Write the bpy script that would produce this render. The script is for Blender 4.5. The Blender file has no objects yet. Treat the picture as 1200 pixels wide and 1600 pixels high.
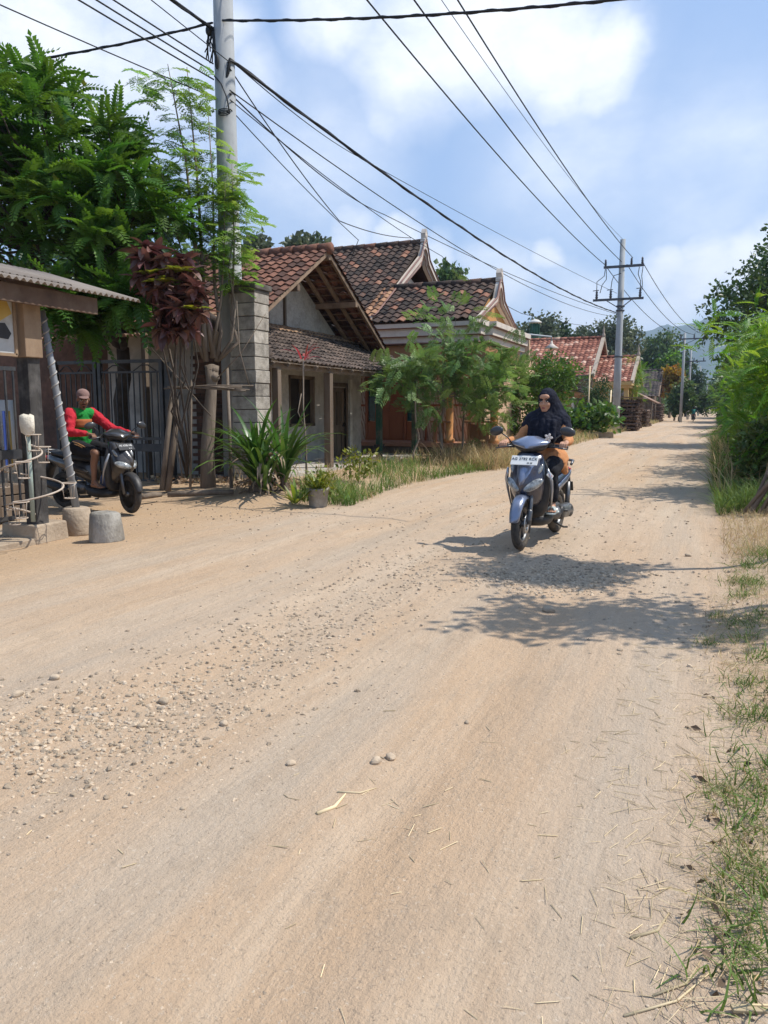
import bpy, bmesh, math, random
import numpy as np
from mathutils import Matrix, Vector, Euler
random.seed(11); RS = np.random.RandomState(7)
C = bpy.context.scene.collection
PI = math.pi
def V(*a): return np.array(a, float)
def nrm(v):
    v = np.asarray(v, float); return v / (np.linalg.norm(v, axis=-1, keepdims=True) + 1e-12)
# ---------------------------------------------------------------- value noise / terrain
def _h(i, j):
    s = np.sin(i * 127.1 + j * 311.7) * 43758.5453
    return s - np.floor(s)
def vn(x, y=0.0):
    x = np.asarray(x, float); y = np.asarray(y, float) + 0 * x
    i, j = np.floor(x), np.floor(y); u, v = x - i, y - j
    u = u * u * (3 - 2 * u); v = v * v * (3 - 2 * v)
    return (_h(i, j) * (1 - u) + _h(i + 1, j) * u) * (1 - v) + (_h(i, j + 1) * (1 - u) + _h(i + 1, j + 1) * u) * v
def sst(x):
    x = np.clip(x, 0, 1); return x * x * (3 - 2 * x)
def gz(x, y):
    x = np.asarray(x, float); y = np.asarray(y, float)
    wob = 0.7 * (vn(y * .45, 3.3) - .5)
    l = sst((-5.0 - x + wob) / 1.2) * sst((y - 9.0 + (x + 6) * .3) / 1.3)
    r = sst((x + .12 + .5 * (vn(y * .9, 9.1) - .5)) / .7)
    near = sst((90 - y) / 30)
    z = .13 * l + .07 * r
    z = z + near * (.05 * (vn(x * .55, y * .22) - .5) + .022 * (vn(x * 1.9 + 7, y * .8) - .5) + .012 * (vn(x * 6, y * 3.1) - .5))
    for cx, d in ((-1.0, .025), (-2.3, .02), (-3.4, .02)):
        c = cx + .25 * (vn(y * .2, cx) - .5)
        z = z - near * d * np.exp(-((x - c) / .22) ** 2)
    return z
def g(x, y): return float(gz(x, y))
# ---------------------------------------------------------------- mesh builder
class MB:
    def __init__(s): s.V = []; s.F = {3: [], 4: []}; s.n = 0
    def add(s, v, f, m=0, sm=False, r=None):
        v = np.asarray(v, float).reshape(-1, 3)
        if isinstance(f, np.ndarray): groups = [f]
        else:
            g4 = [q for q in f if len(q) == 4]; g3 = [q for q in f if len(q) == 3]
            for q in f:
                if len(q) > 4:
                    for i in range(1, len(q) - 1): g3.append((q[0], q[i], q[i + 1]))
            groups = [np.array(a, int) for a in (g4, g3) if a]
        for a in groups:
            k = a.shape[1]; n = len(a)
            rr = np.full(n, random.random()) if r is None else (np.full(n, float(r)) if np.isscalar(r) else np.asarray(r, float))
            s.F[k].append((a + s.n, np.full(n, m, int), np.full(n, sm, bool), rr))
        s.V.append(v); s.n += len(v); return s
    def box(s, c, d, R=None, m=0, r=None, taper=1.0):
        h = np.array(d, float) / 2
        v = np.array([(x * h[0] * (taper if z > 0 else 1), y * h[1] * (taper if z > 0 else 1), z * h[2]) for z in (-1, 1) for y in (-1, 1) for x in (-1, 1)])
        if R is not None: v = v @ np.array(R).T
        return s.add(v + np.array(c, float), np.array([(0, 2, 3, 1), (4, 5, 7, 6), (0, 1, 5, 4), (2, 6, 7, 3), (0, 4, 6, 2), (1, 3, 7, 5)]), m, False, r)
    def beam(s, a, b, w, h, m=0, r=None, up=(0, 0, 1)):
        a = np.array(a, float); b = np.array(b, float); d = b - a; L = np.linalg.norm(d); X = d / L
        Y = np.cross(np.array(up, float), X)
        if np.linalg.norm(Y) < 1e-4: Y = np.cross((0, 1, 0), X)
        Y = nrm(Y); Z = np.cross(X, Y)
        return s.box((a + b) / 2, (L, w, h), np.stack([X, Y, Z], 1), m, r)
    def tube(s, p, r, n=8, m=0, cap=True, rr=None, sm=True, closed=False):
        p = np.array(p, float); k = len(p); r = np.full(k, r, float) if np.isscalar(r) else np.array(r, float)
        t = np.gradient(p, axis=0) if not closed else np.roll(p, -1, 0) - np.roll(p, 1, 0)
        t = nrm(t); a = np.array((0, 0, 1.)) if abs(t[0][2]) < .9 else np.array((1., 0, 0))
        u = nrm(np.cross(t[0], a)); vs = []
        ang = np.arange(n) * 2 * PI / n
        for i in range(k):
            u = u - t[i] * np.dot(u, t[i]); u = nrm(u); w = np.cross(t[i], u)
            vs.append(p[i] + r[i] * (np.cos(ang)[:, None] * u + np.sin(ang)[:, None] * w))
        f = []
        for i in range(k if closed else k - 1):
            i2 = (i + 1) % k
            for j in range(n): f.append((i * n + j, i * n + (j + 1) % n, i2 * n + (j + 1) % n, i2 * n + j))
        if cap and not closed: f += [tuple(range(n - 1, -1, -1)), tuple((k - 1) * n + j for j in range(n))]
        return s.add(np.concatenate(vs), f, m, sm, rr)
    def lathe(s, prof, n=16, c=(0, 0, 0), R=None, m=0, sm=True, rr=None):
        ang = np.arange(n) * 2 * PI / n
        v = np.concatenate([np.stack([q[0] * np.cos(ang), q[0] * np.sin(ang), np.full(n, q[1])], 1) for q in prof])
        if R is not None: v = v @ np.array(R).T
        k = len(prof); f = [(i * n + j, i * n + (j + 1) % n, (i + 1) * n + (j + 1) % n, (i + 1) * n + j) for i in range(k - 1) for j in range(n)]
        if prof[0][0] > 1e-5: f.append(tuple(range(n - 1, -1, -1)))
        if prof[-1][0] > 1e-5: f.append(tuple((k - 1) * n + j for j in range(n)))
        return s.add(v + np.array(c, float), f, m, sm, rr)
    def loft(s, rings, m=0, sm=True, cap=True, rr=None, closed=True):
        rings = [np.array(q, float) for q in rings]; n = len(rings[0]); k = len(rings)
        f = [(i * n + j, i * n + (j + 1) % n, (i + 1) * n + (j + 1) % n, (i + 1) * n + j) for i in range(k - 1) for j in range(n if closed else n - 1)]
        if cap and closed: f += [tuple(range(n - 1, -1, -1)), tuple((k - 1) * n + j for j in range(n))]
        return s.add(np.concatenate(rings), f, m, sm, rr)
    def prism(s, poly, axis, a, b, m=0, rr=None, sm=False):
        """polygon of 2-D points in the two other axes, extruded along axis from a to b (any shape)"""
        o = [i for i in range(3) if i != axis]; n = len(poly); v = np.zeros((2 * n, 3))
        for i, q in enumerate(poly):
            for e, w in ((0, a), (1, b)):
                v[i + e * n, o[0]] = q[0]; v[i + e * n, o[1]] = q[1]; v[i + e * n, axis] = w
        from mathutils.geometry import tessellate_polygon
        tri = tessellate_polygon([[Vector((q[0], q[1], 0)) for q in poly]])
        f = [tuple(t) for t in tri] + [tuple(x + n for x in t[::-1]) for t in tri] + [(i, (i + 1) % n, (i + 1) % n + n, i + n) for i in range(n)]
        return s.add(v, f, m, sm, rr)
    def capsule(s, a, b, ra, rb, n=12, k=4):
        a = np.array(a, float); b = np.array(b, float); d = b - a; L = np.linalg.norm(d) + 1e-9; t = d / L
        P = []; R = []
        for i in range(k + 1):
            q = -PI / 2 + i * PI / 2 / k; P.append(a + t * ra * math.sin(q)); R.append(max(ra * math.cos(q), 1e-4))
        for i in range(k + 1):
            q = i * PI / 2 / k; P.append(b + t * rb * math.sin(q)); R.append(max(rb * math.cos(q), 1e-4))
        u = nrm(np.cross(t, (0, 0, 1.) if abs(t[2]) < .9 else (1., 0, 0))); w = np.cross(t, u); ang = np.arange(n) * 2 * PI / n
        rg = [p + r * (np.cos(ang)[:, None] * u + np.sin(ang)[:, None] * w) for p, r in zip(P, R)]
        return s.loft(rg)
    def chain(s, pts, rad):
        for i in range(len(pts) - 1): s.capsule(pts[i], pts[i + 1], rad[i], rad[i + 1])
        return s
    def ell(s, c, r, R=None, n=16, k=10, m=0, rr=None):
        prof = [(math.sin(i * PI / k), -math.cos(i * PI / k)) for i in range(k + 1)]
        ang = np.arange(n) * 2 * PI / n
        v = np.concatenate([np.stack([max(q[0], 1e-4) * np.cos(ang), max(q[0], 1e-4) * np.sin(ang), np.full(n, q[1])], 1) for q in prof]) * np.array(r, float)
        if R is not None: v = v @ np.array(R).T
        f = [(i * n + j, i * n + (j + 1) % n, (i + 1) * n + (j + 1) % n, (i + 1) * n + j) for i in range(k) for j in range(n)]
        f += [tuple(range(n - 1, -1, -1)), tuple(k * n + j for j in range(n))]
        return s.add(v + np.array(c, float), f, m, True, rr)
    def scatter(s, T, M, P, r=None, m=0, sm=False):
        """copies of template T=(verts, quads) by matrices M (k,3,3) at P (k,3) inside this one mesh"""
        tv, tf = T; M = np.asarray(M, float); P = np.asarray(P, float); k = len(P); n = len(tv)
        if k == 0: return s
        v = np.einsum('kij,nj->kni', M, tv) + P[:, None, :]
        f = (tf[None] + (np.arange(k) * n)[:, None, None]).reshape(-1, tf.shape[1])
        r = RS.rand(k) if r is None else np.asarray(r)
        rr = np.repeat(r, len(tf))
        return s.add(v.reshape(-1, 3), f, m, sm, rr)
    def build(s, name, mats, parent=None, off=None, bevel=0, seg=2, sub=0, remesh=0, smooth_it=0, disp=0, dsize=.07):
        me = bpy.data.meshes.new(name)
        vs = np.concatenate(s.V) if s.V else np.zeros((0, 3))
        if off is not None: vs = vs - np.array(off, float)
        me.vertices.add(len(vs)); me.vertices.foreach_set('co', vs.ravel())
        li = []; ls = []; mi = []; sm = []; rr = []; st = 0
        for k in (4, 3):
            for a, m_, s_, r_ in s.F[k]:
                li.append(a.ravel()); ls.append(st + np.arange(len(a)) * k); st += a.size; mi.append(m_); sm.append(s_); rr.append(r_)
        li = np.concatenate(li); ls = np.concatenate(ls)
        me.loops.add(len(li)); me.loops.foreach_set('vertex_index', li.astype(np.int32))
        me.polygons.add(len(ls)); me.polygons.foreach_set('loop_start', ls.astype(np.int32))
        me.polygons.foreach_set('material_index', np.concatenate(mi).astype(np.int32))
        me.polygons.foreach_set('use_smooth', np.concatenate(sm))
        at = me.attributes.new('rnd', 'FLOAT', 'FACE'); at.data.foreach_set('value', np.concatenate(rr).astype(np.float32))
        me.update(calc_edges=True); me.validate()
        for q in (mats if isinstance(mats, (list, tuple)) else [mats]): me.materials.append(q)
        o = bpy.data.objects.new(name, me); C.objects.link(o)
        if parent is not None: o.parent = parent
        if remesh:
            q = o.modifiers.new('remesh', 'REMESH'); q.mode = 'VOXEL'; q.voxel_size = remesh; q.use_smooth_shade = True
            if smooth_it:
                q = o.modifiers.new('smooth', 'SMOOTH'); q.iterations = smooth_it; q.factor = .5
        if disp:
            tx = bpy.data.textures.get('fold_%d' % int(dsize * 1000)) or bpy.data.textures.new('fold_%d' % int(dsize * 1000), 'CLOUDS'); tx.noise_scale = dsize; tx.noise_depth = 2
            q = o.modifiers.new('folds', 'DISPLACE'); q.texture = tx; q.strength = disp; q.mid_level = .5
        if bevel:
            q = o.modifiers.new('bevel', 'BEVEL'); q.width = bevel; q.segments = seg; q.limit_method = 'ANGLE'; q.angle_limit = math.radians(40)
        if sub:
            q = o.modifiers.new('sub', 'SUBSURF'); q.levels = sub; q.render_levels = sub
        return o
# ---------------------------------------------------------------- scene tree
def tag(o, label, cat, group=None):
    o['label'] = label; o['category'] = cat
    if group: o['group'] = group
    return o
def thing(name, label, cat, loc=(0, 0, 0), rz=0.0, group=None):
    o = bpy.data.objects.new(name, None); C.objects.link(o); o.empty_display_size = .2
    o.location = loc; o.rotation_euler = (0, 0, rz); return tag(o, label, cat, group)
def kids(o): return [c for c in bpy.data.objects if c.parent == o]
def dup(o, parent=None):
    c = o.copy(); C.objects.link(c)
    if parent is not None: c.parent = parent
    for k in kids(o): dup(k, c)
    return c
# ---------------------------------------------------------------- materials
def rgb(*c): return (c[0], c[1], c[2], 1)
def mat(name, c1, c2=None, c3=None, scale=4, rough=.75, bump=0, bscale=None, metal=0, spec=.35, rnd=0, coat=0, stretch=(1, 1, 1), trans=0, detail=5, sharp=0, coords='Object', hue=0, dirt=None, dscale=1.5, damt=.6):
    M = bpy.data.materials.new(name); M.use_nodes = True; N = M.node_tree.nodes; L = M.node_tree.links; N.clear()
    out = N.new('ShaderNodeOutputMaterial'); b = N.new('ShaderNodeBsdfPrincipled')
    b.inputs['Roughness'].default_value = rough; b.inputs['Metallic'].default_value = metal
    b.inputs['Specular IOR Level'].default_value = spec; b.inputs['Coat Weight'].default_value = coat; b.inputs['Coat Roughness'].default_value = .08
    tc = N.new('ShaderNodeTexCoord'); mp = N.new('ShaderNodeMapping'); mp.inputs['Scale'].default_value = stretch
    L.new(tc.outputs[coords], mp.inputs[0])
    nz = N.new('ShaderNodeTexNoise'); nz.inputs['Scale'].default_value = scale; nz.inputs['Detail'].default_value = detail; nz.inputs['Roughness'].default_value = .6
    L.new(mp.outputs[0], nz.inputs['Vector'])
    rp = N.new('ShaderNodeValToRGB'); e = rp.color_ramp.elements
    lo, hi = .3 + sharp, .7 - sharp
    e[0].position = lo; e[1].position = hi; e[0].color = rgb(*c1); e[1].color = rgb(*(c2 or c1))
    if c3: q = e.new(.5); q.color = rgb(*(c2)); e[2].color = rgb(*c3)
    L.new(nz.outputs[0], rp.inputs[0]); col = rp.outputs[0]
    if dirt:
        n2 = N.new('ShaderNodeTexNoise'); n2.inputs['Scale'].default_value = dscale; n2.inputs['Detail'].default_value = 8; n2.inputs['Roughness'].default_value = .7
        L.new(tc.outputs['Object'], n2.inputs['Vector'])
        mr = N.new('ShaderNodeMapRange'); mr.inputs[1].default_value = .45; mr.inputs[2].default_value = .68; mr.inputs[4].default_value = damt
        L.new(n2.outputs[0], mr.inputs[0]); mx = N.new('ShaderNodeMix'); mx.data_type = 'RGBA'
        L.new(mr.outputs[0], mx.inputs[0]); L.new(col, mx.inputs[6]); mx.inputs[7].default_value = rgb(*dirt); col = mx.outputs[2]
    if rnd or hue:
        at = N.new('ShaderNodeAttribute'); at.attribute_name = 'rnd'
        hs = N.new('ShaderNodeHueSaturation')
        mr = N.new('ShaderNodeMapRange'); mr.inputs[3].default_value = 1 - rnd; mr.inputs[4].default_value = 1 + rnd; L.new(at.outputs['Fac'], mr.inputs[0]); L.new(mr.outputs[0], hs.inputs['Value'])
        if hue:
            ml = N.new('ShaderNodeMath'); ml.operation = 'MULTIPLY'; ml.inputs[1].default_value = 7.31; L.new(at.outputs['Fac'], ml.inputs[0])
            fr = N.new('ShaderNodeMath'); fr.operation = 'FRACT'; L.new(ml.outputs[0], fr.inputs[0])
            m2 = N.new('ShaderNodeMapRange'); m2.inputs[3].default_value = .5 - hue; m2.inputs[4].default_value = .5 + hue; L.new(fr.outputs[0], m2.inputs[0]); L.new(m2.outputs[0], hs.inputs['Hue'])
        L.new(col, hs.inputs['Color']); col = hs.outputs[0]
    L.new(col, b.inputs['Base Color'])
    if bump:
        bn = N.new('ShaderNodeTexNoise'); bn.inputs['Scale'].default_value = bscale or scale * 4; bn.inputs['Detail'].default_value = 6; L.new(mp.outputs[0], bn.inputs['Vector'])
        bp = N.new('ShaderNodeBump'); bp.inputs['Strength'].default_value = bump; bp.inputs['Distance'].default_value = .02; L.new(bn.outputs[0], bp.inputs['Height']); L.new(bp.outputs[0], b.inputs['Normal'])
    sh = b.outputs[0]
    if trans:
        t = N.new('ShaderNodeBsdfTranslucent'); h2 = N.new('ShaderNodeHueSaturation'); h2.inputs['Value'].default_value = 1.5; h2.inputs['Saturation'].default_value = 1.1; h2.inputs['Hue'].default_value = .485
        L.new(col, h2.inputs['Color']); L.new(h2.outputs[0], t.inputs['Color'])
        mx = N.new('ShaderNodeMixShader'); mx.inputs[0].default_value = trans; L.new(sh, mx.inputs[1]); L.new(t.outputs[0], mx.inputs[2]); sh = mx.outputs[0]
    L.new(sh, out.inputs['Surface']); return M
def leafm(name, c1, c2, rnd=.45, hue=.03, trans=.35, rough=.45, spec=.4): return mat(name, c1, c2, scale=1.3, rough=rough, rnd=rnd, hue=hue, trans=trans, spec=spec)
# ---------------------------------------------------------------- foliage templates
def frond(n=12, L=.5, ll=.1, lw=.03, droop=.25, ang=60, tip=.5, fold=.25, start=.12, lift=0.0):
    """pinnate leaf along +X in the XY plane (Z up): every leaflet a folded diamond of two quads"""
    vs = []; fs = []
    def leaf(p, d, l, w):
        d = nrm(d); s = nrm(np.cross(d, (0, 0, 1.))); u = np.cross(s, d); k = len(vs)
        m1 = p + d * l * .45
        vs.extend([p, m1 + s * w - u * w * fold, p + d * l, m1 - s * w - u * w * fold, m1 + u * w * .15])
        fs.extend([(k, k + 1, k + 4, k), (k, k + 4, k + 3, k)])
        fs[-2:] = [(k, k + 1, k + 2, k + 4), (k, k + 4, k + 2, k + 3)]
    def pos(t): return np.array((L * t, 0, -droop * L * t * t + lift * L * math.sin(t * PI)))
    for i in range(n):
        t = start + (1 - start) * i / n; p = pos(t); sc = (1 - (1 - tip) * t) * (.6 + .4 * min(1, i / 3.0))
        for sgn in (1, -1):
            a = math.radians(ang * (1 - .35 * t)); d = np.array((math.cos(a), sgn * math.sin(a), -.25 - .25 * droop))
            leaf(p, d, ll * sc, lw * sc)
    leaf(pos(1.0), np.array((1, 0, -.4)), ll * tip, lw * tip)
    # rachis
    w = .006 + .004 * L; k = len(vs); ns = 4
    for i in range(ns + 1):
        p = pos(i / ns); vs.extend([p + (0, w * (1 - .7 * i / ns), 0), p - (0, w * (1 - .7 * i / ns), 0)])
    for i in range(ns): fs.append((k + 2 * i, k + 2 * i + 1, k + 2 * i + 3, k + 2 * i + 2))
    return np.array(vs), np.array(fs)
def cluster(n=9, R=.12, ll=.1, lw=.035, seed=1, up=.35):
    """a spray of simple leaves round the origin"""
    rs = np.random.RandomState(seed); vs = []; fs = []
    for i in range(n):
        d = nrm(rs.normal(size=3) + (0, 0, up)); p = d * R * rs.uniform(.1, 1); d2 = nrm(d + rs.normal(size=3) * .6 + (0, 0, -.25))
        s = nrm(np.cross(d2, rs.normal(size=3))); u = np.cross(s, d2); k = len(vs); l = ll * rs.uniform(.7, 1.25); w = lw * rs.uniform(.8, 1.2)
        m1 = p + d2 * l * .45
        vs.extend([p, m1 + s * w - u * w * .3, p + d2 * l, m1 - s * w - u * w * .3, m1])
        fs.extend([(k, k + 1, k + 2, k + 4), (k, k + 4, k + 2, k + 3)])
    return np.array(vs), np.array(fs)
def blade(L=.3, w=.01, bend=.5, n=3):
    vs = []; fs = []
    for i in range(n + 1):
        t = i / n; x = L * bend * t * t; z = L * t * (1 - .35 * bend * t); ww = w * (1 - t ** 1.5) + .0008
        vs += [(x, ww, z), (x, -ww, z)]
    for i in range(n): fs.append((2 * i, 2 * i + 1, 2 * i + 3, 2 * i + 2))
    return np.array(vs, float), np.array(fs)
def frames(d, roll=None, scale=None, up=(0, 0, 1.)):
    """matrices whose X axis is d and Z axis as near to up as it gets"""
    d = nrm(d); k = len(d); y = np.cross(np.broadcast_to(np.array(up), (k, 3)), d); y = nrm(y + 1e-6); z = np.cross(d, y)
    if roll is not None:
        c, s = np.cos(roll)[:, None], np.sin(roll)[:, None]; y, z = y * c + z * s, -y * s + z * c
    M = np.stack([d, y, z], 2)
    if scale is not None: M = M * np.asarray(scale)[:, None, None]
    return M
def zrot(k, lean=.25, smin=.7, smax=1.3):
    a = RS.rand(k) * 2 * PI; la = RS.rand(k) * lean; lb = RS.rand(k) * 2 * PI
    z = nrm(np.stack([np.sin(la) * np.cos(lb), np.sin(la) * np.sin(lb), np.cos(la)], 1)); x = np.stack([np.cos(a), np.sin(a), 0 * a], 1)
    y = nrm(np.cross(z, x)); x = np.cross(y, z); return np.stack([x, y, z], 2) * RS.uniform(smin, smax, k)[:, None, None]
def rdir(k, zmin=-1, zmax=1):
    z = RS.uniform(zmin, zmax, k); a = RS.rand(k) * 2 * PI; q = np.sqrt(1 - z * z); return np.stack([q * np.cos(a), q * np.sin(a), z], 1)
def limb(mb, a, b, ra, rb, wob=.06, n=7, seg=5, sag=0):
    a = np.array(a, float); b = np.array(b, float); L = np.linalg.norm(b - a); P = []
    for i in range(seg + 1):
        t = i / seg; p = a + (b - a) * t + RS.normal(size=3) * wob * L * math.sin(t * PI) * .5 + np.array((0, 0, sag * L * math.sin(t * PI))); P.append(p)
    mb.tube(P, np.linspace(ra, rb, seg + 1), n); return P
# ================================================================ camera, light, sky
FPX, HCAM = 1200.0, 1.42
TH = math.atan((800 - 638) / FPX); PH = math.radians(23.04)
def ray(px, py):
    v = (800 - py) / FPX; a = (px - 600) / FPX; yc = math.cos(TH) + v * math.sin(TH); zc = -math.sin(TH) + v * math.cos(TH)
    return np.array((a * math.cos(PH) - yc * math.sin(PH), a * math.sin(PH) + yc * math.cos(PH), zc))
def onground(px, py, z=0.0):
    r = ray(px, py); t = (z - HCAM) / r[2]; return np.array((0, 0, HCAM)) + r * t
def at(px, py, t): return np.array((0, 0, HCAM)) + ray(px, py) * t
def atx(px, py, X):
    r = ray(px, py); return np.array((0, 0, HCAM)) + r * (X / r[0])
cam = bpy.data.cameras.new('camera'); cam.lens = 36; cam.sensor_width = 36; cam.sensor_fit = 'HORIZONTAL'; cam.clip_end = 9000; cam.clip_start = .05
co = bpy.data.objects.new('camera', cam); co.location = (0, 0, HCAM); co.rotation_euler = (PI / 2 - TH, 0, PH); C.objects.link(co)
bpy.context.scene.camera = co
SUN_EL = math.radians(57); SUN_AZ = math.radians(64)          # azimuth from +Y towards +X
sd = np.array((math.sin(SUN_AZ) * math.cos(SUN_EL), math.cos(SUN_AZ) * math.cos(SUN_EL), math.sin(SUN_EL)))
sl = bpy.data.lights.new('sun', 'SUN'); sl.energy = 4.3; sl.angle = math.radians(.53); sl.color = (1, .955, .88)
so = bpy.data.objects.new('sun', sl); C.objects.link(so); so.rotation_euler = Vector(sd).to_track_quat('Z', 'Y').to_euler(); so.location = (20, 10, 40)
W = bpy.data.worlds.new('World'); bpy.context.scene.world = W; W.use_nodes = True
N = W.node_tree.nodes; L = W.node_tree.links; N.clear()
wo = N.new('ShaderNodeOutputWorld'); bg = N.new('ShaderNodeBackground'); bg.inputs[1].default_value = 0.115
sk = N.new('ShaderNodeTexSky'); sk.sky_type = 'NISHITA'; sk.sun_disc = False; sk.sun_elevation = SUN_EL; sk.sun_rotation = SUN_AZ; sk.air_density = 1.0; sk.dust_density = .8; sk.ozone_density = 2.2; sk.altitude = 100
tc = N.new('ShaderNodeTexCoord'); GEN = tc.outputs['Generated']
def wm(op, a, b=None, c=None):
    n = N.new('ShaderNodeMath'); n.operation = op
    for i, q in enumerate((a, b, c)):
        if q is None: continue
        if isinstance(q, (int, float)): n.inputs[i].default_value = q
        else: L.new(q, n.inputs[i])
    return n.outputs[0]
def wnoise(sc, det=6, rough=.6, st=(1, 1, 1)):
    mp = N.new('ShaderNodeMapping'); mp.inputs['Scale'].default_value = st; L.new(GEN, mp.inputs[0])
    n = N.new('ShaderNodeTexNoise'); n.inputs['Scale'].default_value = sc; n.inputs['Detail'].default_value = det; n.inputs['Roughness'].default_value = rough; L.new(mp.outputs[0], n.inputs['Vector']); return n
nzc = wnoise(5, 5); va = N.new('ShaderNodeVectorMath'); va.operation = 'SUBTRACT'; L.new(nzc.outputs['Color'], va.inputs[0]); va.inputs[1].default_value = (.5, .5, .5)
vs_ = N.new('ShaderNodeVectorMath'); vs_.operation = 'SCALE'; vs_.inputs['Scale'].default_value = .11; L.new(va.outputs[0], vs_.inputs[0])
vd = N.new('ShaderNodeVectorMath'); vd.operation = 'ADD'; L.new(GEN, vd.inputs[0]); L.new(vs_.outputs[0], vd.inputs[1])
BLOBS = [(640, 110, 150, .8), (720, 50, 170, 1), (830, 50, 160, 1), (930, 90, 110, .95), (860, 110, 100, .9), (600, 190, 90, .55), (540, 30, 120, .8),
         (60, 30, 220, .85), (230, 60, 190, .85), (110, 170, 190, .8), (-60, 120, 220, .8), (330, 30, 100, .75), (390, 130, 95, .6), (330, 250, 130, .4),
         (1045, 415, 62, 1), (1110, 425, 95, 1), (1185, 425, 95, 1), (1270, 400, 130, 1), (1080, 470, 90, .75), (1030, 500, 110, .6),
         (620, 385, 75, .85), (540, 370, 80, .7), (690, 405, 60, .8), (780, 440, 110, .75), (852, 412, 48, .8), (900, 490, 120, .7), (980, 560, 150, .6),
         (480, 270, 230, .5), (900, 240, 260, .5), (1120, 260, 240, .48)]
acc = None
for px, py, r, w in BLOBS:
    d = ray(px, py); d = d / np.linalg.norm(d); rr = r / 1200
    q = N.new('ShaderNodeVectorMath'); q.operation = 'DISTANCE'; L.new(vd.outputs[0], q.inputs[0]); q.inputs[1].default_value = tuple(d)
    m = N.new('ShaderNodeMapRange'); m.interpolation_type = 'SMOOTHSTEP'; m.inputs[1].default_value = rr; m.inputs[2].default_value = rr * .15; m.inputs[3].default_value = 0; m.inputs[4].default_value = w; L.new(q.outputs['Value'], m.inputs[0])
    acc = m.outputs[0] if acc is None else wm('MAXIMUM', acc, m.outputs[0])
n2 = wnoise(9, 8, .62, (1, 1, 1.6)); n3 = wnoise(2.2, 6, .6, (1, 1, 2.4))
amb = N.new('ShaderNodeMapRange'); amb.inputs[1].default_value = .5; amb.inputs[2].default_value = .8; amb.inputs[4].default_value = .45; L.new(n3.outputs[0], amb.inputs[0])
tot = wm('MAXIMUM', acc, amb.outputs[0])
tot = wm('ADD', tot, wm('MULTIPLY', wm('SUBTRACT', n2.outputs[0], .5), wm('MULTIPLY', tot, 1.1)))
cf = N.new('ShaderNodeMapRange'); cf.interpolation_type = 'SMOOTHSTEP'; cf.inputs[1].default_value = .02; cf.inputs[2].default_value = 1.08; cf.inputs[4].default_value = .97; L.new(tot, cf.inputs[0])
shade = N.new('ShaderNodeMix'); shade.data_type = 'RGBA'; shade.inputs[6].default_value = (6.2, 6.7, 7.6, 1); shade.inputs[7].default_value = (9.6, 9.6, 9.7, 1); L.new(n2.outputs[0], shade.inputs[0])
mx = N.new('ShaderNodeMix'); mx.data_type = 'RGBA'; L.new(cf.outputs[0], mx.inputs[0])
veil = N.new('ShaderNodeMix'); veil.data_type = 'RGBA'; veil.inputs[0].default_value = .6; L.new(sk.outputs[0], veil.inputs[6]); veil.inputs[7].default_value = (2.9, 4.3, 7.0, 1); L.new(veil.outputs[2], mx.inputs[6]); L.new(shade.outputs[2], mx.inputs[7])
L.new(mx.outputs[2], bg.inputs[0]); L.new(bg.outputs[0], wo.inputs[0])
sc = bpy.context.scene; sc.view_settings.view_transform = 'Standard'; sc.view_settings.look = 'None'; sc.view_settings.exposure = 0.40; sc.view_settings.gamma = 1
sc.render.engine = 'CYCLES'; sc.cycles.use_denoising = True; sc.cycles.max_bounces = 6; sc.cycles.transparent_max_bounces = 6; sc.cycles.volume_bounces = 0; sc.cycles.sample_clamp_indirect = 6
try: sc.cycles.denoiser = 'OPENIMAGEDENOISE'
except Exception: pass
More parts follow.
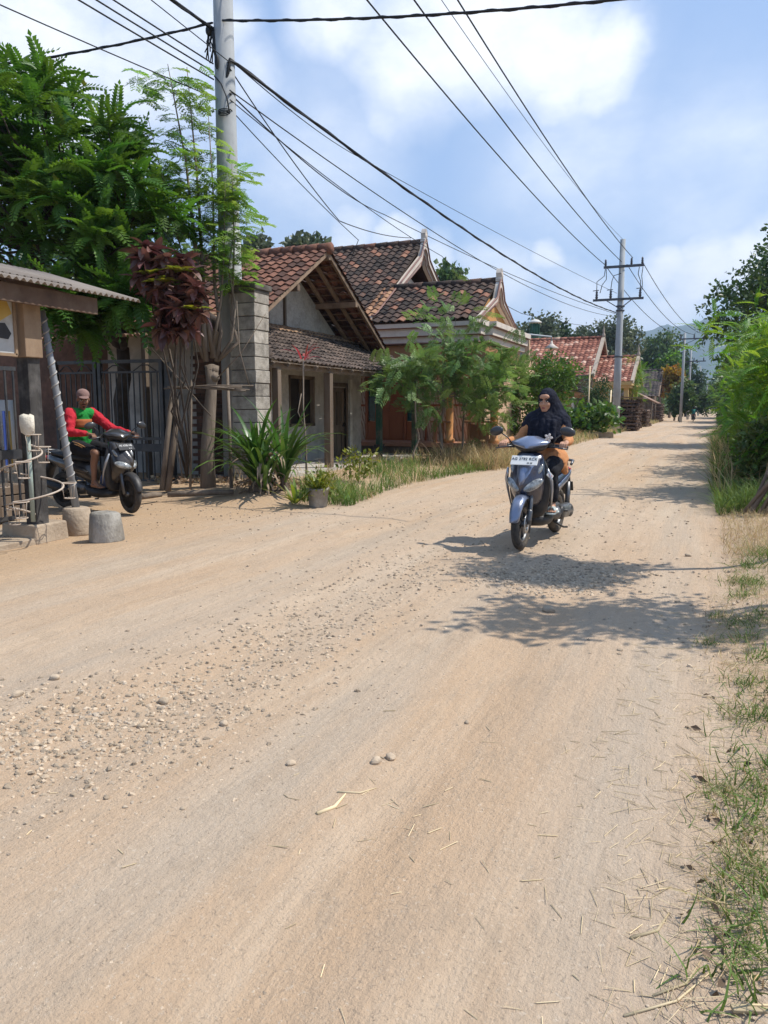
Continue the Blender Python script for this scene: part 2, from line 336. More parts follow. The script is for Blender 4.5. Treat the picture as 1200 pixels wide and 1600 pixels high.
# ================================================================ ground and road
def dirt_material():
    M = bpy.data.materials.new('dusty_dirt'); M.use_nodes = True; N = M.node_tree.nodes; L = M.node_tree.links; b = N['Principled BSDF']; b.inputs['Roughness'].default_value = .95; b.inputs['Specular IOR Level'].default_value = .12
    ge = N.new('ShaderNodeNewGeometry'); P = ge.outputs['Position']; sx = N.new('ShaderNodeSeparateXYZ'); L.new(P, sx.inputs[0])
    def noise(scale, st=(1, 1, 1), det=5, rough=.6, w=0):
        mp = N.new('ShaderNodeMapping'); mp.inputs['Scale'].default_value = st; mp.inputs['Location'].default_value = (w, w * .7, 0); L.new(P, mp.inputs[0])
        n = N.new('ShaderNodeTexNoise'); n.inputs['Scale'].default_value = scale; n.inputs['Detail'].default_value = det; n.inputs['Roughness'].default_value = rough; L.new(mp.outputs[0], n.inputs['Vector']); return n.outputs[0]
    def rng(x, a, b_, c=0, d=1):
        m = N.new('ShaderNodeMapRange'); m.interpolation_type = 'SMOOTHSTEP'
        for i, q in zip((1, 2, 3, 4), (a, b_, c, d)): m.inputs[i].default_value = q
        L.new(x, m.inputs[0]); return m.outputs[0]
    def mth(op, a, b_):
        m = N.new('ShaderNodeMath'); m.operation = op
        for i, q in enumerate((a, b_)):
            if isinstance(q, (int, float)): m.inputs[i].default_value = q
            else: L.new(q, m.inputs[i])
        return m.outputs[0]
    def mix(f, a, b_, mode='MIX'):
        m = N.new('ShaderNodeMix'); m.data_type = 'RGBA'; m.blend_type = mode; m.clamp_factor = True
        if isinstance(f, (int, float)): m.inputs[0].default_value = f
        else: L.new(f, m.inputs[0])
        for i, q in ((6, a), (7, b_)):
            if isinstance(q, tuple): m.inputs[i].default_value = rgb(*q)
            else: L.new(q, m.inputs[i])
        return m.outputs[2]
    tan, warm, grey, orange, pale = (.485, .362, .252), (.47, .325, .205), (.405, .34, .265), (.44, .30, .18), (.54, .42, .30)
    col = mix(rng(noise(1.0, (.9, .16, 1), 5), .35, .68), tan, warm)
    col = mix(mth('MULTIPLY', rng(noise(1.0, (1.7, .12, 1), 6, .65, 4), .42, .68), .6), col, grey)
    col = mix(mth('MULTIPLY', rng(noise(1.0, (3.2, .3, 1), 7, .68, 9), .46, .70), .6), col, pale)
    xe = mth('ADD', sx.outputs[0], mth('MULTIPLY', mth('SUBTRACT', noise(.8, (1, .5, 1)), .5), 2.2))
    col = mix(rng(xe, -4.6, -6.0, 0, .85), col, orange)
    col = mix(mth('MULTIPLY', rng(noise(5, (1, .6, 1), 9, .75, 2), .46, .74), .6), col, (.35, .265, .185))
    col = mix(mth('MULTIPLY', rng(noise(75, (1, 1, 1), 4, .75), .54, .70), .75), col, (.25, .195, .14))
    col = mix(mth('MULTIPLY', rng(noise(55, (1, 1, 1), 4, .75, 5), .56, .72), .6), col, (.62, .52, .40))
    far = rng(sx.outputs[1], 120, 400)
    ax = mth('ABSOLUTE', mth('ADD', sx.outputs[0], 2.5), 0)
    side = mth('MAXIMUM', mth('MULTIPLY', rng(ax, 12, 22), rng(noise(.35, (1, 1, 1)), .3, .6)), rng(ax, 30, 50))
    col = mix(side, col, (.09, .11, .035))
    L.new(col, b.inputs['Base Color'])
    h = mth('ADD', mth('MULTIPLY', noise(18, (1, .7, 1), 8, .7), 1.0), mth('MULTIPLY', noise(1.0, (9, .5, 1), 5, .6, 3), .9))
    h = mth('ADD', h, mth('MULTIPLY', noise(110, (1, 1, 1), 3, .7, 8), .35))
    bp = N.new('ShaderNodeBump'); bp.inputs['Strength'].default_value = .62; bp.inputs['Distance'].default_value = .04; L.new(h, bp.inputs['Height']); L.new(bp.outputs[0], b.inputs['Normal'])
    return M
M_dirt = dirt_material()
def sheet(name, xs, ys, zf, kind='structure'):
    X, Y = np.meshgrid(xs, ys); Z = zf(X, Y); nx, ny = len(xs), len(ys); mb = MB()
    i = np.arange(ny - 1)[:, None] * nx + np.arange(nx - 1)[None]; i = i.ravel()
    mb.add(np.stack([X, Y, Z], 2).reshape(-1, 3), np.stack([i, i + 1, i + nx + 1, i + nx], 1), 0, True, 0.5)
    o = mb.build(name, M_dirt); o['kind'] = kind; return o
def spaced(a, b, d0, grow):
    r = [a]
    while r[-1] < b: r.append(r[-1] + d0); d0 *= grow
    return np.array(r)
left = -spaced(6, 3000, .25, 1.10)[::-1]; right = spaced(1.2, 3000, .15, 1.12)
gx = np.concatenate([left, np.linspace(-5.75, 1.05, 40), right]); gy = np.concatenate([-spaced(1, 300, .5, 1.4)[::-1], spaced(-.5, 5000, .16, 1.018)])
sheet('ground', gx, gy, lambda x, y: gz(x, y) - .004)
def roadz(x, y):
    e = np.minimum(x + 5.6 + 1.0 * (vn(y * .5, 2.) - .5) - 4.5 * sst((9.2 - y) / 1.5) * 0, .35 - x + .3 * (vn(y * .8, 5.) - .5))
    return gz(x, y) + .012 * sst(e / .4) - .012
sheet('dirt_road', np.linspace(-6.2, .5, 135), spaced(-1.0, 420, .045, 1.0085), lambda x, y: roadz(x, y) + .004)
# ---------------------------------------------------------------- stones
def stone_template(seed, flat=.6):
    rs = np.random.RandomState(seed); bm = bmesh.new(); bmesh.ops.create_cube(bm, size=1.2); bmesh.ops.subdivide_edges(bm, edges=bm.edges[:], cuts=1, use_grid_fill=True)
    v = np.array([q.co for q in bm.verts]); f = np.array([[q.index for q in p.verts] for p in bm.faces]); bm.free()
    v = nrm(v) * (.34 + .26 * rs.rand(len(v), 1)); v[:, 2] *= flat; v[:, 1] *= .8; return v, f
STN = [stone_template(i, .5 + .1 * i) for i in range(5)]
M_stone = mat('stone', (.34, .26, .18), (.44, .345, .245), (.32, .265, .205), scale=9, rough=.95, rnd=.36, bump=.4, spec=.1)
def stones_at(P, size, name, sink=.10):
    mb = MB(); k = len(P); which = RS.randint(0, 5, k); z = gz(P[:, 0], P[:, 1])
    for w in range(5):
        s = which == w
        if s.any(): mb.scatter(STN[w], zrot(s.sum(), .5, .85, 1.15) * size[s][:, None, None], np.stack([P[s, 0], P[s, 1], z[s] + size[s] * sink], 1), m=0, sm=False)
    o = mb.build(name, M_stone); o['kind'] = 'stuff'; return o
pp = []; ss = []
def pixcloud(n, cx, cy, rx, ry, rot, s0, s1, k=1.6):
    a = RS.normal(size=(n, 2)) * .5; c, s = math.cos(rot), math.sin(rot)
    for u, w in a:
        px = cx + rx * u * c - ry * w * s; py = cy + rx * u * s + ry * w * c
        if py < 660: continue
        p = onground(px, py)
        if p[0] > .6: continue
        pp.append(p[:2]); ss.append(s0 + (s1 - s0) * RS.rand() ** (k * 1.25))
pixcloud(2000, 90, 1140, 250, 90, -.12, .007, .036)
pixcloud(2300, 330, 1060, 330, 90, -.42, .007, .036)
pixcloud(1900, 540, 950, 260, 60, -.42, .007, .036)
pixcloud(1600, 250, 1180, 420, 80, -.3, .006, .022)
pixcloud(2000, 870, 900, 130, 26, 0, .014, .042)
pixcloud(900, 690, 880, 240, 45, -.1, .012, .04)
pixcloud(500, 700, 800, 330, 45, -.1, .014, .045)
pixcloud(400, 960, 790, 170, 70, 0, .014, .045)
pixcloud(300, 430, 800, 260, 26, 0, .012, .04)
pixcloud(150, 1000, 700, 100, 40, 0, .02, .06)
pixcloud(220, 1040, 930, 120, 90, 0, .01, .04)
for _ in range(9000):
    px, py = RS.uniform(-40, 1180), 700 + 950 * RS.rand() ** 1.2; p = onground(px, py)
    if p[0] < .5: pp.append(p[:2]); ss.append(.0025 + (.012 if py > 1000 else .02) * RS.rand() ** 4)
stones_at(np.array(pp), np.array(ss), 'gravel')
BIG = [(857, 952, .10, 'rounded dark stone alone between the two tree shadows on the road'), (587, 1190, .06, 'grey pebble beside a flat stone in the middle of the road'), (610, 1182, .055, 'flat grey stone just right of a grey pebble on the road'), (455, 1195, .045, 'small dark brown stone left of the pair of grey pebbles'),
       (730, 1123, .035, 'small dark stone on bare dust right of the straw bits'), (86, 1062, .065, 'grey rounded cobble at the upper edge of the gravel patch'), (28, 1088, .07, 'wide flat cobble at the left photo edge of the gravel patch'), (256, 1096, .07, 'pale curved cobble in the middle of the gravel patch'), (221, 1133, .05, 'grey cobble at the lower edge of the gravel patch'),
       (350, 1134, .05, 'bluish pebble apart on the right of the gravel patch'), (285, 1268, .025, 'tiny brown stone alone on smooth dust in the lower left'), (99, 836, .1, 'pale stone wedged between the two concrete footings'), (1075, 868, .07, 'brown clod by the right grass verge near tree shadow')]
for i, (px, py, s, lab) in enumerate(BIG):
    p = onground(px, py); mb = MB(); a, f = stone_template(40 + i, .62)
    mb.add(a * s * 1.1, f, 0, False, .25 + .5 * RS.rand()); o = mb.build('stone', M_stone, sub=1); o.location = (p[0], p[1], g(p[0], p[1]) + s * .22); o.rotation_euler = (0, 0, i * 1.3); tag(o, lab, 'stone')
# ---------------------------------------------------------------- straw and twigs lying about
M_straw = mat('dry_straw', (.50, .38, .21), (.62, .50, .32), scale=6, rough=.8, rnd=.35)
mb = MB()
def straw(P, Lr, wr, flat=.1):
    k = len(P); a = RS.rand(k) * 2 * PI; d = np.stack([np.cos(a), np.sin(a), RS.normal(size=k) * flat], 1); Lg = RS.uniform(*Lr, k); w = RS.uniform(*wr, k)
    T = MB(); T.tube([(-.5, 0, 0), (-.15, .04, .02), (.2, 0, .03), (.5, -.05, 0)], .5, 4, sm=False); tv = np.concatenate(T.V); tf = T.F[4][0][0]
    Mx = frames(d); Mx = Mx * np.stack([Lg, w, w], 1)[:, None, :]
    mb.scatter((tv, tf), Mx, np.stack([P[:, 0], P[:, 1], gz(P[:, 0], P[:, 1]) + .006 + np.abs(d[:, 2]) * Lg * .4], 1))
q = []
for _ in range(420):
    p = onground(1110 + 90 * RS.normal(), RS.uniform(980, 1600)); 
    if p[0] > -.38: q.append(p[:2])
for _ in range(500):
    t = 1.6 + 4 * RS.rand(); q.append((-.1 + .4 * RS.normal() * .6 + .12, t))
straw(np.array(q), (.02, .10), (.001, .003))
q = [onground(620 + 90 * RS.normal(), 1230 + 80 * RS.normal())[:2] for _ in range(22)] + [onground(RS.uniform(30, 1000), RS.uniform(1000, 1600))[:2] for _ in range(26)]
straw(np.array(q), (.02, .07), (.002, .004), .03)
o = mb.build('straw_litter', M_straw); o['kind'] = 'stuff'
for a, b, r, lab in (((495, 1272), (540, 1240), .008, 'flat pale piece of dry stalk lying on bare dirt'), ((527, 1238), (588, 1227), .0045, 'thin brown twig touching the flat dry stalk'), ((1020, 1560), (1095, 1510), .0035, 'long bent straw stalk at the foot of the right verge'), ((975, 1590), (1110, 1530), .0035, 'straw stalk lowest on the right verge by photo bottom'), ((985, 1470), (1045, 1430), .005, 'thin pale straw stem across the wheel track right side')):
    p, q_ = onground(*a), onground(*b); mid = (p + q_) / 2 + np.array((.02, -.015, .0)); mb = MB()
    pts = [p, mid, q_]; pts = [np.array((w[0], w[1], g(w[0], w[1]) + .006)) for w in pts]; mb.tube(pts, [r, r * .9, r * .4], 5); tag(mb.build('twig', M_straw), lab, 'twig')
b_ = onground(1165, 1592); mb = MB(); mb.box((.03, 0, .006), (.13, .022, .009)); mb.box((.05, .006, .012), (.09, .006, .004)); ob = mb.build('wood_offcut', M_straw, bevel=.003); ob.location = (b_[0], b_[1], g(b_[0], b_[1])); ob.rotation_euler = (0, .05, .42); tag(ob, 'pale splintered wood offcut at the bottom right corner of the verge', 'wood scrap')
M_dleaf = mat('brown_dead_leaf', (.10, .065, .04), (.20, .135, .085), scale=8, rough=.9, rnd=.4)
mb = MB(); q = np.array([onground(px, py)[:2] for px, py in [(1070, 1440), (1125, 1455), (1165, 1335), (1120, 1330), (1160, 1210), (1140, 1180), (1175, 1440), (1195, 1320), (1110, 1290)] + [(1060 + 140 * RS.rand(), 960 + 620 * RS.rand()) for _ in range(14)]]); mb.scatter(cluster(2, .012, .036, .013, 8), zrot(len(q), .8, .5, 1.2), np.stack([q[:, 0], q[:, 1], gz(q[:, 0], q[:, 1]) + .02], 1)); ol = mb.build('dead_leaves', M_dleaf); ol['kind'] = 'stuff'
# ---------------------------------------------------------------- grass
M_grass = leafm('green_grass', (.085, .15, .03), (.15, .215, .055), rnd=.4, hue=.03, trans=.3, rough=.6, spec=.25)
M_dry = leafm('dry_grass', (.36, .27, .13), (.50, .40, .22), rnd=.35, hue=.02, trans=.25, rough=.8, spec=.15)
def grass(mb, P, L0, L1, w, m, lean=.5, bend=.5):
    k = len(P); B = [blade(1, w, bend * q) for q in (.5, .9, 1.4)]; wh = RS.randint(0, 3, k); Lg = RS.uniform(L0, L1, k)
    for i in range(3):
        s = wh == i
        if s.any(): mb.scatter(B[i], zrot(s.sum(), lean, 1, 1) * (Lg[s][:, None, None] * np.array((1, 1, 1))), np.stack([P[s, 0], P[s, 1], gz(P[s, 0], P[s, 1]) - .01], 1), m=m)
def patch(n, x, y, rx, ry): return np.stack([x + rx * RS.normal(size=n) * .5, y + ry * RS.normal(size=n) * .5], 1)
mb = MB()
TUFTS = [(1185, 1520, .16), (1175, 1370, .10), (1150, 1240, .12), (1195, 1190, .16), (1190, 1120, .12), (1150, 1110, .09), (1170, 1070, .10), (1200, 1035, .12), (1165, 1000, .10), (1195, 975, .14), (1150, 975, .08), (1160, 930, .10), (1185, 915, .16), (1155, 905, .12), (1170, 885, .16), (1200, 870, .2), (1155, 1340, .07), (1130, 1225, .06), (1180, 1290, .1), (1105, 1000, .06), (1120, 960, .06), (1215, 1420, .15), (1230, 1250, .16), (1240, 1080, .16), (1160, 1470, .06), (1125, 1400, .05)]
for px, py, s in TUFTS:
    p = onground(px, py, .04); d = p[1]; n = int(60 + 420 * s); n = int(n * .95); grass(mb, patch(n, p[0], p[1], s * 1.2, s * 1.5), .3 * s + .02, .6 * s + .045, .028, 0, 1.0, 1.0); grass(mb, patch(n // 3, p[0], p[1], s * 1.6, s * 2.2), .05, .14, .016, 1, 1.2, 1)
q = np.stack([.02 + .95 * RS.rand(11000) ** .75, 1.3 + 9 * RS.rand(11000) ** 1.3], 1); q = q[vn(q[:, 0] * 2.2, q[:, 1] * 1.1) > .38]
grass(mb, q, .025, .105, .018, 1, 1.45, 1.3)
q = np.stack([.3 + .8 * RS.rand(320) ** .8, 1.5 + 8 * RS.rand(320)], 1); q = q[vn(q[:, 0] * 1.7 + 5, q[:, 1] * .8) > .52]
grass(mb, q, .03, .08, .03, 0, 1.1, 1)
q = np.stack([.15 + 1.5 * RS.rand(5200) ** .9, 7.8 + 3.6 * RS.rand(5200)], 1); grass(mb, q, .05, .19, .014, 1, .8, .9)
q = np.stack([.1 + 1.3 * RS.rand(4200), 11.2 + 3.6 * RS.rand(4200)], 1); grass(mb, q, .18, .5, .014, 0, .5, .8)
q = np.stack([.05 + 1.2 * RS.rand(5200), 14 + 24 * RS.rand(5200)], 1); grass(mb, q, .25, .8, .016, 0, .4, .7)
q = np.stack([.05 + 1.0 * RS.rand(2600), 12.5 + 30 * RS.rand(2600)], 1); grass(mb, q, .4, .9, .012, 1, .4, .7)
o = mb.build('verge_grass', [M_grass, M_dry]); o['kind'] = 'stuff'
mb = MB()
def lx(y): return -4.75 - .25 * np.sin(y * .6) - .0 * y
n = 6500; y = 10.0 + 14 * RS.rand(n) ** 1.15; x = lx(y) - .1 - 1.75 * RS.rand(n) ** 1.2 * (.55 + .45 * sst((y - 10) / 3)); q = np.stack([x, y], 1); q = q[vn(x * 1.6, y * .8) > .3]
grass(mb, q, .12, .42, .018, 0, .5, .8)
n = 4200; y = 10.6 + 16 * RS.rand(n); x = lx(y) - 2.6 * RS.rand(n) ** 1.1; q = np.stack([x, y], 1); q = q[vn(x * 1.3 + 3, y * .6) > .42]
grass(mb, q, .15, .5, .012, 1, .5, .7)
n = 5200; y = 17 + 9 * RS.rand(n); x = lx(y) + .1 - 1.6 * RS.rand(n); q = np.stack([x, y], 1); grass(mb, q, .2, .75, .012, 1, .5, .7)
n = 7000; y = 26 + 60 * RS.rand(n) ** 1.3; x = -4.9 - 2.2 * RS.rand(n); grass(mb, np.stack([x, y], 1), .15, .55, .02, 1, .5, .7)
n = 6000; y = 26 + 60 * RS.rand(n) ** 1.3; x = -5.0 - 2.4 * RS.rand(n); grass(mb, np.stack([x, y], 1), .15, .5, .02, 0, .5, .7)
n = 900; y = 9.7 + 1.5 * RS.rand(n); x = -6.2 - 2.6 * RS.rand(n); q = np.stack([x, y + 1.2], 1); q = q[vn(q[:, 0] * 2, q[:, 1] * 2) > .5]; grass(mb, q, .04, .14, .02, 0, .9, .9)
o = mb.build('roadside_grass', [M_grass, M_dry]); o['kind'] = 'stuff'
# ================================================================ houses
def tile_mat(name, stops, mixk=.35, nscale=1.1, rough=.85):
    M = mat(name, (.1, .1, .1), rough=rough, bump=.25, bscale=40, spec=.2); N = M.node_tree.nodes; L = M.node_tree.links; b = [n for n in N if n.type == 'BSDF_PRINCIPLED'][0]
    at_ = N.new('ShaderNodeAttribute'); at_.attribute_name = 'rnd'; tc = N.new('ShaderNodeTexCoord')
    nz = N.new('ShaderNodeTexNoise'); nz.inputs['Scale'].default_value = nscale; nz.inputs['Detail'].default_value = 6; L.new(tc.outputs['Object'], nz.inputs['Vector'])
    m1 = N.new('ShaderNodeMath'); m1.operation = 'MULTIPLY_ADD'; m1.inputs[1].default_value = mixk * 2.2; m1.inputs[2].default_value = -mixk * 1.1; L.new(nz.outputs[0], m1.inputs[0])
    m2 = N.new('ShaderNodeMath'); m2.operation = 'ADD'; L.new(m1.outputs[0], m2.inputs[0]); L.new(at_.outputs['Fac'], m2.inputs[1])
    rp = N.new('ShaderNodeValToRGB'); e = rp.color_ramp.elements; e[0].position = stops[0][0]; e[0].color = rgb(*stops[0][1]); e[1].position = stops[-1][0]; e[1].color = rgb(*stops[-1][1])
    for p, c in stops[1:-1]: q = e.new(p); q.color = rgb(*c)
    L.new(m2.outputs[0], rp.inputs[0])
    n2 = N.new('ShaderNodeTexNoise'); n2.inputs['Scale'].default_value = 14; n2.inputs['Detail'].default_value = 7; n2.inputs['Roughness'].default_value = .75; L.new(tc.outputs['Object'], n2.inputs['Vector'])
    mr = N.new('ShaderNodeMapRange'); mr.inputs[1].default_value = .3; mr.inputs[2].default_value = .7; mr.inputs[3].default_value = .55; mr.inputs[4].default_value = 1.3; L.new(n2.outputs[0], mr.inputs[0])
    mx = N.new('ShaderNodeMix'); mx.data_type = 'RGBA'; mx.blend_type = 'MULTIPLY'; mx.inputs[0].default_value = 1; L.new(rp.outputs[0], mx.inputs[6]); L.new(mr.outputs[0], mx.inputs[7])
    L.new(mx.outputs[2], b.inputs['Base Color']); return M
M_tile1 = tile_mat('old_red_tile', [(0, (.05, .033, .027)), (.3, (.115, .058, .042)), (.6, (.21, .098, .066)), (1, (.28, .145, .10))], .3)
M_tile2 = tile_mat('blackened_tile', [(0, (.036, .028, .024)), (.5, (.072, .05, .04)), (.86, (.115, .072, .055)), (.94, (.22, .10, .065)), (1, (.30, .155, .10))], .17)
M_tile2b = tile_mat('cleaner_tile', [(0, (.22, .11, .06)), (1, (.38, .21, .12))], .2)
M_tileP = tile_mat('grey_brown_tile', [(0, (.055, .043, .036)), (.5, (.105, .08, .066)), (1, (.17, .125, .10))], .25)
M_tilePo = tile_mat("sandy_tile", [(0, (.26, .16, .095)), (1, (.42, .28, .18))], .25)
M_tile3 = tile_mat('red_tile', [(0, (.16, .06, .042)), (.5, (.29, .11, .072)), (.8, (.40, .18, .12)), (1, (.60, .40, .30))], .2)
M_tile4 = tile_mat('dark_grey_tile', [(0, (.04, .034, .032)), (1, (.11, .085, .075))], .25)
TP = []
TF = []
def tile_template(tw, td, amp):
    us = np.linspace(0, 1, 6); v = []
    for d, lift in ((0, 0), (td * 1.08, .032), (td * 1.08, .008)):
        for u in us: v.append((u * tw * 1.02, d, .5 * amp * (1 - math.cos(2 * PI * u)) + lift))
    f = [(i * 6 + j, i * 6 + j + 1, i * 6 + j + 7, i * 6 + j + 6) for i in range(2) for j in range(5)]
    return np.array(v), np.array(f)
def tiles(mb, O, U, D, Lu, Ld, tw=.24, td=.27, amp=.045, m=0, keep=None, r0=0, r1=1):
    O, U, D = np.array(O, float), nrm(U), nrm(D); Nn = nrm(np.cross(U, D)); Nn = Nn if Nn[2] > 0 else -Nn
    nu, nd = int(round(Lu / tw)), int(round(Ld / td)); tw, td = Lu / nu, Ld / nd
    i, j = np.meshgrid(np.arange(nu), np.arange(nd)); i, j = i.ravel(), j.ravel()
    if keep is not None: s = keep(i * tw, j * td); i, j = i[s], j[s]
    k = len(i); P = O + U * (i * tw)[:, None] + D * (j * td)[:, None] + Nn * (.012 * (RS.rand(k) - .5))[:, None] + D * (.025 * (RS.rand(k) - .5))[:, None]
    M = np.broadcast_to(np.stack([U, D, Nn], 1), (k, 3, 3)); mb.scatter(tile_template(tw, td, amp), M, P, m=m, r=r0 + (r1 - r0) * RS.rand(k), sm=False)
def ridge(mb, a, b, r=.1, seg=.3, m=0):
    a, b = np.array(a, float), np.array(b, float); L = np.linalg.norm(b - a); n = max(2, int(L / seg)); d = (b - a) / n
    for i in range(n):
        p = a + d * i; mb.tube([p - d * .06, p + d * .98], [r * .92, r * 1.08], 8, m, rr=random.random())
def slab(mb, O, U, D, Lu, Ld, th=.03, m=0):
    O, U, D = np.array(O, float), nrm(U), nrm(D); Nn = np.cross(U, D); Nn = Nn if Nn[2] > 0 else -Nn
    c = O + U * Lu / 2 + D * Ld / 2 - Nn * (th / 2 + .012); mb.box(c, (Lu, Ld, th), np.stack([U, D, Nn], 1), m)
def wallholes(mb, axis, c, th, a0, a1, z0, z1, holes, m=0):
    """wall in the plane axis=c, from a0..a1 by z0..z1, with rectangular openings; built of butted boxes"""
    ys = sorted({a0, a1, *[h[0] for h in holes], *[h[1] for h in holes]}); zs = sorted({z0, z1, *[h[2] for h in holes], *[h[3] for h in holes]})
    for i in range(len(ys) - 1):
        run = None
        for j in range(len(zs)):
            solid = j < len(zs) - 1 and not any(h[0] <= (ys[i] + ys[i + 1]) / 2 <= h[1] and h[2] <= (zs[j] + zs[j + 1]) / 2 <= h[3] for h in holes)
            if solid and run is None: run = zs[j]
            if not solid and run is not None:
                c3 = [0, 0, (run + zs[j]) / 2]; d3 = [0, 0, zs[j] - run]; c3[axis] = c; c3[1 - axis] = (ys[i] + ys[i + 1]) / 2; d3[axis] = th; d3[1 - axis] = ys[i + 1] - ys[i]; mb.box(c3, d3, m=m, r=.5); run = None
M_rough = mat('rough_cast_plaster', (.34, .30, .255), (.52, .47, .41), scale=26, rough=.95, bump=.9, bscale=55, dirt=(.17, .14, .11), dscale=1.2, damt=.6)
M_plast = mat('grey_plaster', (.42, .385, .335), (.54, .50, .45), scale=3, rough=.9, bump=.2, bscale=30, dirt=(.16, .14, .12), dscale=2.2)
M_wood = mat('weathered_wood', (.10, .07, .048), (.19, .145, .105), scale=5, rough=.85, bump=.35, stretch=(1, 1, .15), bscale=25, rnd=.25)
M_wood2 = mat('brown_wood', (.13, .085, .055), (.24, .165, .11), scale=5, rough=.8, bump=.3, bscale=25, rnd=.3)
M_dark = mat('painted_interior_shade', (.025, .02, .017), (.04, .032, .026), rough=.95)  # near-black colour stands in for the shade inside openings
M_green = mat('flaking_green_paint', (.012, .05, .03), (.02, .075, .045), scale=8, rough=.6, dirt=(.16, .12, .085), dscale=3, damt=.8)
M_black = mat('blackened_wood', (.02, .016, .013), (.055, .042, .032), scale=6, rough=.85, bump=.3)
M_white = mat('old_whitewash', (.58, .55, .50), (.68, .66, .61), scale=3, rough=.9, dirt=(.32, .27, .22), dscale=2.5, damt=.7)
# ---- house 1
h1 = thing('tiled_house', 'small old house with rough plaster gable and low tiled porch beside the block pillar', 'house', (-8.9, 15.35, .1)); O1 = (-8.9, 15.35, .1)
def P1(name, mb, m, par=None, **k): return mb.build(name, m, par or h1, off=O1 if (par is None) else O1, **k)
sl1 = .59; yA, zA = 15.35, 4.76; eN, eF = 12.15, 18.7
mb = MB(); wallholes(mb, 0, -8.98, .16, 12.7, 18.4, .1, 2.9, [(15.42, 16.62, 1.05, 2.12), (17.54, 18.34, .1, 1.95)])
mb.box((-8.98, 18.86, 1.45), (.16, .92, 2.7)); mb.box((-10.3, 12.78, 1.5), (2.6, .15, 2.8)); mb.box((-10.4, 18.35, 1.5), (2.7, .15, 2.8)); mb.box((-11.7, 15.55, 1.5), (.15, 5.4, 2.8))
P1('wall', mb, M_plast)
mb = MB(); mb.prism([(12.6, 2.9), (18.1, 2.9), (18.1, 3.03), (15.35, 4.66), (12.6, 3.03)], 0, -9.06, -8.88); P1('gable_wall', mb, M_rough)
mb = MB(); mb.box((-8.85, 15.2, 3.5), (.05, .06, 1.9)); P1('gable_post', mb, M_wood)
d1 = nrm((0, -1, -sl1)); d2 = nrm((0, 1, -sl1)); Ld = math.hypot(3.2, 3.2 * sl1)
mb = MB(); tiles(mb, (-12.0, yA, zA + .06), (1, 0, 0), d1, 4.2, Ld, .21, .24, r0=.1, r1=.72); tiles(mb, (-12.0, yA, zA + .06), (1, 0, 0), d2, 4.2, Ld + .15, .21, .24, r0=.1, r1=.72)
ridge(mb, (-12.0, yA, zA + .08), (-7.75, yA, zA + .08), .12); rf = P1('roof', mb, M_tile1)
mb = MB()
for s, dd, Lx in ((1, d2, Ld + .1), (-1, d1, Ld)):
    for x in (-7.86, -8.3, -8.72, -9.6, -10.6):
        a = np.array((x, yA + s * .03, zA - .03)); mb.beam(a, a + dd * Lx, .06, .08)
    for k in range(1, int(Lx / .24)):
        p = np.array((0, yA, zA + .025)) + dd * k * .24; mb.beam((-7.83, p[1], p[2]), (-10.8, p[1], p[2]), .03, .02)
mb.beam((-7.82, 16.75, 3.83), (-8.9, 16.75, 3.83), .11, .12); mb.beam((-7.82, 14.0, 3.83), (-8.9, 14.0, 3.83), .11, .12); mb.beam((-7.8, yA, zA - .1), (-8.9, yA, zA - .1), .09, .12)
P1('rafters', mb, M_wood2, rf)
# lean-to
zt, zb, xt, xb = 3.2, 2.27, -8.88, -7.3; dl = nrm((xb - xt, 0, zb - zt)); Ll = math.hypot(xb - xt, zt - zb)
mb = MB(); tiles(mb, (xt, 11.95, zt), (0, 1, 0), dl, 7.9, Ll, .17, .17, .035, 0); tiles(mb, np.array((xt, 11.95, zt + .02)), (0, 1, 0), dl, 7.9, Ll * .17, .17, .13, .03, 1)
mb.tube([(xt, 11.95, zt + .03), (xb, 11.95, zb + .05)], .11, 8, 0)
for k in range(4): mb.tube([np.array((xb - .05, 12.0, zb + .08)) + np.array((-.22 * k, .0, .135 * k)), np.array((xb - .05, 12.0, zb + .08)) + np.array((-.22 * k - .24, 0, .135 * k + .14))], [.12, .1], 8, 0, rr=.2 + .1 * k)
lr = P1('porch_roof', mb, [M_tileP, M_tilePo])
mb = MB()
for y in np.arange(12.05, 19.8, .55): mb.beam((xt + .05, y, zt - .06), (xb + .04, y, zb - .07), .05, .07)
for k in range(9): t = k / 8; mb.beam((xt + (xb - xt) * t, 12, zt + (zb - zt) * t - .018), (xt + (xb - xt) * t, 19.82, zt + (zb - zt) * t - .018), .03, .02)
mb.beam((-7.42, 12.0, 2.2), (-7.42, 19.8, 2.2), .07, .1); P1('rafters', mb, M_wood, lr)
def post(y, m, x=-7.42, w=.13, z1=2.15, nm='post', lab=None):
    mb = MB(); mb.beam((x, y, g(x, y) - .1), (x + .0, y, z1), w, w); o = P1(nm, mb, m, bevel=.008); 
    if lab: o['label'] = lab
    return o
post(14.48, M_wood, w=.15); post(12.4, M_wood); post(17.15, M_green, w=.13, lab='slim porch post with flaking green paint'); post(19.55, M_green, w=.13, lab='slim porch post with flaking green paint at the far corner')
mb = MB(); mb.box((-7.42, 17.15, .52), (.1, .42, .07)); P1('post_bracket', mb, M_black)
mb = MB(); mb.box((-8.96, 17.94, 1.02), (.06, .78, 1.84)); [mb.box((-8.925, 17.94 + dy, zc), (.035, .16, hh)) for dy in (-.26, 0, .26) for zc, hh in ((1.42, .85), (.52, .6))]; d = P1('door', mb, M_wood)
mb = MB(); mb.box((-8.9, 18.22, 1.0), (.06, .03, .1)); mb.build('handle', M_black, d, off=O1)
